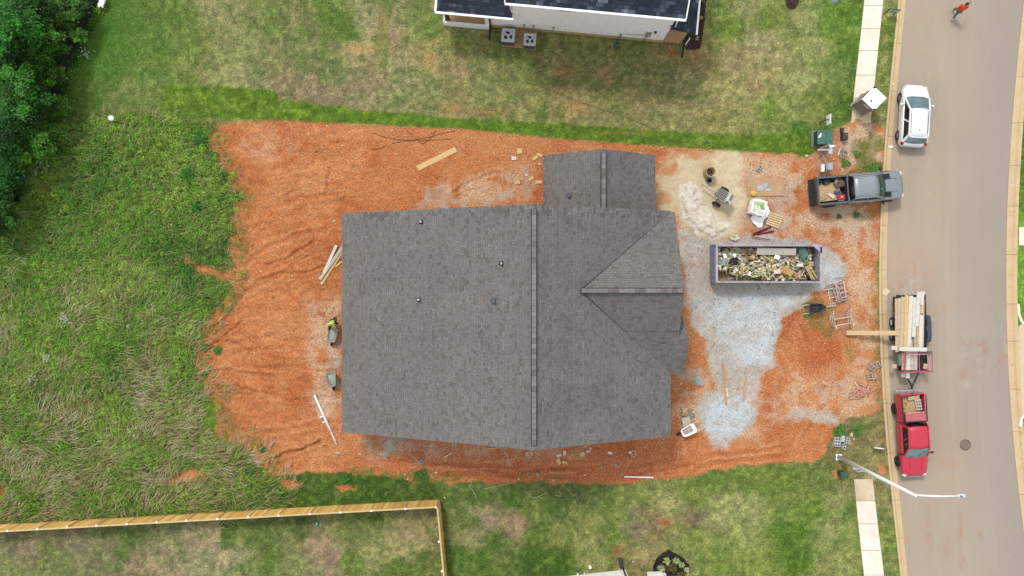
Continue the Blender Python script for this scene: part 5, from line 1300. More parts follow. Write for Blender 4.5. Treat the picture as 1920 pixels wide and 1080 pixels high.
def plank_mat(name, a, b_):
    m, n, l, b = new_mat(name)
    tc = n.new('ShaderNodeTexCoord'); mp = n.new('ShaderNodeMapping'); mp.inputs['Scale'].default_value = (.9, 14, 14); l.new(tc.outputs['Object'], mp.inputs[0])
    f = noise_tex(n, l, mp.outputs[0], 2.0, 5, .65); g = noise_tex(n, l, tc.outputs['Object'], 3.5, 4, .7)
    c = ramp(n, l, f, [(.3, a), (.7, b_)])
    c = mixc(n, l, ramp(n, l, g, [(.55, (0, 0, 0)), (.7, (.6, .6, .6))]), c, tuple(x * .62 for x in a))
    l.new(c, b.inputs['Base Color']); b.inputs['Roughness'].default_value = .85; bump(n, l, b, f, .2, .01)
    return m
PM = [plank_mat('plank_white', srgb(222, 214, 202), srgb(244, 240, 232)), plank_mat('plank_tan', srgb(206, 170, 126), srgb(230, 202, 166)), plank_mat('plank_grey', srgb(190, 180, 166), srgb(222, 212, 198)), plank_mat('plank_new', srgb(226, 186, 120), srgb(240, 208, 150))]
# planks: (pixel x left/right at the far end, y start, y end, tone, height)
PL = [(1681.5, 1682, 560, 660, 1, 1.02, 'tan plank with dirty edge'), (1687, 1687.5, 559, 652, 2, 1.06, 'grey tan plank, left outermost of its load'), (1693, 1689.5, 556.5, 655, 1, 1.1, 'broad buff plank'), (1700.5, 1697, 553.5, 660, 3, 1.08, 'yellowish plank'), (1708.5, 1704, 554.5, 652, 0, 1.12, 'chalky white wide plank'), (1715.5, 1713, 557.5, 632, 0, 1.1, 'short white plank ending before the rack'), (1723, 1719, 547.5, 612, 0, 1.14, 'white plank sticking out behind the trailer'), (1730.5, 1727, 546.5, 572, 0, 1.14, 'short white plank end over the trailer tail'), (1730, 1727, 569, 590, 1, 1.1, 'short tan plank piece'), (1728, 1725.5, 588, 652, 0, 1.1, 'white plank on the road side of the load'), (1717, 1716, 632, 694, 2, 1.0, 'grey plank under the red rack'), (1694, 1694, 655, 694, 1, 1.0, 'tan plank end under the red rack'), (1703, 1702, 652, 694, 0, 1.03, 'white plank end under the red rack'), (1722, 1721, 612, 652, 1, 1.06, 'tan plank behind the rack crossbar'), (1693.5, 1693.5, 697, 707, 2, .86, 'left plank end sticking out over the drawbar'), (1702, 1702, 697, 709, 0, .86, 'right plank end sticking out over the drawbar')]
PL += [(1690, 1688, 562, 655, 2, .82, 'lower grey plank, left in the bottom layer'), (1700, 1698, 560, 655, 1, .8, 'lower tan plank, second in the bottom layer'), (1711, 1708, 560, 655, 2, .84, 'lower grey plank, third in the bottom layer'), (1721, 1719, 562, 655, 1, .82, 'lower tan plank, right in the bottom layer'), (1730, 1728, 562, 650, 2, .8, 'lower grey plank at the road side of the bottom layer'), (1710, 1709.5, 652, 694, 2, .96, 'grey plank end beside the rack middle bar')]
for i, (xa, xb_, ya, yb, tone, z, lb) in enumerate(PL):
    a = at(xa, ya, z); b_ = at(xb_, yb, z - .02); c = (a + b_) / 2; d = b_ - a
    o = MB().box((0, 0, 0), (d.length, .245, .045)).build('plank', PM[tone], None, bevel=.004)
    o.location = c; o.rotation_euler = (0, 0, math.atan2(d.y, d.x)); tag(o, lb + ' on the lumber trailer', 'plank', 'planks on the trailer')
for i, (xa, ya, xb_, yb, z, lb) in enumerate([(1671.5, 652, 1682, 652.5, 1.05, 'white plank stub poking from the kerb side of the trailer'), (1686, 654, 1738, 655.5, 1.5, 'white plank lying crosswise on the red rack'), (1672.5, 686, 1681, 687, .95, 'tan board end low on the kerb side of the trailer'), (1734, 692, 1736, 682, .9, 'cream board end at the road side corner of the trailer')]):
    a = at(xa, ya, z); b_ = at(xb_, yb, z); d = b_ - a
    o = MB().box((0, 0, 0), (d.length, .26, .045)).build('plank', PM[0 if i < 2 else 1], None); o.location = (a + b_) / 2; o.rotation_euler = (0, 0, math.atan2(d.y, d.x)); tag(o, lb, 'plank', 'planks on the trailer')
loose('winch_drum', MB().lathe([(.12, -.12), (.12, -.09), (.07, -.09), (.07, .09), (.12, .09), (.12, .12)], (0, 0, 0), 14, M=Matrix.Rotation(R(90), 3, 'X')), M('rusty_grey', srgb(132, 116, 108), .8), tr, (xr0 - .02, s_road * .62, 1.62), 0, 'grey brown spool on the corner of the red rack', 'spool')
# long scaffold plank bridging trailer and verge
a = at(1587, 624, .22); b_ = at(1684, 624.5, 1.16); d = b_ - a
o = MB().bar((-d.length / 2, 0, 0), (d.length / 2, 0, 0), .30, .06).build('plank', plank_mat('plank_ramp', srgb(220, 182, 134), srgb(234, 204, 160)), None, bevel=.006)
o.location = (a + b_) / 2; o.rotation_euler = (0, -math.asin(d.z / d.length), math.atan2(d.y, d.x)); tag(o, 'long tan plank reaching from the trailer over the kerb to the clay', 'plank')
sp_ = MB().box((0, 0, .1), (.3, .16, .2)).build('block', M('block_grey', srgb(178, 168, 158))); sp_.location = gp(1590, 624, 0); tag(sp_, 'grey block under the free end of the long plank', 'block')
# ================================================================== things on the lot
WD_NEW = PM[3]; WD_TAN = PM[1]; WD_WHITE = PM[0]; WD_GREY = PM[2]
def flat(name, px, py, wpx, hpx, ang, thick, mat, label, cat, group=None, z=None, bevel=.004, dz=0.0):
    """a flat piece lying on the ground; sizes in photo pixels; ang is anticlockwise degrees"""
    p = gp(px, py)
    o = MB().box((0, 0, 0), (wpx * s_, hpx * s_, thick)).build(name, mat, None, bevel)
    o.location = (p.x, p.y, (p.z if z is None else z) + thick / 2 + .012 + dz); o.rotation_euler = (0, 0, R(ang))
    return tag(o, label, cat, group)
def stick(name, pa, pb, wd, th, mat, label, cat, group=None, z0=None, z1=None, dz=.03):
    a = gp(*pa); b_ = gp(*pb)
    a.z = (a.z + dz) if z0 is None else z0; b_.z = (b_.z + dz) if z1 is None else z1
    c = (a + b_) / 2; d = b_ - a
    o = MB().box((0, 0, 0), (d.length, wd, th)).build(name, mat, None, .004)
    o.location = c; o.rotation_euler = (0, -math.asin(d.z / d.length), math.atan2(d.y, d.x))
    return tag(o, label, cat, group)
G_B = 'loose boards on the clay'
stick('plank', (783, 316), (855, 280), .36, .05, WD_NEW, 'yellow plank lying alone on the clay above the house roof', 'plank', G_B)
stick('plank', (631.5, 460), (608, 512), .19, .04, WD_WHITE, 'steepest white board of the crossed heap left of the roof', 'plank', G_B, dz=.14)
stick('plank', (645, 460), (600, 524), .20, .05, WD_GREY, 'weathered grey board crossing under the roof edge', 'plank', G_B, dz=.08)
stick('plank', (645, 467), (602, 533), .17, .05, WD_NEW, 'pale new board lowest in the crossed heap', 'plank', G_B, dz=.03)
stick('plank', (646, 486), (629, 500), .10, .04, WD_NEW, 'short pale board half under the roof edge', 'plank', G_B)
stick('plank', (1356.5, 682), (1362, 760), .12, .05, M('tan_stud', srgb(206, 164, 110), .8, scale=12), 'tan stud lying on the blue grey gravel', 'plank', G_B)
stick('plank', (1362, 728), (1364, 744), .12, .04, WD_WHITE, 'short white offcut beside the tan stud', 'offcut', G_B)
stick('plank', (1399.5, 697), (1394, 752), .13, .05, M('pink_stud', srgb(206, 164, 136), .8, scale=12), 'pinkish stud on the gravel right of the tan stud', 'plank', G_B)
stick('stake', (840, 852), (832, 858), .07, .04, WD_NEW, 'short pale stake on red clay below the roof', 'stake', G_B)
stick('stake', (848, 848), (834, 858), .06, .04, WD_WHITE, 'thin white stake on red clay left of the roof peak', 'stake', G_B)
stick('stake', (948, 845), (957, 874), .05, .04, WD_GREY, 'thin grey stick on clay right under the roof peak', 'stake', G_B)
stick('stake', (914, 841), (938, 839), .07, .04, WD_TAN, 'tan stick along the lower roof edge', 'stake', G_B)
stick('pipe', (1170, 893.5), (1225, 895), .07, .06, M('white_pvc', (.74, .75, .76), .4), 'thin white pipe lying at the grass edge', 'pipe')
stick('stick', (672, 851), (677, 852), .05, .04, WD_WHITE, 'tiny white stick on the clay left of the gravel patch', 'stick')
# white pipe with clips left of the house
pp = thing('pipe', 'long white pipe with two clips lying left of the roof', 'pipe', gp(605, 775))
c0_ = pp.location.copy()
MB().tube([gp(590, 741, .07) - c0_, gp(605, 775, .07) - c0_, gp(620, 808, .07) - c0_], .065, 10).build('pipe_body', M('white_pvc', (.74, .75, .76)), pp)
MB().tube([gp(620, 808, .06) - c0_, gp(631, 834, .06) - c0_], .035, 8).build('pipe_tail', M('white_pvc', (.74, .75, .76)), pp)
for a, b_ in ((605, 781), (609.5, 791)):
    q = gp(a, b_, .09) - c0_; MB().bar(q + Vector((-.17, -.05, 0)), q + Vector((.14, .08, 0)), .07, .05).build('clip', M_WHITE, pp)

# offcuts and brick-sized scraps round the wing and below the house
G_O = 'pale wood offcuts on the clay'
OFF = [(974, 283.5, 9.5, 10, 0, 3, 'square pale offcut, topmost on the clay left of the wing'), (963.5, 297, 9, 7, 0, 0, 'whitish offcut left of the square pale one'), (1003, 296, 11, 6, 35, 3, 'slanted buff offcut near the top corner of the wing'), (1012, 291, 9.5, 5.5, -22, 3, 'buff offcut touching the wing roof corner'), (1011.5, 308, 6, 4, 12, 1, 'small pinkish offcut beside the wing roof'), (996, 335, 10, 6, 33, 3, 'slanted buff offcut halfway down beside the wing'), (1010, 341.5, 12, 6, 0, 3, 'split yellow offcut tight against the wing roof'), (970, 342.5, 10.5, 7, 5, 1, 'tan offcut furthest from the wing, low on its left'), (987, 328.5, 4, 4, 10, 0, 'tiny pink white scrap left of the wing'),
       (1048, 854, 8.5, 5.5, 25, 0, 'white brick sized scrap below the roof, beside an upright one'), (1058.5, 849, 5, 8.5, -3, 0, 'upright white scrap just under the roof slope'), (1047.5, 865, 7, 11.5, 25, 3, 'larger yellow offcut leaning in the clay below the roof'), (1058.5, 866.5, 10, 5, -18, 3, 'yellow offcut touching the larger one'), (1092, 851.5, 10, 8, 32, 3, 'orange tan offcut below the middle of the right roof'), (1102.5, 846, 8, 5.5, 8, 2, 'grey offcut beside the orange tan one'), (1107, 841, 5, 4.5, 40, 3, 'small yellow scrap close under the roof edge'), (1143.5, 849, 8.5, 5, -8, 0, 'cream scrap alone below the right roof'), (988, 851, 5, 7, 0, 2, 'grey scrap under the roof peak'), (997, 851, 4, 5, 0, 2, 'smaller grey scrap under the roof peak'), (1181, 848, 6, 4, -30, 0, 'white scrap beside tangled wire below the roof')]
for a, b_, w_, h_, an, tn, lb in OFF: flat('offcut', a, b_, w_, h_, an, .05, PM[tn], lb, 'offcut', G_O)
# plywood, yellow sack
pw = flat('plywood_sheet', 1434.5, 351, 68.5, 33.5, 1.2, .06, concrete('muddy_plywood', srgb(192, 152, 112), srgb(210, 178, 142), srgb(190, 188, 184), 1.6), 'muddy plywood sheet with grey mortar smears beside the sand', 'plywood')
o = MB().blob((0, 0, 0), (.22, .17, .09), 3, .2, 3).build('cement_bag', M('yellow_bag', srgb(236, 190, 96), .7)); p = gp(1411, 363, .13); o.location = p; tag(o, 'yellow cement bag on the corner of the muddy plywood sheet', 'bag')
o = MB().blob((-.3, 0, 0), (.24, .2, .06), 5, .5, 3).blob((.18, -.12, 0), (.18, .12, .05), 6, .5, 3).blob((0, .22, 0), (.2, .12, .05), 8, .5, 3).build('mortar_heap', M('grey_mortar', srgb(196, 202, 206), .9, scale=9, bmp=.5)); o.location = gp(1434, 353, .08); tag(o, 'grey mortar heap in the middle of the plywood sheet', 'mortar')
# red steel lintels
M_LINT = M('red_oxide_steel', srgb(140, 46, 62), .6)
def lintel(pa, pb, lb, mat):
    a = gp(*pa); b_ = gp(*pb); a.z += .02; b_.z += .02; c = (a + b_) / 2; d = b_ - a; L = d.length
    o = MB().box((0, 0, .0), (L, .11, .012)).box((0, .05, .05), (L, .012, .11)).build('steel_angle', mat); o.location = c + Vector((0, 0, .02)); o.rotation_euler = (0, 0, math.atan2(d.y, d.x)); tag(o, lb, 'steel angle', 'steel angles on the gravel')
lintel((1411, 441.5), (1446, 426), 'dark red steel angle, thickest of three near the pallet', M_LINT)
lintel((1413, 438.5), (1441, 427), 'dark red steel angle lying close along the thickest one', M_LINT)
lintel((1419, 440), (1451, 433.5), 'short dark red steel angle pointing at the pallet', M_LINT)
lintel((1408.5, 445), (1442.5, 450), 'pale grey pink steel angle lowest near the dumpster', M('grey_pink_steel', srgb(196, 170, 172), .5))
# pallet
pl = thing('pallet', 'empty wooden pallet beside the plastic wrapped load', 'pallet', gp(1451, 413), R(-19))
for k in range(3): MB().box((-.42 + .42 * k, 0, .06), (.1, .82, .1)).build('bearer', WD_TAN, pl)
for k in range(6):
    y = -.375 + .15 * k
    MB().box((0, y, .125), (.94, .115, .025)).build('slat', M('pallet_slat', srgb(230, 202, 158), .8, scale=9), pl)
# wrapped load
bl = thing('wrapped_load', 'pallet of bagged mortar under torn white plastic by the plywood', 'wrapped load', gp(1415.5, 391), R(-14))
def rumple(nm, size, c, mat, parent, seed, am=.05, n_=10):
    bm = bmesh.new(); bmesh.ops.create_cube(bm, size=1.0); bmesh.ops.subdivide_edges(bm, edges=bm.edges[:], cuts=n_, use_grid_fill=True)
    from mathutils import noise as mn
    for v_ in bm.verts:
        q = v_.co; r_ = 1 - .10 * max(0, (abs(q.x) + abs(q.y)) * 1.0 - .62) * 2
        q = Vector((q.x * size[0] * r_, q.y * size[1] * r_, q.z * size[2]))
        n3 = mn.noise_vector(q * 4 + Vector((seed, seed * 2, 0))) * am + mn.noise_vector(q * 11 + Vector((seed, 0, 3))) * am * .4
        v_.co = q + n3 + Vector(c)
    me = bpy.data.meshes.new(nm); bm.to_mesh(me); bm.free(); me.materials.append(mat)
    o = bpy.data.objects.new(nm, me); C.objects.link(o); o.parent = parent; return o
M_PLAST = M('white_plastic_film', (.78, .79, .80), .3, var=.05, scale=5)
MB().box((0, 0, .07), (1.0, 1.0, .12)).build('pallet_base', WD_TAN, bl)
rumple('plastic_wrap', (.95, .98, .78), (0, 0, .53), M_PLAST, bl, 2.0)
for i, (x, y, w_, h_, an, cl) in enumerate([(-.24, .22, .34, .26, .1, (196, 216, 168)), (.12, .24, .34, .22, .05, (176, 206, 132)), (.2, 0, .34, .18, -.1, (150, 186, 96)), (-.2, -.02, .3, .34, .15, (226, 226, 206)), (.02, -.1, .28, .26, 0, (236, 230, 214)), (.14, -.3, .4, .2, .1, (228, 226, 206)), (-.28, -.28, .2, .2, .1, (206, 222, 186))]):
    MB().box((x, y, .955 + .008 * (i % 3)), (w_, h_, .05), rz=an).build('mortar_bag', M('bag_print' + str(i), srgb(*cl), .7, scale=9, var=.2), bl, bevel=.015)
# the torn sheet lies over the ground beside it
bm = bmesh.new(); bmesh.ops.create_grid(bm, x_segments=34, y_segments=34, size=.5)
from mathutils import noise as mn
SH_P = [(1430, 374), (1441, 389), (1442.5, 401), (1431, 414), (1427, 427), (1420, 427), (1405, 411), (1412, 400)]
shp = [(p[0] - bl.location.x, p[1] - bl.location.y) for p in W(SH_P)]
me = bpy.data.meshes.new('plastic_sheet'); bm.free()
xs = np.linspace(-.8, 1.2, 46); VV = []; idx = {}; FF = []
for i, x in enumerate(xs):
    for j, y in enumerate(xs):
        yy = y - .55; xx = x + .1
        if poly_sd(np.array([xx]), np.array([yy]), shp)[0] < .02:
            d = max(0, .55 - math.hypot(xx, yy)); z = .06 + .9 * d + .10 * abs(mn.noise(Vector((xx * 5, yy * 5, 1)))) + .06 * abs(mn.noise(Vector((xx * 14, yy * 9, 5))))
            idx[(i, j)] = len(VV); VV.append((xx, yy, z))
for (i, j) in list(idx):
    if all(k in idx for k in ((i + 1, j), (i, j + 1), (i + 1, j + 1))): FF.append((idx[(i, j)], idx[(i + 1, j)], idx[(i + 1, j + 1)], idx[(i, j + 1)]))
o = MB().add(VV, FF, 0, True).build('plastic_sheet', M_PLAST, None); o.location = bl.location; tag(o, 'crumpled clear white plastic sheet fallen from the wrapped load', 'plastic sheet')
sc = thing('cement_sack', 'torn green and white sack on gravel above the dumpster', 'sack', gp(1378, 446), .3)
MB().blob((0, 0, .08), (.26, .2, .1), 12, .35, 3).build('sack_body', M('white_sack', srgb(226, 222, 208), .8), sc); MB().blob((-.04, .1, .14), (.17, .1, .06), 13, .3, 2).build('printed_end', M('green_sack', srgb(172, 204, 140), .8), sc)

# ------------------------------------------------ mixer, drum, bucket
mx = thing('mortar_mixer', 'towable mortar mixer with steel grate standing on the sand', 'mortar mixer', at(1353, 366, .9) * 1.0, R(-30)); mx.location.z = gz1(mx.location.x, mx.location.y)
M_MIX = M('mortar_splashed_steel', srgb(176, 174, 166), .7, scale=7, var=.25, bmp=.3); M_MIXW = M('dusty_white_cowl', srgb(224, 222, 214), .6, var=.12)
tub = MB(); V = []; n_ = 9
for x in (-.36, .30):
    for i in range(n_):
        a = math.pi * i / (n_ - 1); V.append((x, .33 * math.cos(a), 1.05 - .46 * math.sin(a)))
tub.add(V, [(i, i + 1, n_ + i + 1, n_ + i) for i in range(n_ - 1)] + [tuple(range(n_))[::-1], tuple(range(n_, 2 * n_))], 0, True)
tub.build('tub', M_MIX, mx)
g = MB()
for i in range(7): g.bar((-.36 + .11 * i, -.33, 1.1), (-.36 + .11 * i, .33, 1.1), .022, .03)
for i in range(6): g.bar((-.38, -.33 + .132 * i, 1.1), (.32, -.33 + .132 * i, 1.1), .022, .03)
g.build('grate', M('grate_steel', srgb(206, 204, 198), .5), mx)
MB().lathe([(0, .35), (.33, .35)], (-.03, 0, .56), 12).build('tub_disc', M('dark_inside', srgb(60, 58, 54), .9), mx)  # dark disc inside the tub below the grate
MB().box((.52, 0, 1.02), (.36, .66, .34)).build('engine_cowl', M_MIXW, mx, bevel=.03)
MB().box((.58, .1, 1.22), (.14, .4, .06)).build('engine', M('engine_grey', srgb(120, 120, 116), .5), mx, bevel=.01); MB().box((.5, -.28, 1.2), (.2, .14, .1)).build('fuel_tank', M_GREY2, mx, bevel=.02)
MB().bar((-.4, 0, .55), (.7, 0, .55), .1, .08).bar((0, -.5, .4), (0, .5, .4), .07, .07).bar((0, 0, .4), (0, 0, .6), .1, .1).build('chassis', M_MIX, mx)
MB().bar((-.4, 0, .6), (-1.3, .05, .5), .08, .06).bar((-1.3, .05, .5), (-1.42, .05, .55), .14, .05).build('drawbar', M_MIX, mx)
MB().bar((-.4, -.1, 1.05), (-.62, -.2, 1.15), .03, .03).build('dump_handle', M_MIX, mx)
for s in (-1, 1): wheel(mx, .1, s * .56, .3, .18, M_MIX)
dr = thing('drum', 'open tan fibre drum standing above the black bucket', 'drum', gp(1327, 325.5))
MB().lathe([(.30, 0), (.33, .05), (.35, .42), (.33, .84), (.345, .86), (.345, .9), (.30, .9), (.285, .8), (.28, .25), (0, .25)], (0, 0, 0), 28).build('drum_body', M('fibre_drum', srgb(212, 188, 146), .7, var=.1), dr)
MB().lathe([(0, .30), (.28, .30)], (0, 0, 0), 20).build('water', M('murky_water', srgb(128, 98, 52), .15), dr)
MB().lathe([(.352, .2), (.358, .23), (.352, .26)], (0, 0, 0), 28).lathe([(.352, .6), (.358, .63), (.352, .66)], (0, 0, 0), 28).build('hoop', M('drum_hoop', srgb(190, 164, 120)), dr)
bk = thing('bucket', 'small black bucket on the sand between drum and mixer', 'bucket', gp(1328, 339.5))
MB().lathe([(.12, 0), (.155, .34), (.165, .35), (.145, .35), (.115, .06), (0, .06)], (0, 0, 0), 20).build('bucket_body', M('grey_black_plastic', srgb(76, 80, 84), .5), bk)
MB().tube([(.155 * math.cos(a), .155 * math.sin(a), .33 - .1 * math.sin(a)) for a in np.linspace(0, math.pi, 10)], .006, 5).build('bail', M_GALV, bk)
# sand pile
def heap(name, pts, mat, label, cat, seed, res=.06, kind=None):
    xs = [p[0].x for p in pts]; ys = [p[0].y for p in pts]
    x = np.arange(min(xs) - 1.6, max(xs) + 1.6, res); y = np.arange(min(ys) - 1.6, max(ys) + 1.6, res)
    A, B = np.meshgrid(x, y, indexing='ij'); a = A.ravel(); b_ = B.ravel()
    wx_, wy_ = warp(a, b_, .42, .75, seed)
    z = np.zeros_like(a)
    for p, r_, h_ in pts: z = z + (.42 * h_ * np.exp(-2.6 * ((wx_ - p.x) ** 2 + (wy_ - p.y) ** 2) / r_ ** 2)) * (1 - z / .8)
    z = z * (.35 + 1.3 * vnoise(a, b_, .6, seed + 3, 5, .65)); z = z + .09 * sstep(.13, .17, z) + .06 * sstep(.30, .33, z) - .07 + .05 * (vnoise(a, b_, .22, seed + 5, 3) - .5) * (z > .02)
    zz = z + gz(a, b_)
    nx_, ny_ = len(x), len(y); I = np.arange(nx_ * ny_).reshape(nx_, ny_); keep = (z > -.035).reshape(nx_, ny_)
    kq = keep[:-1, :-1] | keep[1:, :-1] | keep[1:, 1:] | keep[:-1, 1:]
    Q = np.stack([I[:-1, :-1][kq], I[1:, :-1][kq], I[1:, 1:][kq], I[:-1, 1:][kq]], 1)
    us, inv = np.unique(Q, return_inverse=True)
    o = np_mesh(name, np.stack([a, b_, zz], 1)[us], inv.reshape(Q.shape).astype(np.int32), mat, smooth=True)
    return tag(o, label, cat, kind=kind)
m, n, l, b = new_mat('pale_sand'); tc = n.new('ShaderNodeTexCoord'); f = noise_tex(n, l, tc.outputs['Object'], 3, 5, .6); g_ = noise_tex(n, l, tc.outputs['Object'], 28, 3, .7)
c = ramp(n, l, f, [(.30, srgb(222, 206, 176)), (.5, srgb(232, 222, 204)), (.68, srgb(246, 241, 234))]); c = mixc(n, l, .5, c, ramp(n, l, g_, [(.3, (.85, .85, .85)), (.7, (1.1, 1.1, 1.1))]), 'MULTIPLY')
l.new(c, b.inputs['Base Color']); b.inputs['Roughness'].default_value = .95; bump(n, l, b, g_, .3, .02)
heap('sand_pile', [(at(a_, b_), r_, h_) for a_, b_, r_, h_ in ((1290, 356, .75, .36), (1298, 370, .85, .36), (1284, 378, .6, .2), (1298, 388, .8, .3), (1306, 402, 1.0, .32), (1316, 414, 1.15, .36), (1330, 424, 1.1, .36), (1300, 366, .9, .2), (1322, 404, .9, .22), (1292, 396, .8, .14), (1312, 434, .8, .16), (1340, 414, .7, .16), (1342, 432, .95, .26), (1354, 430, .7, .2), (1368, 420, .5, .12), (1380, 408, .45, .1))], m, 'pale crescent shaped sand pile left of the mortar mixer', 'sand pile', 200)

# ------------------------------------------------ dumpster
dm = thing('dumpster', 'open lavender grey dumpster full of building rubble', 'dumpster', (16.62, 1.57, .0), 0)
DL, DW, DH = 6.72, 2.36, 1.5
M_DUMP = M('lavender_steel', srgb(186, 183, 196), .55, var=.18, scale=2.5); M_DUMPD = M('lavender_steel_dark', srgb(132, 128, 156), .6, var=.2)
def rust_mat():
    m, n, l, b = new_mat('rusty_inside'); tc = n.new('ShaderNodeTexCoord')
    f = noise_tex(n, l, tc.outputs['Object'], 1.4, 5, .65)
    l.new(ramp(n, l, f, [(.35, srgb(150, 142, 140)), (.5, srgb(176, 152, 136)), (.64, srgb(196, 124, 78))]), b.inputs['Base Color']); b.inputs['Roughness'].default_value = .8
    return m
M_RUST = rust_mat()
for nm, s in (('side_wall', 1), ('side_wall', -1)):
    w_ = MB().box((0, s * (DW / 2 - .03), DH / 2 + .08), (DL, .05, DH - .1))
    for k in range(9): w_.box((-DL / 2 + .5 + k * (DL - 1) / 8, s * (DW / 2 + .03), DH / 2 + .05), (.09, .09, DH - .25))
    w_.box((0, s * (DW / 2 + .01), DH - .02), (DL + .04, .09, .10)); w_.box((0, s * (DW / 2 + .01), .16), (DL + .06, .1, .12))
    w_.build(nm, M_DUMP, dm, bevel=.01)
    MB().box((0, s * (DW / 2 - .062), DH / 2 + .08), (DL - .1, .012, DH - .2)).build('lining', M_RUST, dm)
MB().box((DL / 2 - .03, 0, DH / 2 + .08), (.06, DW - .1, DH - .1)).box((DL / 2, 0, DH - .02), (.13, DW - .16, .11)).build('end_wall', M_DUMP, dm, bevel=.01)
MB().box((DL / 2 - .07, 0, DH / 2 + .08), (.012, DW - .2, DH - .25)).build('lining', M('pale_lining', srgb(186, 184, 190), .7), dm)
MB().slab([(DL / 2 - .5, DW / 2 - .05, DH + .035), (DL / 2 + .05, DW / 2 - .55, DH + .035), (DL / 2 + .05, DW / 2 + .05, DH + .035)], .03).build('gusset', M('gusset_lavender', srgb(176, 170, 222), .5), dm)
gt_ = MB().box((-DL / 2 - .02, 0, DH / 2 + .06), (.06, DW - .1, DH - .1)).box((-DL / 2 - .02, 0, DH - .02), (.14, DW + .02, .11))
gt_.build('tailgate', M_DUMP, dm, bevel=.01)
for k in range(3): MB().box((-DL / 2 - .09, 0, .3 + .42 * k), (.13, DW + .1, .13)).build('gate_rib', M_DUMPD, dm, bevel=.01)
for s in (-1, 1): MB().tube([(-DL / 2 - .1, s * (DW / 2 + .04), .2), (-DL / 2 - .1, s * (DW / 2 + .04), DH)], .045, 8).build('gate_hinge', M_DUMPD, dm)
MB().box((0, 0, .14), (DL - .1, DW - .1, .1)).build('floor', M_RUST, dm)
MB().bar((-DL / 2, -.5, .05), (DL / 2, -.5, .05), .12, .1).bar((-DL / 2, .5, .05), (DL / 2, .5, .05), .12, .1).build('skid', M_DUMPD, dm)
# rubble
rn = np.random.default_rng(5)
deb = MB()
DC = [(150, 178, 96), (176, 200, 130), (120, 150, 78), (226, 214, 190), (236, 230, 218), (206, 184, 144), (190, 150, 96), (170, 160, 146), (122, 116, 104), (92, 90, 84), (60, 60, 60), (214, 170, 120), (158, 120, 84), (186, 190, 186)]
dmats = [M('rubble_%d' % i, tuple(min(.8, q * 1.25) for q in srgb(*c)), .85, var=.2, scale=9) for i, c in enumerate(DC)]
pr = np.array([6, 6, 4, 15, 12, 14, 7, 11, 6, 3, 2, 7, 4, 7], float); pr /= pr.sum()
for i in range(1700):
    x = rn.uniform(-DL / 2 + .2, DL / 2 - .25); y = rn.uniform(-DW / 2 + .15, DW / 2 - .15)
    top = .86 - .30 * abs(y / (DW / 2)) ** 2 - (.25 if x > DL / 2 - .6 else 0) + .12 * math.sin(x * 2.1 + 1) - (.45 if x < -2.2 and y < -.35 else 0) - (.4 if y < -.8 and x < -.2 else 0)
    z = rn.uniform(.2, max(.25, top)) if i % 2 else top
    if (x < -1.2 and y < -.72) or (x < -2.5 and y < -.4): z = min(z, .12)
    L_, w_, t_h = rn.uniform(.07, .30) * (1.6 if i % 9 == 0 else 1), rn.uniform(.05, .22), rn.uniform(.01, .07)
    if i % 14 == 0: L_ = rn.uniform(.6, 1.2); w_ = .05; t_h = .03
    k = rn.choice(len(DC), p=pr)
    if i % 5 == 0: deb.blob((x, y, z), (L_ * .45, w_ * .6, .07), i, .5, 1, mi=int(k))
    else: deb.box((x, y, z), (L_, w_, t_h), M=Euler((rn.normal(0, .35), rn.normal(0, .35), rn.uniform(0, 6.3))).to_matrix(), mi=int(k))
o = deb.build('rubble', dmats, None); o.location = dm.location; tag(o, 'mixed green cream and tan building rubble filling the dumpster', 'rubble', kind='stuff')
def in_dump(name, mb, mat, pos, rot, label, cat, bevel=0):
    o = mb.build(name, mat, None, bevel); o.location = dm.location + Vector(pos); o.rotation_euler = rot; return tag(o, label, cat)
def dpos(px, py, z): p = at(px, py, z); return (p.x - dm.location.x, p.y - dm.location.y, z)
in_dump('board', MB().box((0, 0, 0), (2.55, .46, .03)), PM[2], dpos(1455.5, 471.5, 1.2), (R(18), 0, R(-1)), 'wide grey board lying along the back wall inside the dumpster', 'board')
in_dump('rubbish_bag', MB().blob((0, 0, 0), (.34, .16, .15), 31, .5, 3), M('black_bag', srgb(40, 42, 48)), dpos(1376, 490, 1.05), (0, 0, .7), 'black torn bag near the gate end of the dumpster', 'bag')
in_dump('board_scrap', MB().box((0, 0, 0), (.19, .26, .05)), M_WHITE, dpos(1359, 480, 1.12), (.1, .1, .3), 'white tile scrap, leftmost in the dumpster', 'scrap')
in_dump('board_scrap', MB().box((0, 0, 0), (.18, .24, .05)), M_WHITE, dpos(1377, 479, 1.16), (.1, 0, -.4), 'white tile scrap on the black bag in the dumpster', 'scrap')
in_dump('board_scrap', MB().box((0, 0, 0), (.34, .26, .06)), M_WHITE, dpos(1457, 482, 1.2), (.2, .1, -.3), 'white slab below the grey board in the dumpster', 'scrap')
in_dump('board_scrap', MB().box((0, 0, 0), (.42, .28, .05)), M('cream_scrap', srgb(238, 230, 214)), dpos(1457, 509, 1.12), (.1, -.1, .1), 'cream slab in the middle front of the dumpster', 'scrap')
in_dump('board_scrap', MB().box((0, 0, 0), (.4, .2, .05)), M('white_green_scrap', srgb(236, 240, 226)), dpos(1500, 497, 1.1), (.1, 0, .05), 'white green packet near the right end of the dumpster', 'scrap')
in_dump('board_scrap', MB().prism([(-.12, -.1), (.1, -.14), (.04, .18)], 0, .03), M_WHITE, dpos(1405, 513, .98), (.1, 0, 0), 'white triangular shard near the front wall of the dumpster', 'scrap')
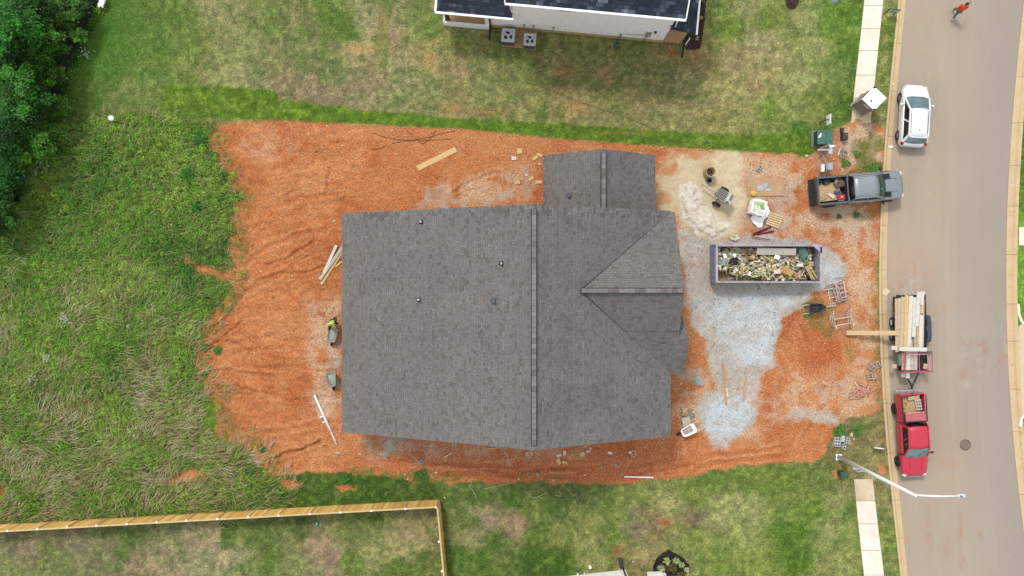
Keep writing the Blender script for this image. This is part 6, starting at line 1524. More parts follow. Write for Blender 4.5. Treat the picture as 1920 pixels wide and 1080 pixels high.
in_dump('tarp', MB().blob((0, 0, 0), (.26, .42, .1), 41, .55, 3), M('teal_tarp', srgb(82, 122, 108), .6, scale=7, var=.3), dpos(1505, 476, 1.1), (0, 0, .2), 'teal green crumpled tarp at the back corner of the dumpster', 'tarp')
in_dump('packet', MB().box((0, 0, 0), (.16, .3, .06)).box((.04, -.12, .03), (.1, .16, .05)), M('red_white_packet', srgb(214, 70, 76), .5, col2=srgb(240, 220, 214), scale=5), dpos(1498, 515, 1.05), (0, .1, -.1), 'red and white packet near the front right of the dumpster', 'packet')
in_dump('box', MB().box((0, 0, 0), (.2, .22, .1)), M('lime_box', srgb(150, 206, 90)), dpos(1481, 520, .98), (.1, .1, 0), 'lime green box against the front wall of the dumpster', 'box')
in_dump('cushion', MB().blob((0, 0, 0), (.16, .28, .06), 51, .2, 3), M('grey_blue_pad', srgb(150, 166, 172), .6), dpos(1357.5, 491, 1.05), (0, 0, -.25), 'grey blue oval pad near the gate end of the dumpster', 'pad')
in_dump('box', MB().box((0, 0, 0), (.3, .2, .1)), M('green_box', srgb(150, 186, 84)), dpos(1349.5, 490.5, 1.0), (0, 0, -.2), 'green carton touching the gate wall of the dumpster', 'carton')
in_dump('ball', MB().blob((0, 0, 0), (.12, .12, .1), 61, .15, 2), M_BLACK, dpos(1514.5, 519, 1.05), (0, 0, 0), 'black lump in the front right corner of the dumpster', 'lump')
for i, (a, b_, c, d) in enumerate([(1510, 500, 1523, 524), (1513, 499, 1527, 525), (1516, 497, 1532, 521)]):
    p0 = Vector(dpos(a, b_, 1.12)); p1 = Vector(dpos(c, d, 1.4))
    in_dump('lath', MB().bar(p0, p1, .05, .03), WD_NEW, (0, 0, 0), (0, 0, 0), ('left', 'middle', 'right')[i] + ' of three pale laths leaning out of the dumpster corner', 'lath')
in_dump('cardboard', MB().slab([(-.45, -.2, .0), (.35, -.3, .08), (.5, .1, .02), (-.3, .25, .1)], .02), M('cardboard', srgb(206, 160, 96), .8), dpos(1475, 507, 1.08), (0, 0, -.3), 'orange tan cardboard sheet in the dumpster', 'cardboard')
# ------------------------------------------------ scaffolding
M_SC = M('scaffold_pale', srgb(232, 222, 214), .6, scale=8, var=.2); M_SCR = M('scaffold_red_worn', srgb(196, 128, 116), .6, scale=6, var=.25); M_SCG = M('scaffold_grey', srgb(196, 184, 174), .6, scale=8, var=.2)
def frame_end(name, p0, p1, wd, mat, label, group, nr=4, z=.05, tilt=0.0, nub=.25):
    """walk-through frame lying down: two long legs p0->p1, wd apart, rungs between"""
    a = gp(*p0); b_ = gp(*p1); a.z += z; b_.z += z; c = (a + b_) / 2; d = b_ - a; L = d.length
    t = thing(name, label, 'scaffold frame', c, math.atan2(d.y, d.x), group)
    for s in (-1, 1): MB().tube([(-L / 2, s * wd / 2, 0), (L / 2, s * wd / 2, 0)], .034, 7).build('leg', mat, t)
    for k in range(nr):
        x = -L / 2 + L * (k + .5) / nr
        MB().tube([(x, -wd / 2 - (nub if k in (0, nr - 1) else 0), .01), (x, wd / 2 + (nub if k in (0, nr - 1) else 0), .01)], .028, 7).build('rung', mat, t)
    t.rotation_euler = (tilt, 0, math.atan2(d.y, d.x))
    return t
GS = 'scaffold frames by the dumpster'
for i, (p0, p1, wd, mt, lb, z, tl) in enumerate([((1559, 534), (1566, 572), .62, M_SC, 'pale scaffold frame, lowest of the heap beside the dumpster', .05, 0), ((1566, 530), (1575, 569), .5, M_SCR, 'rusty pink scaffold frame inside the dumpster side heap', .12, .05), ((1572, 528), (1577, 562), .55, M_SC, 'pale scaffold frame at the road side of the dumpster heap', .18, -.05), ((1563, 537), (1571, 566), .35, M_SCG, 'narrow grey scaffold frame on top of the dumpster side heap', .26, .08)]):
    frame_end('scaffold_section', p0, p1, wd, mt, lb, GS, 4, z, tl, .12)
def tube_thing(pa, pb, z0, z1, r, mat, label, group, name='scaffold_tube'):
    a = gp(*pa); b_ = gp(*pb); a.z += z0; b_.z += z1; c = (a + b_) / 2
    o = MB().tube([a - c, b_ - c], r, 7).build(name, mat); o.location = c; tag(o, label, 'scaffold tube', group)
GT = 'loose scaffold tubes'
for pa, pb, mt, lb in [((1563, 519.5), (1582, 516.5), M_SC, 'topmost pale tube of the heap beside the dumpster'), ((1547, 534), (1575, 526), M_SC, 'pale tube crossing the top of the dumpster side heap'), ((1541, 544.5), (1558, 540.5), M_SC, 'pale tube poking left from the dumpster side heap'), ((1545, 541), (1562, 534), M_SCG, 'grey tube poking left beside the pale one'), ((1548, 575.5), (1566, 571.5), M_SC, 'pale tube at the bottom left of the dumpster side heap'), ((1549, 573), (1585, 561), M_SCG, 'grey tube along the bottom of the dumpster side heap'), ((1580, 547), (1588, 546), M_SC, 'short pale tube right of the dumpster side heap')]:
    tube_thing(pa, pb, .2, .24, .034, mt, lb, GT)
# standing tower base
tw = thing('scaffold_tower', 'pale scaffold section set on its two ladder ends near the long plank', 'scaffold', gp(1572, 597), R(9))
def ladder(mb, x, h=.75):
    for y in (-.42, .42): mb.tube([(x, y, .02), (x + .02, y, h)], .028, 7)
    for z in (.1, .4, .7): mb.tube([(x, -.42, z), (x, .42, z)], .022, 7)
    for y in (-.6, .6): mb.tube([(x + .02, y * .7, h), (x + .02, y, h + .02)], .034, 7)
for x in (-.58, .58):
    l_ = MB(); ladder(l_, x); l_.build('ladder_end', M_SC, tw)
for y, z in ((.3, .7), (.05, .72), (-.38, .6)): MB().tube([(-.58, y, z), (.58, y + .02, z)], .034, 7).build('crossbar', M_SC if y < .2 else M_SCR, tw)
MB().tube([(.58, .3, .5), (1.0, .3, .45), (1.05, .18, .45)], .018, 6).build('hook_bar', M_SCG, tw)
GK = 'grey scaffold braces beside the kerb'
for i, (p0, p1, wd, lb, tl) in enumerate([((1635, 678), (1637, 692), .5, 'grey brace frame, upper right of the kerbside heap', 0), ((1639, 679), (1647, 691), .4, 'grey brace frame touching the kerb', .05), ((1627, 684), (1640, 694), .3, 'grey brace frame in the middle of the kerbside heap', .02), ((1627, 698), (1631, 711), .34, 'small grey brace frame, lowest left of the kerbside heap', 0), ((1634, 698), (1636, 711), .2, 'narrow grey brace frame, lowest right of the kerbside heap', 0)]):
    frame_end('scaffold_brace', p0, p1, wd, M_SCG, lb, GK, 3, .05 + .05 * i, tl, .06)
GP = 'pink scaffold braces on the verge'
for i, (pa, pb) in enumerate([((1591, 747.5), (1611, 746.5)), ((1591, 744), (1606, 731)), ((1592, 736.5), (1618, 726)), ((1600, 715.5), (1612, 731)), ((1606, 724), (1608, 747)), ((1610, 720), (1632, 727)), ((1620, 722), (1630, 719)), ((1629, 719), (1618, 742)), ((1613, 724), (1614, 746)), ((1606, 737), (1619, 742)), ((1618, 727), (1619, 745)), ((1627, 722), (1626, 742)), ((1628, 738), (1637, 729)), ((1601, 742), (1610, 742)), ((1611, 735), (1622, 722))]):
    nm = ['lowest horizontal', 'long slanting', 'leftmost low slanting', 'whitish upper left', 'left upright', 'upper right slanting', 'short upper right', 'right slanting', 'middle upright', 'low middle', 'right middle upright', 'outer right upright', 'far right loose', 'short low left', 'top crossing'][i]
    tube_thing(pa, pb, .05 + .03 * (i % 4), .08 + .03 * ((i + 2) % 4), .038, M('scaffold_white', srgb(232, 222, 214), .6) if i == 3 else M('scaffold_pink', srgb(232, 164, 148), .6, scale=6, var=.2), nm + ' tube of the pink scaffold heap', GP, 'scaffold_tube')

# ------------------------------------------------ wheelbarrows
def rrect(cx, cy, lx, ly, r, z, k=4, skew=0.0):
    P = []
    for q, (sx, sy) in enumerate(((1, 1), (-1, 1), (-1, -1), (1, -1))):
        for i in range(k + 1):
            a = math.pi / 2 * (q + i / k)
            x = sx * (lx / 2 - r) + r * math.cos(a); y = sy * (ly / 2 - r) + r * math.sin(a)
            y *= 1 - skew * (x / lx + .5); P.append((cx + x, cy + y, z))
    return P
def barrow(label, loc, ang, tray, inner, load=None, handles=None, wheelr=.19):
    """x points from the handles to the wheel"""
    t = thing('wheelbarrow', label, 'wheelbarrow', loc, R(ang), 'wheelbarrows')
    tm = M(*tray); im = M(*inner)
    L_, Wd = .95, .66
    def loft(rings, nm, mat, cap=None):
        V = []; n_ = len(rings[0])
        for r_ in rings: V += r_
        Fs = [(i * n_ + j, i * n_ + (j + 1) % n_, (i + 1) * n_ + (j + 1) % n_, (i + 1) * n_ + j) for i in range(len(rings) - 1) for j in range(n_)]
        mb = MB().add(V, Fs, 0, True)
        mb.add(rings[-1], [tuple(range(n_))]); return mb.build(nm, mat, t)
    loft([rrect(.08, 0, .55, .42, .12, .34, 4, .3), rrect(.0, 0, L_, Wd, .17, .62, 4, .22), rrect(.0, 0, L_ + .06, Wd + .05, .19, .635, 4, .22), rrect(.0, 0, L_ - .02, Wd - .04, .16, .635, 4, .22), rrect(.08, 0, .53, .40, .11, .37, 4, .3)], 'tray', tm)
    if load: loft([rrect(.05, 0, .72, .5, .13, .47, 4, .25), rrect(.05, 0, .5, .3, .1, .52, 4, .25)], 'load', M(*load))
    hm = M(*(handles or ('barrow_handle', srgb(208, 176, 140), .7)))
    for s in (-1, 1): MB().tube([(.5, s * .1, .30), (-.1, s * .22, .36), (-.62, s * .28, .56), (-.92, s * .29, .6)], .022, 7).build('handle', hm, t)
    for s in (-1, 1): MB().tube([(-.12, s * .22, .36), (-.22, s * .24, .0), (.05, s * .22, .34)], .016, 6).build('leg', M_GREY2, t)
    w_ = MB().lathe([(wheelr * .55, -.05), (wheelr * .95, -.05), (wheelr, 0), (wheelr * .95, .05), (wheelr * .55, .05)], (.62, 0, wheelr), 18, M=Matrix.Rotation(R(90), 3, 'X')).build('tyre', M_RUBBER, t)
    MB().lathe([(0, -.03), (wheelr * .55, -.03), (wheelr * .55, .03), (0, .03)], (.62, 0, wheelr), 14, M=Matrix.Rotation(R(90), 3, 'X')).build('rim', M_GREY, w_)
    return t
MORT = ('mortar_wet', srgb(176, 180, 170), .8, .12, 8); TRG = ('tray_mortar_grey', srgb(158, 162, 150), .7, .15, 6)
def zt_(px, py, z=.55): p = at(px, py, z); p.z = gz1(p.x, p.y); return p
barrow('grey wheelbarrow full of mortar pushed by the worker in lime', zt_(623.5, 627.5), -102, TRG, TRG, MORT, ('pale_handle', srgb(206, 176, 170), .6))
barrow('grey mortar wheelbarrow standing alone below the worker in lime', zt_(621.5, 711), -84, TRG, TRG, MORT, ('pale_handle', srgb(206, 176, 170), .6))
barrow('black wheelbarrow with pale handles by the scaffold heap', zt_(1529.5, 578), 6, ('tray_black', srgb(48, 52, 58), .45, .2, 7), TRG, None, ('white_handle', srgb(236, 228, 220), .6))
barrow('white wheelbarrow near the lower right corner of the roof', zt_(1291, 807), 180 + 27, ('tray_white', (.78, .78, .76), .5, .05, 6), TRG, ('mortar_dirty', srgb(184, 168, 156), .85, .2, 7), ('white_handle', srgb(236, 228, 220), .6))
stick('hoe', (621, 709), (627.5, 731), .03, .03, M('hoe_handle', srgb(170, 140, 90)), 'wooden tool handle lying over the lone grey wheelbarrow', 'tool handle', None, .66, .5)
# crate, hod and tray near the white wheelbarrow
cr = thing('crate', 'grey wooden crate behind the white wheelbarrow', 'crate', gp(1284.5, 790), R(12))
for x in (-.24, .24): MB().box((x, 0, .2), (.03, .62, .36)).build('side', PM[2], cr)
for y in (-.3, .3): MB().box((0, y, .2), (.46, .03, .36)).build('end', PM[2], cr)
for k in range(3): MB().box((-.155 + .155 * k, 0, .39), (.145, .63, .025)).build('lid_board', PM[2], cr)
o = MB().blob((0, 0, .1), (.22, .13, .1), 71, .2, 3).build('sack', M('brown_sack2', srgb(176, 152, 112), .9)); o.location = gp(1281, 777); tag(o, 'small brown sack above the grey crate', 'sack')
ht = thing('tool_tray', 'grey steel tray with a yellow tool beside the crate', 'tool tray', gp(1296, 775), R(15))
MB().box((0, 0, .03), (.3, .5, .03)).box((-.15, 0, .08), (.015, .5, .1)).box((.15, 0, .08), (.015, .5, .1)).box((0, .25, .08), (.3, .015, .1)).box((0, -.25, .08), (.3, .015, .1)).build('tray', M_GREY, ht)
o = MB().blob((0, 0, .1), (.1, .09, .06), 4, .2, 2).bar((0, 0, .1), (-.2, .12, .12), .05, .04).build('power_tool', M('yellow_tool', srgb(236, 196, 60), .5)); o.location = gp(1299, 772.5, .03); tag(o, 'yellow power tool on the steel tray', 'power tool')
stick('board', (1280, 773), (1288, 765), .05, .03, WD_WHITE, 'pale stick lying across the grey frame above the crate', 'stick')
stick('board', (1276, 763), (1278, 774), .06, .04, M_GREY2, 'dark short bar left of the pale stick', 'bar')
stick('rod', (1279, 795), (1278, 806), .04, .03, WD_WHITE, 'thin white rod left of the white wheelbarrow', 'rod')

# ------------------------------------------------ concrete blocks
M_BLK = M('concrete_block', srgb(204, 207, 209), .9, scale=14, bmp=.2)
def block(px, py, ang, label, dz=0.0, hollow=True, group='hollow concrete blocks'):
    p = gp(px, py); o = MB()
    if hollow:
        for y in (-.082, .082): o.box((0, y, .1), (.40, .036, .2))
        for x in (-.182, 0, .182): o.box((x, 0, .1), (.036, .128, .2))
        o.box((0, 0, .01), (.3, .12, .02))
    else: o.box((0, 0, .1), (.4, .2, .19))
    o = o.build('concrete_block', [M_BLK]); o.location = p + Vector((0, 0, dz)); o.rotation_euler = (0, 0, R(ang)); tag(o, label, 'concrete block', group)
block(1569, 822.5, -4, 'hollow block, upper of three side by side near the street light'); block(1568.5, 828, -4, 'hollow block, middle of three side by side near the street light'); block(1568, 833.5, -4, 'hollow block, lower of three side by side near the street light')
block(1585.5, 824, 82, 'hollow block, upper right of the block heap near the street light', .19); block(1581.5, 836, 75, 'hollow block, lowest right of the block heap near the street light'); block(1577.5, 821.5, 84, 'smooth sided block between the hollow ones near the street light', .1, False)
block(1423, 316, 57, 'single hollow block above the muddy plywood sheet')
block(1610, 881, 8, 'small dirty hollow block beside the street light pole')
o = MB().box((0, 0, .04), (.36, .4, .1)).build('hand_hole_cover', M('pale_teal', srgb(186, 206, 200), .7), None, .02); o.location = gp(1603.5, 875.5); o.rotation_euler = (0, 0, -.2); tag(o, 'pale green utility box cover beside the street light pole', 'utility cover')

# ------------------------------------------------ rocks
M_ROCK = M('cream_rock', srgb(226, 206, 174), .9, scale=5, bmp=.4, var=.15); M_ROCKG = M('grey_rock', srgb(178, 176, 164), .9, scale=5, bmp=.4)
RK = [(1596, 815, 6, 9, 'cream rock above the concrete blocks'), (1600, 823, 4, 4, 'small cream rock right of the concrete blocks'), (1007.5, 888.5, 6, 7, 'grey chunk at the clay edge below the roof peak'), (990, 887, 5, 3, 'cream rock left of the grey chunk'), (973, 898, 4, 3, 'yellowish rock at the grass edge below the roof peak'), (1097, 890, 5, 3.5, 'cream rock on clay below the right roof'), (1165, 888, 5.5, 4, 'grey tan rock left of the thin white pipe'), (1276, 719, 7, 5, 'pale rock beside the lower right roof notch'), (1287, 729, 3.5, 3.5, 'small pale rock below the bigger one by the roof notch'), (1154, 871, 6, 4, 'grey mortar lump below the right roof'), (1128, 876, 5, 4, 'grey mortar lump left of the other below the roof'),
      (759, 889, 4, 3, 'cream stone at the lower clay edge below the left roof'), (818, 886, 5, 5, 'pale stone at the right end of the lower clay edge'), (713, 864, 3, 3, 'small stone beside the grey gravel splash'), (633, 849, 9, 4, 'white stone flat on clay below the left roof corner'), (834, 933, 3.5, 3.5, 'tan stone on the grass outside the fence corner'), (366, 726, 6, 3, 'white stone at the weeds edge beside the clay'), (388, 694, 4, 5, 'white stone near the green weed on the clay edge'), (367, 747, 4, 4, 'white stone above the small turf strip'), (394, 332, 4, 3, 'white stone among weeds in the upper field'), (394, 842, 3, 3, 'pale stone in the weeds below the turf strip'), (423, 882, 4, 4, 'cream stone among weeds below the clay corner'), (627, 414, 5, 4, 'white chalky stone left of the top left roof corner'), (602, 540, 3, 3, 'pale grey stone just below the crossed boards'), (1340, 560, 4, 3, 'grey stone on the gravel right of the porch'), (1512, 293, 8, 5, 'pale concrete lump above the gravel patch'), (1239, 435, 3, 6, 'white lump at the roof edge beside the sand'), (1447, 150, 3, 3, 'white scrap stone on the upper lawn'), (1563, 132, 2.5, 2.5, 'tiny white stone near the sidewalk lawn'), (1187, 1053, 4, 4, 'whitish stone on the lawn beside the bottom house'), (1594, 736, 4, 4, 'cream stone by the pink scaffold heap'), (1578, 772, 5, 4, 'cream rock on the pale gravel near the red truck')]
for i, (a, b_, w_, h_, lb) in enumerate(RK):
    p = gp(a, b_); o = MB().blob((0, 0, min(w_, h_) * s_ * .25), (w_ * s_ * .5, h_ * s_ * .5, min(w_, h_) * s_ * .38), 100 + i, .4, 2).build('rock', M_ROCKG if 'grey' in lb else M_ROCK); o.location = p; tag(o, lb, 'rock', 'scattered rocks')
o = MB().blob((0, 0, .02), (.3, .32, .06), 77, .3, 3).build('concrete_patch', M('teal_grey_mortar', srgb(172, 178, 166), .9)); o.location = gp(1309, 713); tag(o, 'dried grey green mortar puddle near the roof notch', 'mortar')
vl = thing('valve_cover', 'round grey drain cover in the clay below the left roof', 'drain cover', gp(790, 866)); MB().lathe([(0, .05), (.12, .05), (.13, .06), (.17, .06), (.18, .0)], (0, 0, 0), 20).build('ring', M('grey_plastic', srgb(150, 156, 156), .6), vl)
MB().lathe([(0, .062), (.11, .062)], (0, 0, 0), 20).build('lid', M('teal_grey', srgb(112, 130, 134), .5), vl)
# litter and small things
o = MB().lathe([(.13, 0), (.16, .3), (.17, .31), (.15, .31), (0, .30)], (0, 0, 0), 18).build('bucket', M_WHITE); o.location = gp(214, 222, .25); o.rotation_euler = (.3, .2, 0); tag(o, 'white bucket among weeds at the corner of the upper lawn', 'bucket')
o = MB().blob((0, 0, .12), (.2, .36, .12), 81, .4, 3).build('plastic_scrap', M_PLAST); o.location = gp(198, 8, .3); o.rotation_euler = (0, 0, -.4); tag(o, 'white plastic scrap caught at the black silt fence', 'plastic scrap')
o = MB().lathe([(0, .26), (.09, .26), (.1, .24), (.1, 0)], (0, 0, 0), 18).build('capped_pipe', M_WHITE); o.location = gp(1106, 1062); tag(o, 'white capped pipe on the lawn by the bottom house', 'pipe cap')
o = MB().blob((0, 0, .1), (.1, .13, .1), 83, .15, 3, 0, True).build('toy_ball', M('teal_toy', srgb(96, 186, 190), .5)); o.location = gp(595, 981); tag(o, 'small turquoise toy on the lawn inside the fence', 'toy')
flat('cardboard', 1662, 547.5, 13, 12, 48, .01, M('cream_card', srgb(240, 220, 180), .8), 'square cream card lying on the kerb above the trailer', 'card', z=-.1)
for a, b_, lb in ((1669.5, 276, 'crumpled white paper in the gutter beside the white hatchback'), (1671, 159, 'white paper scrap on the kerb at the front of the hatchback')):
    o = MB().blob((0, 0, .03), (.12, .09, .05), int(a), .6, 2).build('paper', M_WHITE); p = at(a, b_, -.1); o.location = p; tag(o, lb, 'paper')
# wires and hoses
def wire(pts, r, mat, label, cat, dz=.03, name='wire'):
    P = [gp(a, b_, dz) for a, b_ in pts]; c = P[0].copy()
    Q_ = []
    for i in range(len(P) - 1):                       # smooth
        p0, p1, p2, p3 = P[max(i - 1, 0)], P[i], P[i + 1], P[min(i + 2, len(P) - 1)]
        for t in (0, .25, .5, .75):
            q = .5 * ((2 * p1) + (p2 - p0) * t + (2 * p0 - 5 * p1 + 4 * p2 - p3) * t * t + (3 * p1 - p0 - 3 * p2 + p3) * t ** 3)
            Q_.append(q - c)
    Q_.append(P[-1] - c)
    for q in Q_: q.z = gz1(q.x + c.x, q.y + c.y) + dz - c.z
    o = MB().tube(Q_, r, 5).build(name, mat); o.location = c; tag(o, label, cat)
M_WIRE = M('dark_wire', srgb(128, 78, 58), .7); M_HOSE = M('grey_hose', srgb(92, 92, 76), .6)
wire([(700, 249), (725, 258), (765, 263), (800, 258), (830, 250), (853, 246)], .015, M_WIRE, 'dark wire curving across the clay under the green strip', 'wire')
wire([(735, 270), (760, 264), (800, 263), (846, 261)], .013, M_WIRE, 'lower dark wire on the clay under the green strip', 'wire')
wire([(759, 240), (775, 256), (792, 270)], .016, M_WIRE, 'thin dark twig slanting down over the clay wires', 'twig'); wire([(817, 244), (810, 256), (793, 270)], .016, M_WIRE, 'thin dark twig slanting the other way over the clay wires', 'twig')
wire([(697, 279), (706, 280), (722, 274)], .018, M_WIRE, 'short dark root on the clay left of the wires', 'root')
wire([(880, 66), (893, 84), (915, 104), (945, 130), (970, 150), (1000, 158), (1040, 172), (1090, 192), (1150, 212), (1195, 228), (1228, 243)], .011, M('faded_hose', srgb(112, 108, 76), .8), 'long thin cable snaking over the upper lawn to the green strip', 'cable', .045)
wire([(1308, 276), (1308, 268), (1318, 264), (1332, 265), (1334, 274), (1324, 279), (1312, 282)], .014, M('pale_wire', srgb(196, 186, 160)), 'pale loop of wire at the edge of the green strip', 'wire')
wire([(1552, 284), (1538, 294), (1525, 304), (1512, 318)], .014, M('orange_cord', srgb(230, 160, 60), .6), 'orange cord from the power pedestal over the clay', 'cord')
wire([(1181, 846), (1188, 845), (1192, 849), (1190, 856), (1184, 855), (1186, 850)], .02, M('white_wire', srgb(226, 220, 210)), 'tangled white wire below the right roof', 'wire')
for i, (pts, lb) in enumerate([([(905, 917), (930, 912), (960, 905)], 'pale dead branch on the grass left of the roof peak'), ([(880, 912), (890, 925), (894, 936)], 'pale bare twig on the grass right of the fence corner'), ([(985, 920), (1000, 933), (1020, 926), (1028, 922)], 'forked pale branch on the grass below the roof peak'), ([(1060, 912), (1074, 928), (1082, 924)], 'pale crooked branch below the right roof'), ([(1040, 928), (1052, 930), (1048, 920)], 'short pale twig between the two branches')]):
    wire(pts, .02, M('dead_branch', srgb(196, 180, 148), .9), lb, 'branch')

# ------------------------------------------------ portable toilet
A = at(1593.5, 198.5); B = at(1615, 219); Ux = (B - A).normalized(); ang = math.atan2(Ux.y, Ux.x)
Uy = Vector((-Ux.y, Ux.x, 0)); Wd = (B - A).length; Dp = 1.1
ctr = (A + B) / 2 + Uy * Dp / 2
pt = thing('portable_toilet', 'portable toilet with white roof and grey brown door on the sidewalk', 'portable toilet', (ctr.x, ctr.y, .03), ang)
Hh = 1.86
M_TAUP = M('taupe_plastic', srgb(158, 148, 136), .55, var=.05, scale=3); M_TAUPD = M('taupe_plastic_dark', srgb(128, 118, 108), .55)
MB().box((0, 0, .06), (Wd + .06, Dp + .06, .12)).build('base', M('taupe_base', srgb(206, 190, 172), .6), pt, bevel=.01)
MB().box((0, .01, Hh / 2 + .05), (Wd - .06, Dp - .08, Hh - .12)).build('cabin', M_TAUP, pt, bevel=.02)
d_ = MB().box((0, -Dp / 2 + .03, Hh / 2 + .02), (Wd - .2, .03, Hh - .3)).build('door', M_TAUP, pt, bevel=.01)
MB().box((Wd / 2 - .22, -Dp / 2 + .0, .95), (.05, .04, .16)).build('handle', M_TAUPD, d_)
# worn white maker's lettering: illegible strokes in two lines
rn = random.Random(4); lt = MB()
x = -.02
for k in range(7):
    w_ = rn.uniform(.035, .06); lt.box((-.14 + k * .062, -Dp / 2 + .008, 1.50 + rn.uniform(-.01, .01)), (w_, .008, .05 if k % 3 else .09))
for k in range(5): lt.box((-.02 + k * .06, -Dp / 2 + .008, 1.60 + rn.uniform(-.008, .008)), (.04, .008, .022))
lt.box((.02, -Dp / 2 + .008, 1.44), (.4, .008, .035), M=Matrix.Rotation(.05, 3, 'Y'))
lt.build('lettering', M_WHITE, d_)
rf = MB(); n_ = 6; V = []
for i in range(n_ + 1):
    for j in range(n_ + 1):
        x = (-.5 + i / n_) * (Wd + .02); y = (-.5 + j / n_) * (Dp + .02); V.append((x, y, Hh + .02 + .05 * (1 - (2 * i / n_ - 1) ** 2) * (1 - (2 * j / n_ - 1) ** 2)))
rf.add(V, [(i * (n_ + 1) + j, (i + 1) * (n_ + 1) + j, (i + 1) * (n_ + 1) + j + 1, i * (n_ + 1) + j + 1) for i in range(n_) for j in range(n_)], 0, True)
rf.box((0, 0, Hh - .02), (Wd + .02, Dp + .02, .08))
rf.build('roof', M_WHITE, pt)
for sx in (-1, 1): MB().box((sx * (Wd / 2 - .02), -Dp / 2 + .04, Hh / 2 + .05), (.05, .05, Hh - .16)).build('corner_post', M('beige_post', srgb(214, 200, 182), .6), pt)
MB().tube([(-.05, -.28, Hh + .02), (-.05, -.28, Hh + .14)], .05, 10).build('vent_pipe', M_BLACK, pt)
MB().box((-Wd / 2 + .0, .1, 1.35), (.03, .5, .12)).build('side_vent', M_TAUPD, pt)

# ------------------------------------------------ utilities by the verge
M_GRN = M('transformer_green', srgb(72, 118, 104), .5, var=.06, scale=3); M_GRND = M('transformer_green_dark', srgb(48, 84, 72), .5)
tf = thing('transformer', 'green metal transformer cabinet with papers on its lid', 'transformer', (20.53, 9.88, 0))
MB().box((0, .05, .04), (1.3, 1.12, .12)).build('pad', M('green_pad', srgb(120, 140, 120), .8), tf)
MB().box((0, 0, .45), (.98, .9, .72)).build('cabinet', M_GRND, tf, bevel=.015)
ld = MB().box((-.02, 0, .83), (1.02, .94, .07)).build('lid', M_GRN, tf, bevel=.02); MB().box((.06, 0, .868), (.02, .9, .012)).build('seam', M_GRND, ld)
for x, y, w_, h_, a in ((-.34, .12, .18, .09, .6), (-.40, .02, .2, .07, .5), (-.3, .2, .07, .1, .2)):
    o = MB().box((0, 0, 0), (w_, h_, .006), rz=a).build('paper', M_WHITE); o.location = (20.53 + x, 9.88 + y, .875); tag(o, {.18: 'upper white paper slip on the green transformer lid', .2: 'lower white paper slip on the green transformer lid', .07: 'small white paper corner on the green transformer lid'}[w_], 'paper')
pd = thing('power_post', 'temporary power post with pale blue meter box behind the transformer', 'power post', at(1543, 284, 0))
c0_ = pd.location.copy()
for a, b_ in (((1533, 281), 2.0), ((1544, 284), 1.9)):
    q = at(*a) - c0_; MB().box((q.x, q.y, 1.0), (.09, .09, b_)).build('post', PM[2], pd)
q = at(1557.5, 281, 1.75) - c0_
MB().bar(at(1533, 281, 1.75) - c0_ , q, .09, .05).build('crossbar', PM[2], pd)
MB().box((q.x, q.y - .05, 1.62), (.25, .42, .3)).build('meter_box', M('pale_blue_box', srgb(190, 208, 222), .4), pd, bevel=.02)
MB().box((q.x + .06, q.y + .24, 1.75), (.3, .12, .12)).build('weather_head', M_WHITE, pd)
MB().tube([(q.x - .05, q.y - .1, 1.5), (q.x - .05, q.y - .15, .05)], .03, 8).build('conduit', M_GALV, pd)
up = thing('utility_pedestal', 'grey and white utility pedestal behind the grey pickup bed', 'utility pedestal', at(1544, 318, 0))
MB().box((.0, .0, .45), (.16, .16, .9)).build('post', M_GALV, up); MB().box((.03, .06, .92), (.34, .46, .34)).build('box', M('light_grey_box', srgb(182, 192, 204), .45), up, bevel=.02); MB().box((-.26, .02, .5), (.18, .5, .3)).build('side_box', M_WHITE, up, bevel=.02)
bb = thing('utility_box', 'black utility box with red button right of the transformer', 'utility box', gp(1580, 257)); MB().box((0, -.02, .25), (.34, .44, .5)).build('box', M('weathered_black', srgb(62, 66, 66), .6), bb, bevel=.02); MB().box((-.1, .42, .1), (.22, .34, .2)).build('cable_bundle', M('dark_olive', srgb(66, 62, 50), .8), bb, bevel=.03); MB().lathe([(0, .06), (.05, .04), (.06, 0)], (.06, .04, .5), 12).build('button', M('red_button', srgb(224, 92, 96), .4), bb)
rb = thing('timber_scrap', 'broken timber bundle with white batten right of the power post', 'timber scrap', gp(1580, 287), R(-15))
rq = random.Random(3)
sb = MB()
for k in range(14): sb.box((rq.uniform(-.2, .2), rq.uniform(-.2, .2), .03 + .012 * k), (rq.uniform(.15, .4), .06, .03), rz=rq.uniform(0, 3))
sb.build('bundle', M('grey_scrap', srgb(176, 166, 150), .9, scale=10, var=.25), rb); MB().box((-.28, 0, .1), (.07, .5, .05)).build('batten', WD_WHITE, rb)
gpd = thing('utility_pedestal', 'dark teal green utility pedestal on the lawn left of the street light base', 'utility pedestal', gp(1573.5, 886), R(10)); MB().box((0, 0, .3), (.28, .34, .6)).build('box', M('dark_teal', srgb(34, 76, 82), .5), gpd, bevel=.03); MB().box((0, 0, .62), (.3, .36, .06)).build('cap', M('teal_cap', srgb(44, 98, 106), .45), gpd, bevel=.02)
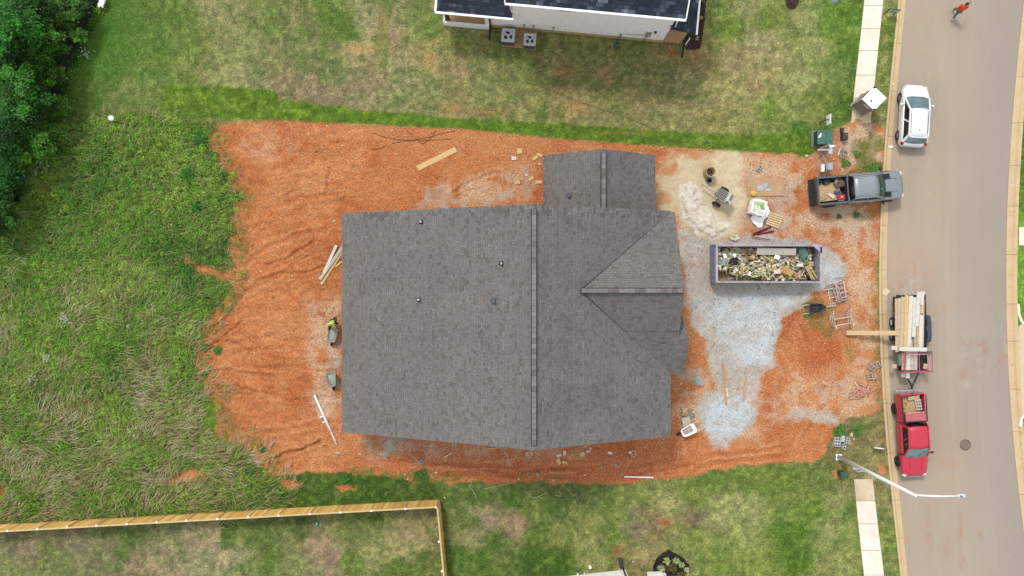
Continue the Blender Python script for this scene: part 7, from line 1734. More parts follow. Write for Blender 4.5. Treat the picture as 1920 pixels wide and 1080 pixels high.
# signs
sg = thing('sign', 'white sign panel on a thin post above the transformer', 'sign', at(1541, 231, 0), 0)
MB().box((0, 0, 1.15), (.03, .62, .68), M=None, rz=.0).build('panel', M_WHITE, sg); MB().box((-.16, -.02, .6), (.05, .05, 1.2)).build('post', M('sign_post', srgb(92, 84, 70), .7), sg); MB().bar((-.16, 0, 1.1), (-.0, .0, 1.25), .06, .06).build('bracket', M_GREY2, sg)
s2 = thing('yard_sign', 'yard sign with dark frame and pale face beside the kerb, top right', 'sign', at(1667, 26, 0), R(-6))
for x in (-.3, .3): MB().box((x, 0, .3), (.04, .04, .6)).build('leg', M_BLACK, s2)
MB().box((.0, 0, .62), (.72, .04, .5)).build('frame', M('sign_frame', srgb(52, 62, 70), .5), s2); MB().box((0.0, -.026, .63), (.62, .012, .4)).build('face', M('sign_face', srgb(190, 206, 214), .4), s2); MB().box((-.05, -.035, .62), (.3, .006, .06)).build('sign_mark', M('sign_mark', srgb(120, 140, 150)), s2)
s3 = thing('yard_sign', 'small blank white yard sign in the verge left of the red pickup', 'sign', at(1640, 837, 0), R(-7))
for x in (-.26, .2): MB().box((x, 0, .2), (.03, .03, .42)).build('leg', M_BLACK, s3)
MB().box((0.05, 0, .48), (.56, .03, .36)).build('panel', M_WHITE, s3)
# street light
b0 = at(1572.5, 857, 0); t0 = at(1716.5, 929, 10.07); e0 = at(1797, 930, 10.3)
sl_ = thing('street_light', 'tall pale grey street light with long arm reaching over the road', 'street light', b0)
M_POLE = M('pole_grey', (.66, .68, .69), .45, var=.05, scale=1.5, spec=.4)
MB().tube([(0, 0, 0), (t0.x - b0.x, t0.y - b0.y, 10.07)], [.155, .075], 18).build('pole', M_POLE, sl_)
MB().lathe([(.0, .0), (.09, 0), (.08, .06), (0, .07)], (t0.x - b0.x, t0.y - b0.y, 10.07), 14).build('pole_cap', M_POLE, sl_)
dv = e0 - b0; tv = t0 - b0
MB().tube([tv - Vector((0, 0, .1)), tv + (dv - tv) * .5 + Vector((0, 0, .12)), dv], [.055, .048, .04], 10).build('arm', M_POLE, sl_)
hd = MB().blob(dv + Vector((.18, 0, -.02)), (.26, .11, .07), 2, .02, 3, 0, True).build('lamp_head', M('lamp_head', srgb(226, 230, 232), .35), sl_)
MB().lathe([(0, 0), (.05, 0), (.05, .06), (0, .07)], dv + Vector((.12, 0, .05)), 10).build('photocell', M('photocell', srgb(112, 110, 150), .4), hd)
MB().blob(dv + Vector((.2, 0, -.07)), (.17, .08, .04), 3, .02, 2, 0, True).build('lamp_lens', M('lens_glass', srgb(200, 204, 206), .2), hd)
MB().box((0, 0, .02), (.4, .4, .06)).build('base_plate', M_POLE, sl_)
# manhole
mh = thing('manhole_cover', 'round iron manhole cover in the road right of the red pickup', 'manhole cover', at(1811, 834.5, 0)); mh.location.z = road_z(1811, 834.5) + .012
MB().lathe([(0, .004), (.30, .004), (.31, 0)], (0, 0, 0), 30).build('lid', M('iron_lid', srgb(150, 134, 120), .7, var=.15), mh)
MB().lathe([(.31, -.01), (.31, .01), (.36, .012), (.37, -.01)], (0, 0, 0), 30).build('ring', M('iron_ring', srgb(112, 98, 88), .7), mh)
g = MB()
for k in range(-3, 4): g.bar((-.25 + .02 * abs(k), k * .075, .008), (.25 - .02 * abs(k), k * .075, .008), .02, .008)
g.build('ridge', M('iron_ring', srgb(112, 98, 88)), mh)

# ------------------------------------------------ silt fence
M_SILT = M('black_fabric', srgb(22, 23, 26), .8, var=.2, scale=4)
def silt(pts, label, h=.75):
    P = [at(a, b_, 0) for a, b_ in pts]; c = P[0].copy(); t = thing('silt_fence', label, 'silt fence', c)
    n_ = 0; V = []; S = []
    for a, b_ in zip(P[:-1], P[1:]):
        L = (b_ - a).length; k = max(2, int(L / .35)); u = (b_ - a) / L; nn = Vector((-u.y, u.x, 0))
        for i in range(k):
            q = a + (b_ - a) * i / k; j = .07 * math.sin(len(V) * 1.7)
            V.append((q - c + nn * j, nn)); 
            if len(V) % 6 == 1: S.append(q - c)
    V.append((P[-1] - c, nn)); mb = MB(); VV = []
    for q, nn in V:
        lean = -nn * .25 if nn.x < 0 else nn * .25
        VV += [q + Vector((.2, -.05, .0)), q + Vector((.03, 0, h * .5)), q + Vector((-.06, .02, h))]
    Fs = [(i * 3 + j, (i + 1) * 3 + j, (i + 1) * 3 + j + 1, i * 3 + j + 1) for i in range(len(V) - 1) for j in range(2)]
    o = mb.add(VV, Fs, 0, True).build('fabric', M_SILT, t)
    sm_ = o.modifiers.new('thick', 'SOLIDIFY'); sm_.thickness = .012
    for q in S: MB().box((q.x - .06, q.y, .45), (.04, .04, .95)).build('stake', M('silt_stake', srgb(110, 92, 66), .9), t)
silt([(200, -60), (186, 0), (176, 20), (164, 45), (160, 55), (148, 80), (136, 103), (128, 130), (120, 155), (111, 182)], 'black silt fence along the wood edge at the top left')
silt([(46, 352), (32, 380), (18, 405), (6, 432), (-12, 470)], 'black silt fence emerging from bushes at the left edge')

# ------------------------------------------------ people
def skin_obj(name, pts, edges, mat, parent, root=0, lvl=2):
    me = bpy.data.meshes.new(name); me.from_pydata([p[:3] for p in pts], edges, []); me.materials.append(mat)
    o = bpy.data.objects.new(name, me); C.objects.link(o); o.parent = parent
    sk = o.modifiers.new('skin', 'SKIN'); sk.use_smooth_shade = True
    ly = me.skin_vertices[0] if me.skin_vertices else None
    if ly is None:
        bm = bmesh.new(); bm.from_mesh(me); bm.verts.layers.skin.verify(); bm.to_mesh(me); bm.free(); ly = me.skin_vertices[0]
    for i, p in enumerate(pts):
        r_ = p[3]; ly.data[i].radius = (r_ if isinstance(r_, tuple) else (r_, r_)); ly.data[i].use_root = (i == root)
    sb = o.modifiers.new('sub', 'SUBSURF'); sb.levels = lvl; sb.render_levels = lvl
    return o
SKIN_ = M('skin', srgb(176, 122, 92), .55, var=.04)
def person(label, loc, rz, shirt, trouser, hat, J):
    """J: joints in a frame facing +x"""
    t = thing('person', label, 'person', loc, rz)
    P = []; E = []
    def add(p, r_, par=None):
        P.append((*p, r_)); i = len(P) - 1
        if par is not None: E.append((par, i))
        return i
    pel = add(J['pelvis'], .13); sp1 = add(J['waist'], .125, pel); ch = add(J['chest'], .145, sp1); nk = add(J['neck'], .055, ch)
    hd1 = add(J['chin'], .07, nk); hd2 = add(J['brow'], .095, hd1); hd3 = add(J['crown'], .06, hd2)
    nose = Vector(J['chin']).lerp(Vector(J['brow']), .55) + Vector(J['face']) * .105
    add(tuple(nose), .012, hd2)
    for s in ('l', 'r'):
        sg_ = 1 if s == 'l' else -1
        sh_ = add(J['sh_' + s], .06, ch); el = add(J['el_' + s], .042, sh_); wr = add(J['wr_' + s], .028, el)
        d = (Vector(J['wr_' + s]) - Vector(J['el_' + s])).normalized(); pm_ = Vector(J['wr_' + s]) + d * .08; pmi = add(tuple(pm_), .034, wr)
        side = d.cross(Vector((0, 0, 1))); side = side.normalized() if side.length > .1 else Vector((0, 1, 0)); crl = d.cross(side)
        for k, ln in enumerate((.07, .082, .076, .06)):
            b0_ = pm_ + side * (.024 * (k - 1.5)) + d * .02; f1 = add(tuple(b0_), .011, pmi); f2 = add(tuple(b0_ + d * ln * .55 - crl * .012 * sg_), .009, f1); add(tuple(b0_ + d * ln * .9 - crl * .035 * sg_), .008, f2)
        th = Vector(J['wr_' + s]) + d * .035 + side * .035; th1 = add(tuple(th), .012, wr); add(tuple(th + side * .03 + d * .035), .009, th1)
        hp = add(J['hip_' + s], .085, pel); kn = add(J['kn_' + s], .055, hp); an = add(J['an_' + s], .038, kn); add(J['toe_' + s], .035, an)
    skin_obj('body', P, E, SKIN_, t)
    V3 = Vector
    sp = [(*J['pelvis'], .15), (*J['waist'], .155), (*J['chest'], .17), (*tuple(V3(J['chest']).lerp(V3(J['neck']), .6)), .11)]; ed = [(0, 1), (1, 2), (2, 3)]
    for s in ('l', 'r'):
        i = len(sp); sp += [(*J['sh_' + s], .082), (*tuple(V3(J['sh_' + s]).lerp(V3(J['el_' + s]), .75)), .066)]; ed += [(2, i), (i, i + 1)]
    skin_obj('shirt', sp, ed, shirt, t, 0)
    tp = [(*J['pelvis'], .145)]; ed = []
    for s in ('l', 'r'):
        i = len(tp); tp += [(*J['hip_' + s], .105), (*J['kn_' + s], .078), (*tuple(V3(J['kn_' + s]).lerp(V3(J['an_' + s]), .9)), .062)]; ed += [(0, i), (i, i + 1), (i + 1, i + 2)]
    skin_obj('trousers', tp, ed, trouser, t, 0)
    for s in ('l', 'r'):
        a = V3(J['an_' + s]); b_ = V3(J['toe_' + s])
        MB().tube([a - (b_ - a) * .35 - V3((0, 0, .02)), a.lerp(b_, .4) - V3((0, 0, .02)), b_ - V3((0, 0, .01))], [.045, .055, .035], 10).build('shoe', M('tan_boot', srgb(206, 190, 160), .7), t)
    c = V3(J['brow']); f = V3(J['face']); u = (V3(J['crown']) - V3(J['chin'])).normalized()
    hb = MB().blob(c + u * .035 - f * .015, (.105, .098, .10), 2, .03, 3, 0, True)
    if hat[1]: hb.blob(c + u * .05 + f * .12, (.09, .075, .012), 3, .02, 2, 0, True)
    hb.build('cap' if hat[1] else 'hair', hat[0], t)
    sd_ = f.cross(u)
    for s in (-1, 1):
        MB().blob(c + f * .088 + sd_ * .034 * s - u * .015, (.013, .013, .01), 1, 0, 1).build('eye', M_BLACK, t)
        MB().blob(c + sd_ * .1 * s - u * .03, (.03, .018, .035), 1, 0, 1, 0, True).build('ear', SKIN_, t)
    MB().blob(c + f * .083 - u * .085, (.012, .026, .008), 1, 0, 1).build('mouth', M('lips', srgb(140, 76, 66)), t)
    return t
Jw = dict(pelvis=(0, 0, .93), waist=(.03, 0, 1.08), chest=(.09, 0, 1.33), neck=(.13, 0, 1.50), chin=(.16, 0, 1.57), brow=(.17, 0, 1.66), crown=(.16, 0, 1.76), face=(1, 0, -.15),
          sh_l=(.09, .19, 1.42), el_l=(-.12, .27, 1.2), wr_l=(-.04, .30, .98), sh_r=(.09, -.19, 1.42), el_r=(.34, -.27, 1.32), wr_r=(.55, -.2, 1.42),
          hip_l=(0, .1, .88), kn_l=(.26, .1, .52), an_l=(.26, .1, .1), toe_l=(.42, .11, .04), hip_r=(0, -.1, .88), kn_r=(-.02, -.1, .5), an_r=(-.34, -.1, .22), toe_r=(-.28, -.1, .06))
q = at(1785.5, 27.5, 0); q.z = road_z(1785, 27)
person('person in orange shirt and grey trousers walking up the road', q, R(62), M('orange_shirt', srgb(244, 92, 28), .8, var=.06), M('grey_trousers', srgb(112, 106, 110), .8), (M('dark_hair', srgb(44, 26, 26), .7), False), Jw)
Jb = dict(pelvis=(-.10, 0, .90), waist=(-.02, 0, 1.06), chest=(.12, 0, 1.30), neck=(.2, 0, 1.45), chin=(.26, 0, 1.51), brow=(.29, 0, 1.60), crown=(.27, 0, 1.70), face=(.93, 0, -.36),
          sh_l=(.12, .19, 1.38), el_l=(.12, .27, 1.08), wr_l=(.28, .29, .80), sh_r=(.12, -.19, 1.38), el_r=(.12, -.27, 1.08), wr_r=(.28, -.29, .80),
          hip_l=(-.1, .1, .86), kn_l=(.1, .11, .5), an_l=(.0, .1, .1), toe_l=(.16, .11, .04), hip_r=(-.1, -.1, .86), kn_r=(-.1, -.1, .48), an_r=(-.36, -.1, .12), toe_r=(-.22, -.1, .04))
q = at(630, 604, 0); q.z = gz1(q.x, q.y)
person('person in lime shirt and black cap pushing a grey wheelbarrow', q, R(-100), M('lime_shirt', srgb(206, 246, 120), .7, var=.05), M('dark_trousers', srgb(70, 62, 62), .8), (M('black_cap', srgb(24, 34, 30), .7), True), Jb)
# ================================================================== vegetation
def leaves(c, az, tilt, ln, wd, col, droop=0.0):
    """diamond leaves; returns V (4n,3), Q (n,4), colours (4n,3)"""
    n_ = len(c)
    u = np.stack([np.cos(az) * np.cos(tilt), np.sin(az) * np.cos(tilt), np.sin(tilt)], 1)
    s = np.stack([-np.sin(az), np.cos(az), np.zeros(n_)], 1)
    roll = RNG.normal(0, .45, n_)
    up = np.cross(u, s); s2 = s * np.cos(roll)[:, None] + up * np.sin(roll)[:, None]
    L = ln[:, None]; w_ = wd[:, None]
    a = c - u * L * .5; b_ = c + s2 * w_ * .5 + up * L * .03; d = c + u * L * .5; e = c - s2 * w_ * .5 + up * L * .03
    V = np.stack([a, b_, d, e], 1).reshape(-1, 3)
    Q = np.arange(4 * n_).reshape(-1, 4)
    return V, Q, np.repeat(col, 4, 0)
def blades(base, az, ln, wd, lift, col):
    """bent grass blades: two quads each (6 vertices)"""
    n_ = len(base); d = np.stack([np.cos(az), np.sin(az), np.zeros(n_)], 1); s = np.stack([-np.sin(az), np.cos(az), np.zeros(n_)], 1) * (wd / 2)[:, None]
    z = np.zeros((n_, 3)); z[:, 2] = lift
    m_ = base + d * (ln * .45)[:, None] + z; t = base + d * ln[:, None] + z * RNG.uniform(.5, 1.05, n_)[:, None] + np.stack([RNG.normal(0, .06, n_) * ln, RNG.normal(0, .06, n_) * ln, np.zeros(n_)], 1)
    V = np.stack([base - s, base + s, m_ - s, m_ + s, t - s * .2, t + s * .2], 1).reshape(-1, 3)
    k = np.arange(n_)[:, None] * 6
    Q = np.concatenate([k + np.array([[0, 1, 3, 2]]), k + np.array([[2, 3, 5, 4]])], 0)
    return V, Q, np.repeat(col, 6, 0)
def merge(parts):
    Vs, Qs, Cs = [], [], []; o = 0
    for V, Q, c in parts: Vs.append(V); Qs.append(Q + o); Cs.append(c); o += len(V)
    return np.concatenate(Vs), np.concatenate(Qs), np.concatenate(Cs)
def clumps(cx, cy, cz, rad, hgt, per, base_col, lmin, lmax, asp=.5, jit=.22):
    n_ = len(cx); k = np.repeat(np.arange(n_), per); N = len(k)
    r_ = np.sqrt(RNG.random(N)); th = RNG.uniform(0, 6.283, N)
    x = cx[k] + rad[k] * r_ * np.cos(th); y = cy[k] + rad[k] * r_ * np.sin(th)
    z = cz[k] + hgt[k] * (1 - .55 * r_ ** 2) * RNG.uniform(.25, 1.0, N)
    ln = RNG.uniform(lmin, lmax, N); col = base_col[k] * (1 + RNG.normal(0, jit, N))[:, None] * (1 + RNG.normal(0, .05, (N, 3)))
    return leaves(np.stack([x, y, z], 1), th + RNG.normal(0, .8, N), RNG.normal(.15, .45, N), ln, ln * asp * RNG.uniform(.7, 1.2, N), np.clip(col, .004, .7))
def pick(n_, x0, x1, y0, y1): return RNG.uniform(x0, x1, n_), RNG.uniform(y0, y1, n_)
def pal(x, y, stops, scale, seed, jitter=.12):
    t = np.clip((vnoise(x, y, scale, seed, 4, .6) - .25) / .5 + RNG.normal(0, jitter, len(x)), 0, .999) * (len(stops) - 1)
    i = t.astype(int); f = (t - i)[:, None]; S = np.array([LIN(s) for s in stops])
    return S[i] * (1 - f) + S[i + 1] * f
GRN = [(80, 132, 48), (116, 168, 60), (144, 190, 70), (160, 196, 80), (178, 202, 98)]
x, y = pick(34000, -36, -13.2, -16.5, 12.5)
sdm = poly_sd(*warp(x, y, .55, .55, 50), P_MEADOW); inm = ((sdm < -.12) | ((sdm < 1.3) & (x > -21) & (y < 10.3) & (RNG.random(len(x)) < .16 * np.exp(-np.maximum(sdm, 0) * 1.8)))) & (poly_sd(x, y, P_STRIP2) > 0) & (poly_sd(x, y, P_WOODS) > -.2)
redm = sstep(.60, .70, vnoise(x, y, 1.0, 72, 4)) * sstep(-30, -22, x + .2 * y)
d2 = np.min([poly_sd(*warp(x, y, .35, .8), p) for p in P_DIRT2], 0)
strawk = np.clip(sstep(.40, .66, vnoise(x, y, 1.6, 71, 3)) * sstep(3, -7, y + .25 * (x + 25)), 0, 1)
den = np.where(y > -6, 1.0, .62) * (1 - .35 * redm) * (1 - .75 * strawk)
ok = inm & (d2 > -.02) & (RNG.random(len(x)) < den)
x, y = x[ok], y[ok]; n_ = len(x)
big = RNG.random(n_) < .34
rad = np.where(big, RNG.uniform(.14, .34, n_), RNG.uniform(.06, .16, n_)); hg = np.where(big, RNG.uniform(.18, .65, n_), RNG.uniform(.04, .2, n_))
colm = pal(x, y, GRN, 2.2, 301)
vg = sstep(.5, .7, vnoise(x, y, 2.6, 302, 2))[:, None] * sstep(-18, -26, x)[:, None]
colm = colm * (1 - .5 * vg) + LIN((62, 138, 50))[None] * .5 * vg
bt = np.clip(colm * np.where(big, RNG.uniform(.86, 1.5, n_), .92)[:, None] * np.array([.94, 1.0, .8]), 0, .6)
parts = [clumps(x[big], y[big], np.zeros(big.sum()), rad[big], hg[big], np.full(big.sum(), 32), bt[big], .06, .13, .52), clumps(x[~big], y[~big], np.zeros((~big).sum()), rad[~big], hg[~big], np.full((~big).sum(), 7), bt[~big], .06, .14, .6)]
# long green and straw blades
x, y = pick(70000, -36, -13.0, -16.6, 12.5)
sdm = poly_sd(*warp(x, y, .55, .55, 50), P_MEADOW); inm = ((sdm < .0) | ((sdm < 1.2) & (x > -21) & (y < 10.3) & (RNG.random(len(x)) < .35))) & (poly_sd(x, y, P_STRIP2) > 0) & (poly_sd(x, y, P_WOODS) > 0)
d2 = np.min([poly_sd(*warp(x, y, .35, .8), p) for p in P_DIRT2], 0)
strawk = np.clip(sstep(.36, .62, vnoise(x, y, 1.6, 71, 3)) * sstep(4, -7, y + .25 * (x + 25)) + .10, 0, 1)
lowk = sstep(-3, -9, y)
ok = inm & (RNG.random(len(x)) < .30 + .80 * sstep(1, -.2, -np.abs(sdm)) * .5 + .80 * np.maximum(strawk * np.clip(.3 + lowk, 0, 1), lowk * .75)) & (d2 > -.1)
x, y, strawk, lowk = x[ok], y[ok], strawk[ok], lowk[ok]; n_ = len(x)
iss = RNG.random(n_) < np.clip(strawk * .62 + lowk * .08, 0, .95)
az = np.where(iss, .75 + 1.6 * (vnoise(x, y, 2.5, 303, 2) - .5) * 2 + RNG.normal(0, .35, n_), RNG.uniform(0, 6.28, n_) * .5 + .75)
colb = np.where(iss[:, None], pal(x, y, [(176, 160, 108), (208, 194, 146), (230, 218, 178)], .8, 304, .3), pal(x, y, [(112, 146, 58), (146, 174, 80), (182, 194, 114)], 1.0, 305, .3))
ln = np.where(iss, RNG.uniform(.35, .95, n_), RNG.uniform(.2, .6, n_))
parts.append(blades(np.stack([x, y, np.full(n_, .02)], 1), az, ln, RNG.uniform(.016, .034, n_), RNG.uniform(.08, .42, n_), np.clip(colb * (1 + RNG.normal(0, .15, n_))[:, None], .004, .7)))
# white flower heads
fx_, fy_, fr = [], [], []
for a, b_, r_, k in ((82, 308, .5, 40), (70, 325, .3, 20), (128, 600, .5, 45), (92, 668, .35, 24), (68, 708, .3, 18), (246, 611, .1, 6), (142, 22, .3, 14), (165, 100, .5, 25)):
    p = at(a, b_); fx_ += list(p.x + RNG.normal(0, r_ * .5, k)); fy_ += list(p.y + RNG.normal(0, r_ * .5, k))
fx_ = np.array(fx_); fy_ = np.array(fy_)
parts.append(clumps(fx_, fy_, np.full(len(fx_), .42), np.full(len(fx_), .05), np.full(len(fx_), .1), np.full(len(fx_), 4), np.tile(LIN((226, 232, 214)), (len(fx_), 1)), .04, .08, .8, .08))
V, Q, c = merge(parts)
tag(np_mesh('meadow_weeds', V, Q, LEAF, c), 'tall mixed green weeds and straw covering the left field', 'weeds', kind='stuff')
# undergrowth in the wood
x, y = pick(15000, -36.5, -26, 2.5, 20.8)
ok = (poly_sd(x, y, P_WOODS) < .25); x, y = x[ok], y[ok]; n_ = len(x)
sf = line_d(x, y, W([(200, -60), (164, 45), (128, 130), (111, 182)])); hmax = np.clip(sf / 1.2, .35, 1)
cu = pal(x, y, [(40, 84, 26), (74, 128, 40), (112, 168, 50), (156, 196, 62)], 1.3, 310)
V, Q, c = clumps(x, y, np.full(n_, 0.0), RNG.uniform(.18, .42, n_), RNG.uniform(.3, 1.3, n_) * hmax * vnoise(x, y, 1.5, 311) * 1.6, np.full(n_, 11), cu, .09, .2, .5, .25)
V2, Q2, c2_ = blades(np.stack([*pick(5000, -36, -28, 2, 20), np.full(5000, .1)], 1), RNG.uniform(.3, 1.2, 5000), RNG.uniform(.5, 1.1, 5000), RNG.uniform(.02, .035, 5000), RNG.uniform(.3, .9, 5000), np.tile(LIN((70, 100, 46)), (5000, 1)))
kp = poly_sd(V2[::6, 0], V2[::6, 1], P_WOODS) < -.2; kp2 = np.repeat(kp, 6)
Q2 = Q2[np.concatenate([kp, kp])]
V, Q, c = merge([(V, Q, c), (V2, Q2, c2_)])
tag(np_mesh('undergrowth', V, Q, LEAF, c), 'dark dense undergrowth filling the wood corner at the top left', 'undergrowth', kind='stuff')
# trees of the wood edge
M_BARK = M('bark', srgb(92, 76, 58), .9, scale=8, var=.25, bmp=.4)
def tree(px, py, r_, h, colr, label, seed, nb=26, name='tree', group='trees of the wood corner', leaf=(.12, .24), per=150, cat='tree'):
    rq = np.random.default_rng(seed); p = at(px, py, h * .72); base = Vector((p.x, p.y, 0))
    t = thing(name, label, cat, base, 0, group)
    tr_ = MB(); top = Vector((rq.normal(0, .15), rq.normal(0, .15), h * .82))
    tr_.tube([(0, 0, -.1), (top.x * .4, top.y * .4, h * .4), tuple(top)], [.03 * h * .5 + .04, .02 * h * .5 + .03, .02], 8)
    tips = []
    for k in range(nb):
        an = k * 2.4 + rq.normal(0, .3); el_ = rq.uniform(.25, 1.0); rr = r_ * rq.uniform(.35, 1.0) * math.sqrt(1 - (el_ * .75) ** 2) * (1.15 + .25 * math.sin(an * 3 + seed))
        tip = Vector((math.cos(an) * rr, math.sin(an) * rr, h * (.38 + .6 * el_)))
        st_ = Vector((top.x * .4, top.y * .4, h * .35 + .4 * h * el_ * .6))
        tr_.tube([st_, st_.lerp(tip, .5) + Vector((0, 0, .1)), tip], [.03, .02, .01], 5); tips.append(tip)
    tr_.build('trunk', M_BARK, t)
    tips = np.array([tuple(q) for q in tips]); k = np.repeat(np.arange(nb), per); N = len(k)
    sp_ = r_ * .17
    c_ = tips[k] + rq.normal(0, 1, (N, 3)) * np.array([sp_, sp_, sp_ * .55])
    outw = np.arctan2(c_[:, 1], c_[:, 0]) + rq.normal(0, .9, N)
    ln_ = rq.uniform(leaf[0], leaf[1], N); tone = np.clip(1 + rq.normal(0, .38, nb), .35, 2)[k]
    cc = LIN(colr)[None] * np.array([1.75, 1.5, .9]) * tone[:, None] * (1 + rq.normal(0, .16, N))[:, None] * (1 + rq.normal(0, .04, (N, 3)))
    V, Q, cl = leaves(c_, outw, rq.normal(-.05, .45, N), ln_, ln_ * rq.uniform(.42, .62, N), np.clip(cc, .004, .6))
    np_mesh('crown', V, Q, LEAF, cl, t)
    return t
for i, (a, b_, r_, h, cl, lb) in enumerate([(8, 55, 1.7, 6.0, (52, 122, 56), 'large bright green tree cut by the top left edge'), (36, 160, 1.15, 4.6, (62, 124, 56), 'pale green tree in the middle of the wood edge'), (44, 206, 1.2, 4.0, (54, 112, 52), 'round green tree below the pale one at the left'), (4, 118, 1.0, 4.6, (30, 70, 34), 'dark tree at the left edge below the large bright one'), (66, 22, 1.1, 3.8, (40, 84, 34), 'dark olive tree near the top edge of the wood'), (92, 70, .9, 2.8, (56, 104, 42), 'yellowish green tree close to the silt fence'), (96, 140, .75, 2.2, (66, 114, 44), 'small light green tree at the lower end of the silt fence'), (14, 252, 1.3, 4.2, (34, 82, 36), 'dark green tree at the left edge below the wood gap'), (72, 262, 1.0, 2.6, (60, 112, 42), 'low bright green tree at the field corner'), (8, 325, 1.1, 3.6, (36, 88, 36), 'dark tree above the left silt fence piece'), (44, 292, .8, 2.4, (80, 130, 46), 'small yellow green tree by the white flowers'), (2, 372, 1.0, 3.0, (40, 84, 34), 'dark bushy tree right at the left edge above the lower silt fence'), (-6, 412, 1.0, 2.6, (44, 88, 36), 'lowest dark tree cut by the left edge'), (24, 352, .7, 1.8, (56, 102, 40), 'small dark bush tree touching the lower silt fence'), (135, 20, .8, 2.2, (60, 104, 44), 'low bushy tree beside the white scrap at the top'), (60, 104, 1.0, 3.4, (48, 96, 40), 'mid green tree between the dark ones at the upper left'), (118, 196, .6, 1.6, (66, 112, 46), 'short bushy tree where the silt fence ends'), (148, 66, .45, 1.5, (78, 128, 52), 'small sapling growing over the silt fence')]):
    tree(a, b_, r_, h, cl, lb, 400 + i, nb=int(12 + r_ * 12), per=int(70 + 60 * r_))
# separate shrubs and weeds one can tell apart
def shrub(px, py, r_, h, colr, label, seed, name='shrub', cat='shrub', group='weeds at the clay edge', n_=None, leaf=(.07, .13), asp=.5):
    p = gp(px, py); t = thing(name, label, cat, p, 0, group); rq = np.random.default_rng(seed)
    st_ = MB()
    for k in range(6):
        a = k * 1.05 + rq.uniform(0, .5); st_.tube([(0, 0, -.02), (r_ * .3 * math.cos(a), r_ * .3 * math.sin(a), h * .5), (r_ * .7 * math.cos(a), r_ * .7 * math.sin(a), h * .8)], [.012, .009, .004], 5)
    st_.build('stem', M('stem', srgb(96, 104, 56), .8), t)
    N = n_ or int(420 * r_ ** 1.3 * 2.2) + 60
    rr = np.sqrt(rq.random(N)); th = rq.uniform(0, 6.283, N); lob = 1 + .22 * np.sin(th * 3 + seed) + .15 * np.sin(th * 5 + seed * 2)
    z = h * (1 - .6 * rr ** 2) * rq.uniform(.35, 1, N); c_ = np.stack([r_ * rr * lob * np.cos(th), r_ * rr * lob * np.sin(th), z], 1)
    ln_ = rq.uniform(*leaf, N) * (1.25 if leaf[0] > .06 else 1); cc = LIN(colr)[None] * 1.35 * (1 + rq.normal(0, .22, N))[:, None] * (1 + rq.normal(0, .05, (N, 3)))
    V, Q, cl = leaves(c_, th + rq.normal(0, .7, N), rq.normal(.2, .4, N), ln_, ln_ * asp, np.clip(cc, .004, .7)); np_mesh('foliage', V, Q, LEAF, cl, t)
    return t
for i, (a, b_, r_, h, cl, lb) in enumerate([(378, 262, .48, .6, (60, 120, 50), 'dark green shrub at the top corner of the weeds field'), (354, 328, .55, .6, (62, 130, 52), 'large bushy weed beside the clay, above the stones'), (397, 293, .32, .4, (66, 128, 48), 'medium weed at the edge between field and clay'), (419, 330, .32, .4, (48, 100, 42), 'dark weed on the clay edge, right of the white stone'), (416, 372, .3, .35, (52, 104, 46), 'dark round weed below the clay edge one'), (446, 368, .26, .35, (58, 106, 44), 'weed furthest out on the clay at the field edge'), (372, 388, .4, .5, (56, 118, 46), 'broad weed inside the field near the straw'), (355, 508, .45, .5, (60, 126, 50), 'weed at the left tip of the bare clay strip'), (384, 702, .24, .3, (60, 136, 48), 'small green weed alone among white stones'), (408, 656, .28, .18, (92, 146, 60), 'light green runner on the clay'), (383, 649, .25, .16, (96, 140, 66), 'light green runner left of the other runner'), (492, 842, .2, .25, (66, 124, 50), 'small round weed alone on the lower left clay'), (648, 899, .28, .4, (70, 140, 56), 'bright weed at the lower clay edge above the fence'), (791, 893, .5, .08, (84, 124, 56), 'flat dark weed mat at the lower clay edge'), (470, 884, .4, .35, (66, 128, 50), 'weed at the bottom left corner of the clay'), (1509, 571, .2, .06, (112, 132, 70), 'sparse weed left of the black wheelbarrow'), (1512, 590, .22, .08, (104, 150, 66), 'bright weed below the black wheelbarrow'), (1606, 403, .2, .08, (104, 140, 76), 'weed on the clay below the grey pickup'), (1573, 407, .14, .08, (100, 130, 70), 'dark weed below the grey pickup door'), (1574, 808, .4, .16, (88, 146, 58), 'grass tuft left of the concrete blocks'), (1606, 808, .34, .16, (94, 140, 62), 'grass tuft above the cream rock'), (1636, 318, .5, .12, (108, 150, 66), 'grass tuft between grey pickup and kerb'), (1607, 289, .24, .1, (116, 146, 70), 'tuft beside the timber scrap'), (1585, 307, .3, .1, (120, 142, 70), 'tuft above the grey pickup cab')]):
    shrub(a, b_, r_, h, cl, lb, 500 + i, 'weed' if r_ < .45 else 'shrub', 'weed' if r_ < .45 else 'shrub')
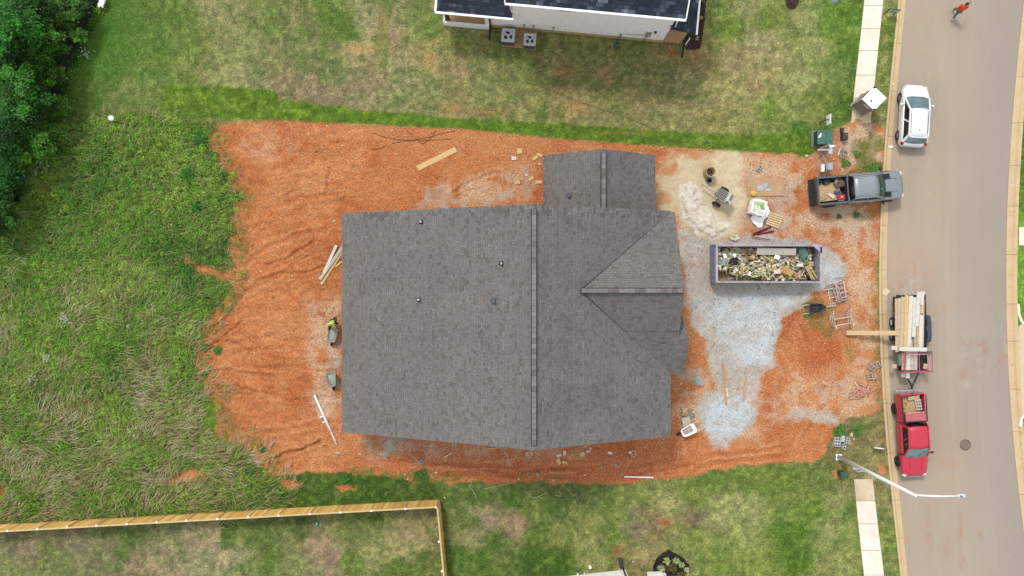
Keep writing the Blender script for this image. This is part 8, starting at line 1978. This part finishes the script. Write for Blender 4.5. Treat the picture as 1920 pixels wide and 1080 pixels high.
# planted beds
def spiky(px, py, r_, colr, label, seed):
    p = at(px, py, .06); t = thing('spiky_plant', label, 'plant', p, 0, 'pale spiky plants in the black mulch'); rq = np.random.default_rng(seed); N = 60
    az_ = rq.uniform(0, 6.283, N); b0 = np.zeros((N, 3)); b0[:, 2] = .02
    V, Q, cl = blades(b0, az_, r_ * rq.uniform(.6, 1.1, N), np.full(N, .05), rq.uniform(.05, .3, N), LIN(colr)[None] * (1 + rq.normal(0, .14, N))[:, None]); np_mesh('foliage', V, Q, LEAF, cl, t)
for i, (a, b_, r_, lb) in enumerate([(1249.5, 1051.5, .3, 'pale spiky plant, top left in the black mulch bed'), (1267, 1050, .25, 'pale spiky plant, top right in the black mulch bed'), (1277, 1057.5, .23, 'pale spiky plant right of the olive shrub'), (1287, 1067, .2, 'smallest whitish spiky plant at the bed edge'), (1239, 1065, .3, 'pale spiky plant, leftmost in the black mulch bed'), (1290, 1078, .2, 'pale spiky plant cut by the bottom edge')]):
    spiky(a, b_, r_, (206, 222, 150) if i != 3 else (226, 230, 190), lb, 600 + i)
shrub(1260, 1063.5, .32, .4, (132, 130, 40), 'round olive shrub in the middle of the black mulch bed', 620, 'olive_shrub', 'shrub', 'olive shrubs in the black mulch', 260, (.05, .09))
shrub(1276, 1079, .32, .4, (134, 128, 40), 'round olive shrub at the bottom edge of the photo', 621, 'olive_shrub', 'shrub', 'olive shrubs in the black mulch', 260, (.05, .09))
for i, (a, b_, lb) in enumerate([(1313, 34, 'yellow plant halfway along the brown mulch bed'), (1307, 73, 'yellow plant near the lower end of the brown mulch bed'), (1317, 1, 'yellow plant cut by the top edge in the brown mulch')]):
    shrub(a, b_, .15, .25, (206, 190, 60), lb, 630 + i, 'yellow_plant', 'plant', 'yellow plants in the brown mulch', 60, (.06, .1))
shrub(1484.5, 4, .34, .4, (112, 84, 88), 'purple leaved round shrub on the upper right lawn', 640, 'purple_shrub', 'shrub', None, 420, (.05, .09))
shrub(1500, 0, .12, .2, (170, 200, 40), 'lime yellow plant beside the purple shrub', 641, 'yellow_plant', 'plant', None, 60, (.06, .1))
o = MB().lathe([(0, .05), (.2, .05), (.22, .03), (.24, 0)], (0, 0, 0), 20).build('utility_cover', M('blue_grey_lid', srgb(128, 142, 164), .5)); o.location = gp(1565, 0); tag(o, 'round blue grey cover in the lawn at the top edge', 'utility cover')
# lawn blades
x, y = pick(420000, -33.5, 34.8, -20.2, 20.2)
zn_ = zones(x, y); rs = road_sd(x, y)
okm = (zn_[0] < .35) & (zn_[4] < .3) & (zn_[5] < .3) & ((rs < -.05))
px_ = 960 + x * F / H; py__ = 540 - y * F / H
for L_, R_ in ((W([(1656, -40), (1632, 232), (1595.5, 232), (1620.5, -40)]), 0), (W([(1601, 897), (1636, 896), (1657.5, 1080), (1670, 1150), (1628, 1150), (1620, 1080)]), 0), ([(-1.8, 16.9), (-1.8, 30), (13.5, 30), (12.2, 15.9)], 0), ([(-5.5, 17.2), (-5.5, 30), (0, 30), (0, 16.9)], 0), (W([(1075, 1078), (1172, 1068), (1250, 1075), (1250, 1200), (1075, 1200)]), 0), (W([(1226, 1082), (1231, 1047), (1252, 1031), (1281, 1046), (1294, 1072), (1294, 1095)]), 0), (W([(1908, 612), (1912, 784), (2100, 784), (2100, 600)]), 0), (W([(1908, 424), (1908, 462), (2100, 462), (2100, 424)]), 0)):
    okm &= poly_sd(x, y, L_) > .03
x, y = x[okm], y[okm]; n_ = len(x)
cl = lawn_color(x, y)
cl = cl * (1.28 + RNG.normal(0, .30, n_))[:, None] * (1 + RNG.normal(0, .05, (n_, 3)))
tanb = RNG.random(n_) < .16; cl[tanb] = cl[tanb] * .45 + LIN((196, 180, 130)) * .55
darkb = RNG.random(n_) < .12; cl[darkb] = cl[darkb] * .6 + LIN((58, 88, 32)) * .3
az_ = RNG.uniform(0, 6.283, n_); ln_ = RNG.uniform(.05, .13, n_); wd_b = RNG.uniform(.012, .026, n_)
d_ = np.stack([np.cos(az_), np.sin(az_), np.zeros(n_)], 1); s2_ = np.stack([-np.sin(az_), np.cos(az_), np.zeros(n_)], 1) * wd_b[:, None]
zb = gz(x, y); b0 = np.stack([x, y, zb - .005], 1); tp = b0 + d_ * ln_[:, None]; tp[:, 2] = zb + RNG.uniform(.015, .06, n_)
V = np.stack([b0 - s2_, b0 + s2_, tp], 1).reshape(-1, 3); Q = np.arange(3 * n_).reshape(-1, 3)
tag(np_mesh('lawn_grass', V, Q, LEAF, np.repeat(np.clip(cl, .004, .7), 3, 0)), 'short patchy green and tan lawn grass round the lot', 'grass', kind='stuff')
# pebbles and clods on the clay
x, y = pick(40000, -21, 25, -13.5, 11.5)
zn_ = zones(x, y); okm = (zn_[0] > .8) & (zn_[2] < .4) & (road_sd(x, y) < -.1) & (RNG.random(len(x)) < sstep(.28, .6, vnoise(x, y, 1.4, 320, 3)) * .85 + .08)
okm &= ~((x > -10.4) & (x < 9.6) & (y > -8.8) & (y < 4.4))
x, y = x[okm][:14000], y[okm][:14000]; n_ = len(x); g_ = zn_[1][okm][:14000]
sz = RNG.uniform(.014, .034, n_) * (1 + 1.2 * (RNG.random(n_) < .05)); zb = gz(x, y)
oc = np.array([(1, 0, 0), (0, 1, 0), (-1, 0, 0), (0, -1, 0), (0, 0, .8), (0, 0, -.6)])
V = (oc[None] * (1 + RNG.normal(0, .22, (n_, 6, 1))) * sz[:, None, None] + np.stack([x, y, zb + sz * .3], 1)[:, None]).reshape(-1, 3)
T_ = np.array([(0, 1, 4), (1, 2, 4), (2, 3, 4), (3, 0, 4), (1, 0, 5), (2, 1, 5), (3, 2, 5), (0, 3, 5)])
Q = (np.arange(n_)[:, None, None] * 6 + T_[None]).reshape(-1, 3)
cp = pal(x, y, [(206, 130, 84), (236, 186, 138), (246, 212, 172), (240, 222, 198)], .5, 321, .35); cp = np.where((g_ > .6)[:, None], pal(x, y, [(160, 160, 160), (206, 208, 208)], .5, 322, .4), cp)
m, n, l, b = new_mat('pebbles'); a_ = n.new('ShaderNodeAttribute'); a_.attribute_name = 'tint'; l.new(a_.outputs['Color'], b.inputs['Base Color']); b.inputs['Roughness'].default_value = .9
tag(np_mesh('pebbles', V, Q, m, np.repeat(cp, 6, 0)), 'pale pebbles and clay crumbs scattered over the red clay', 'pebbles', kind='stuff')
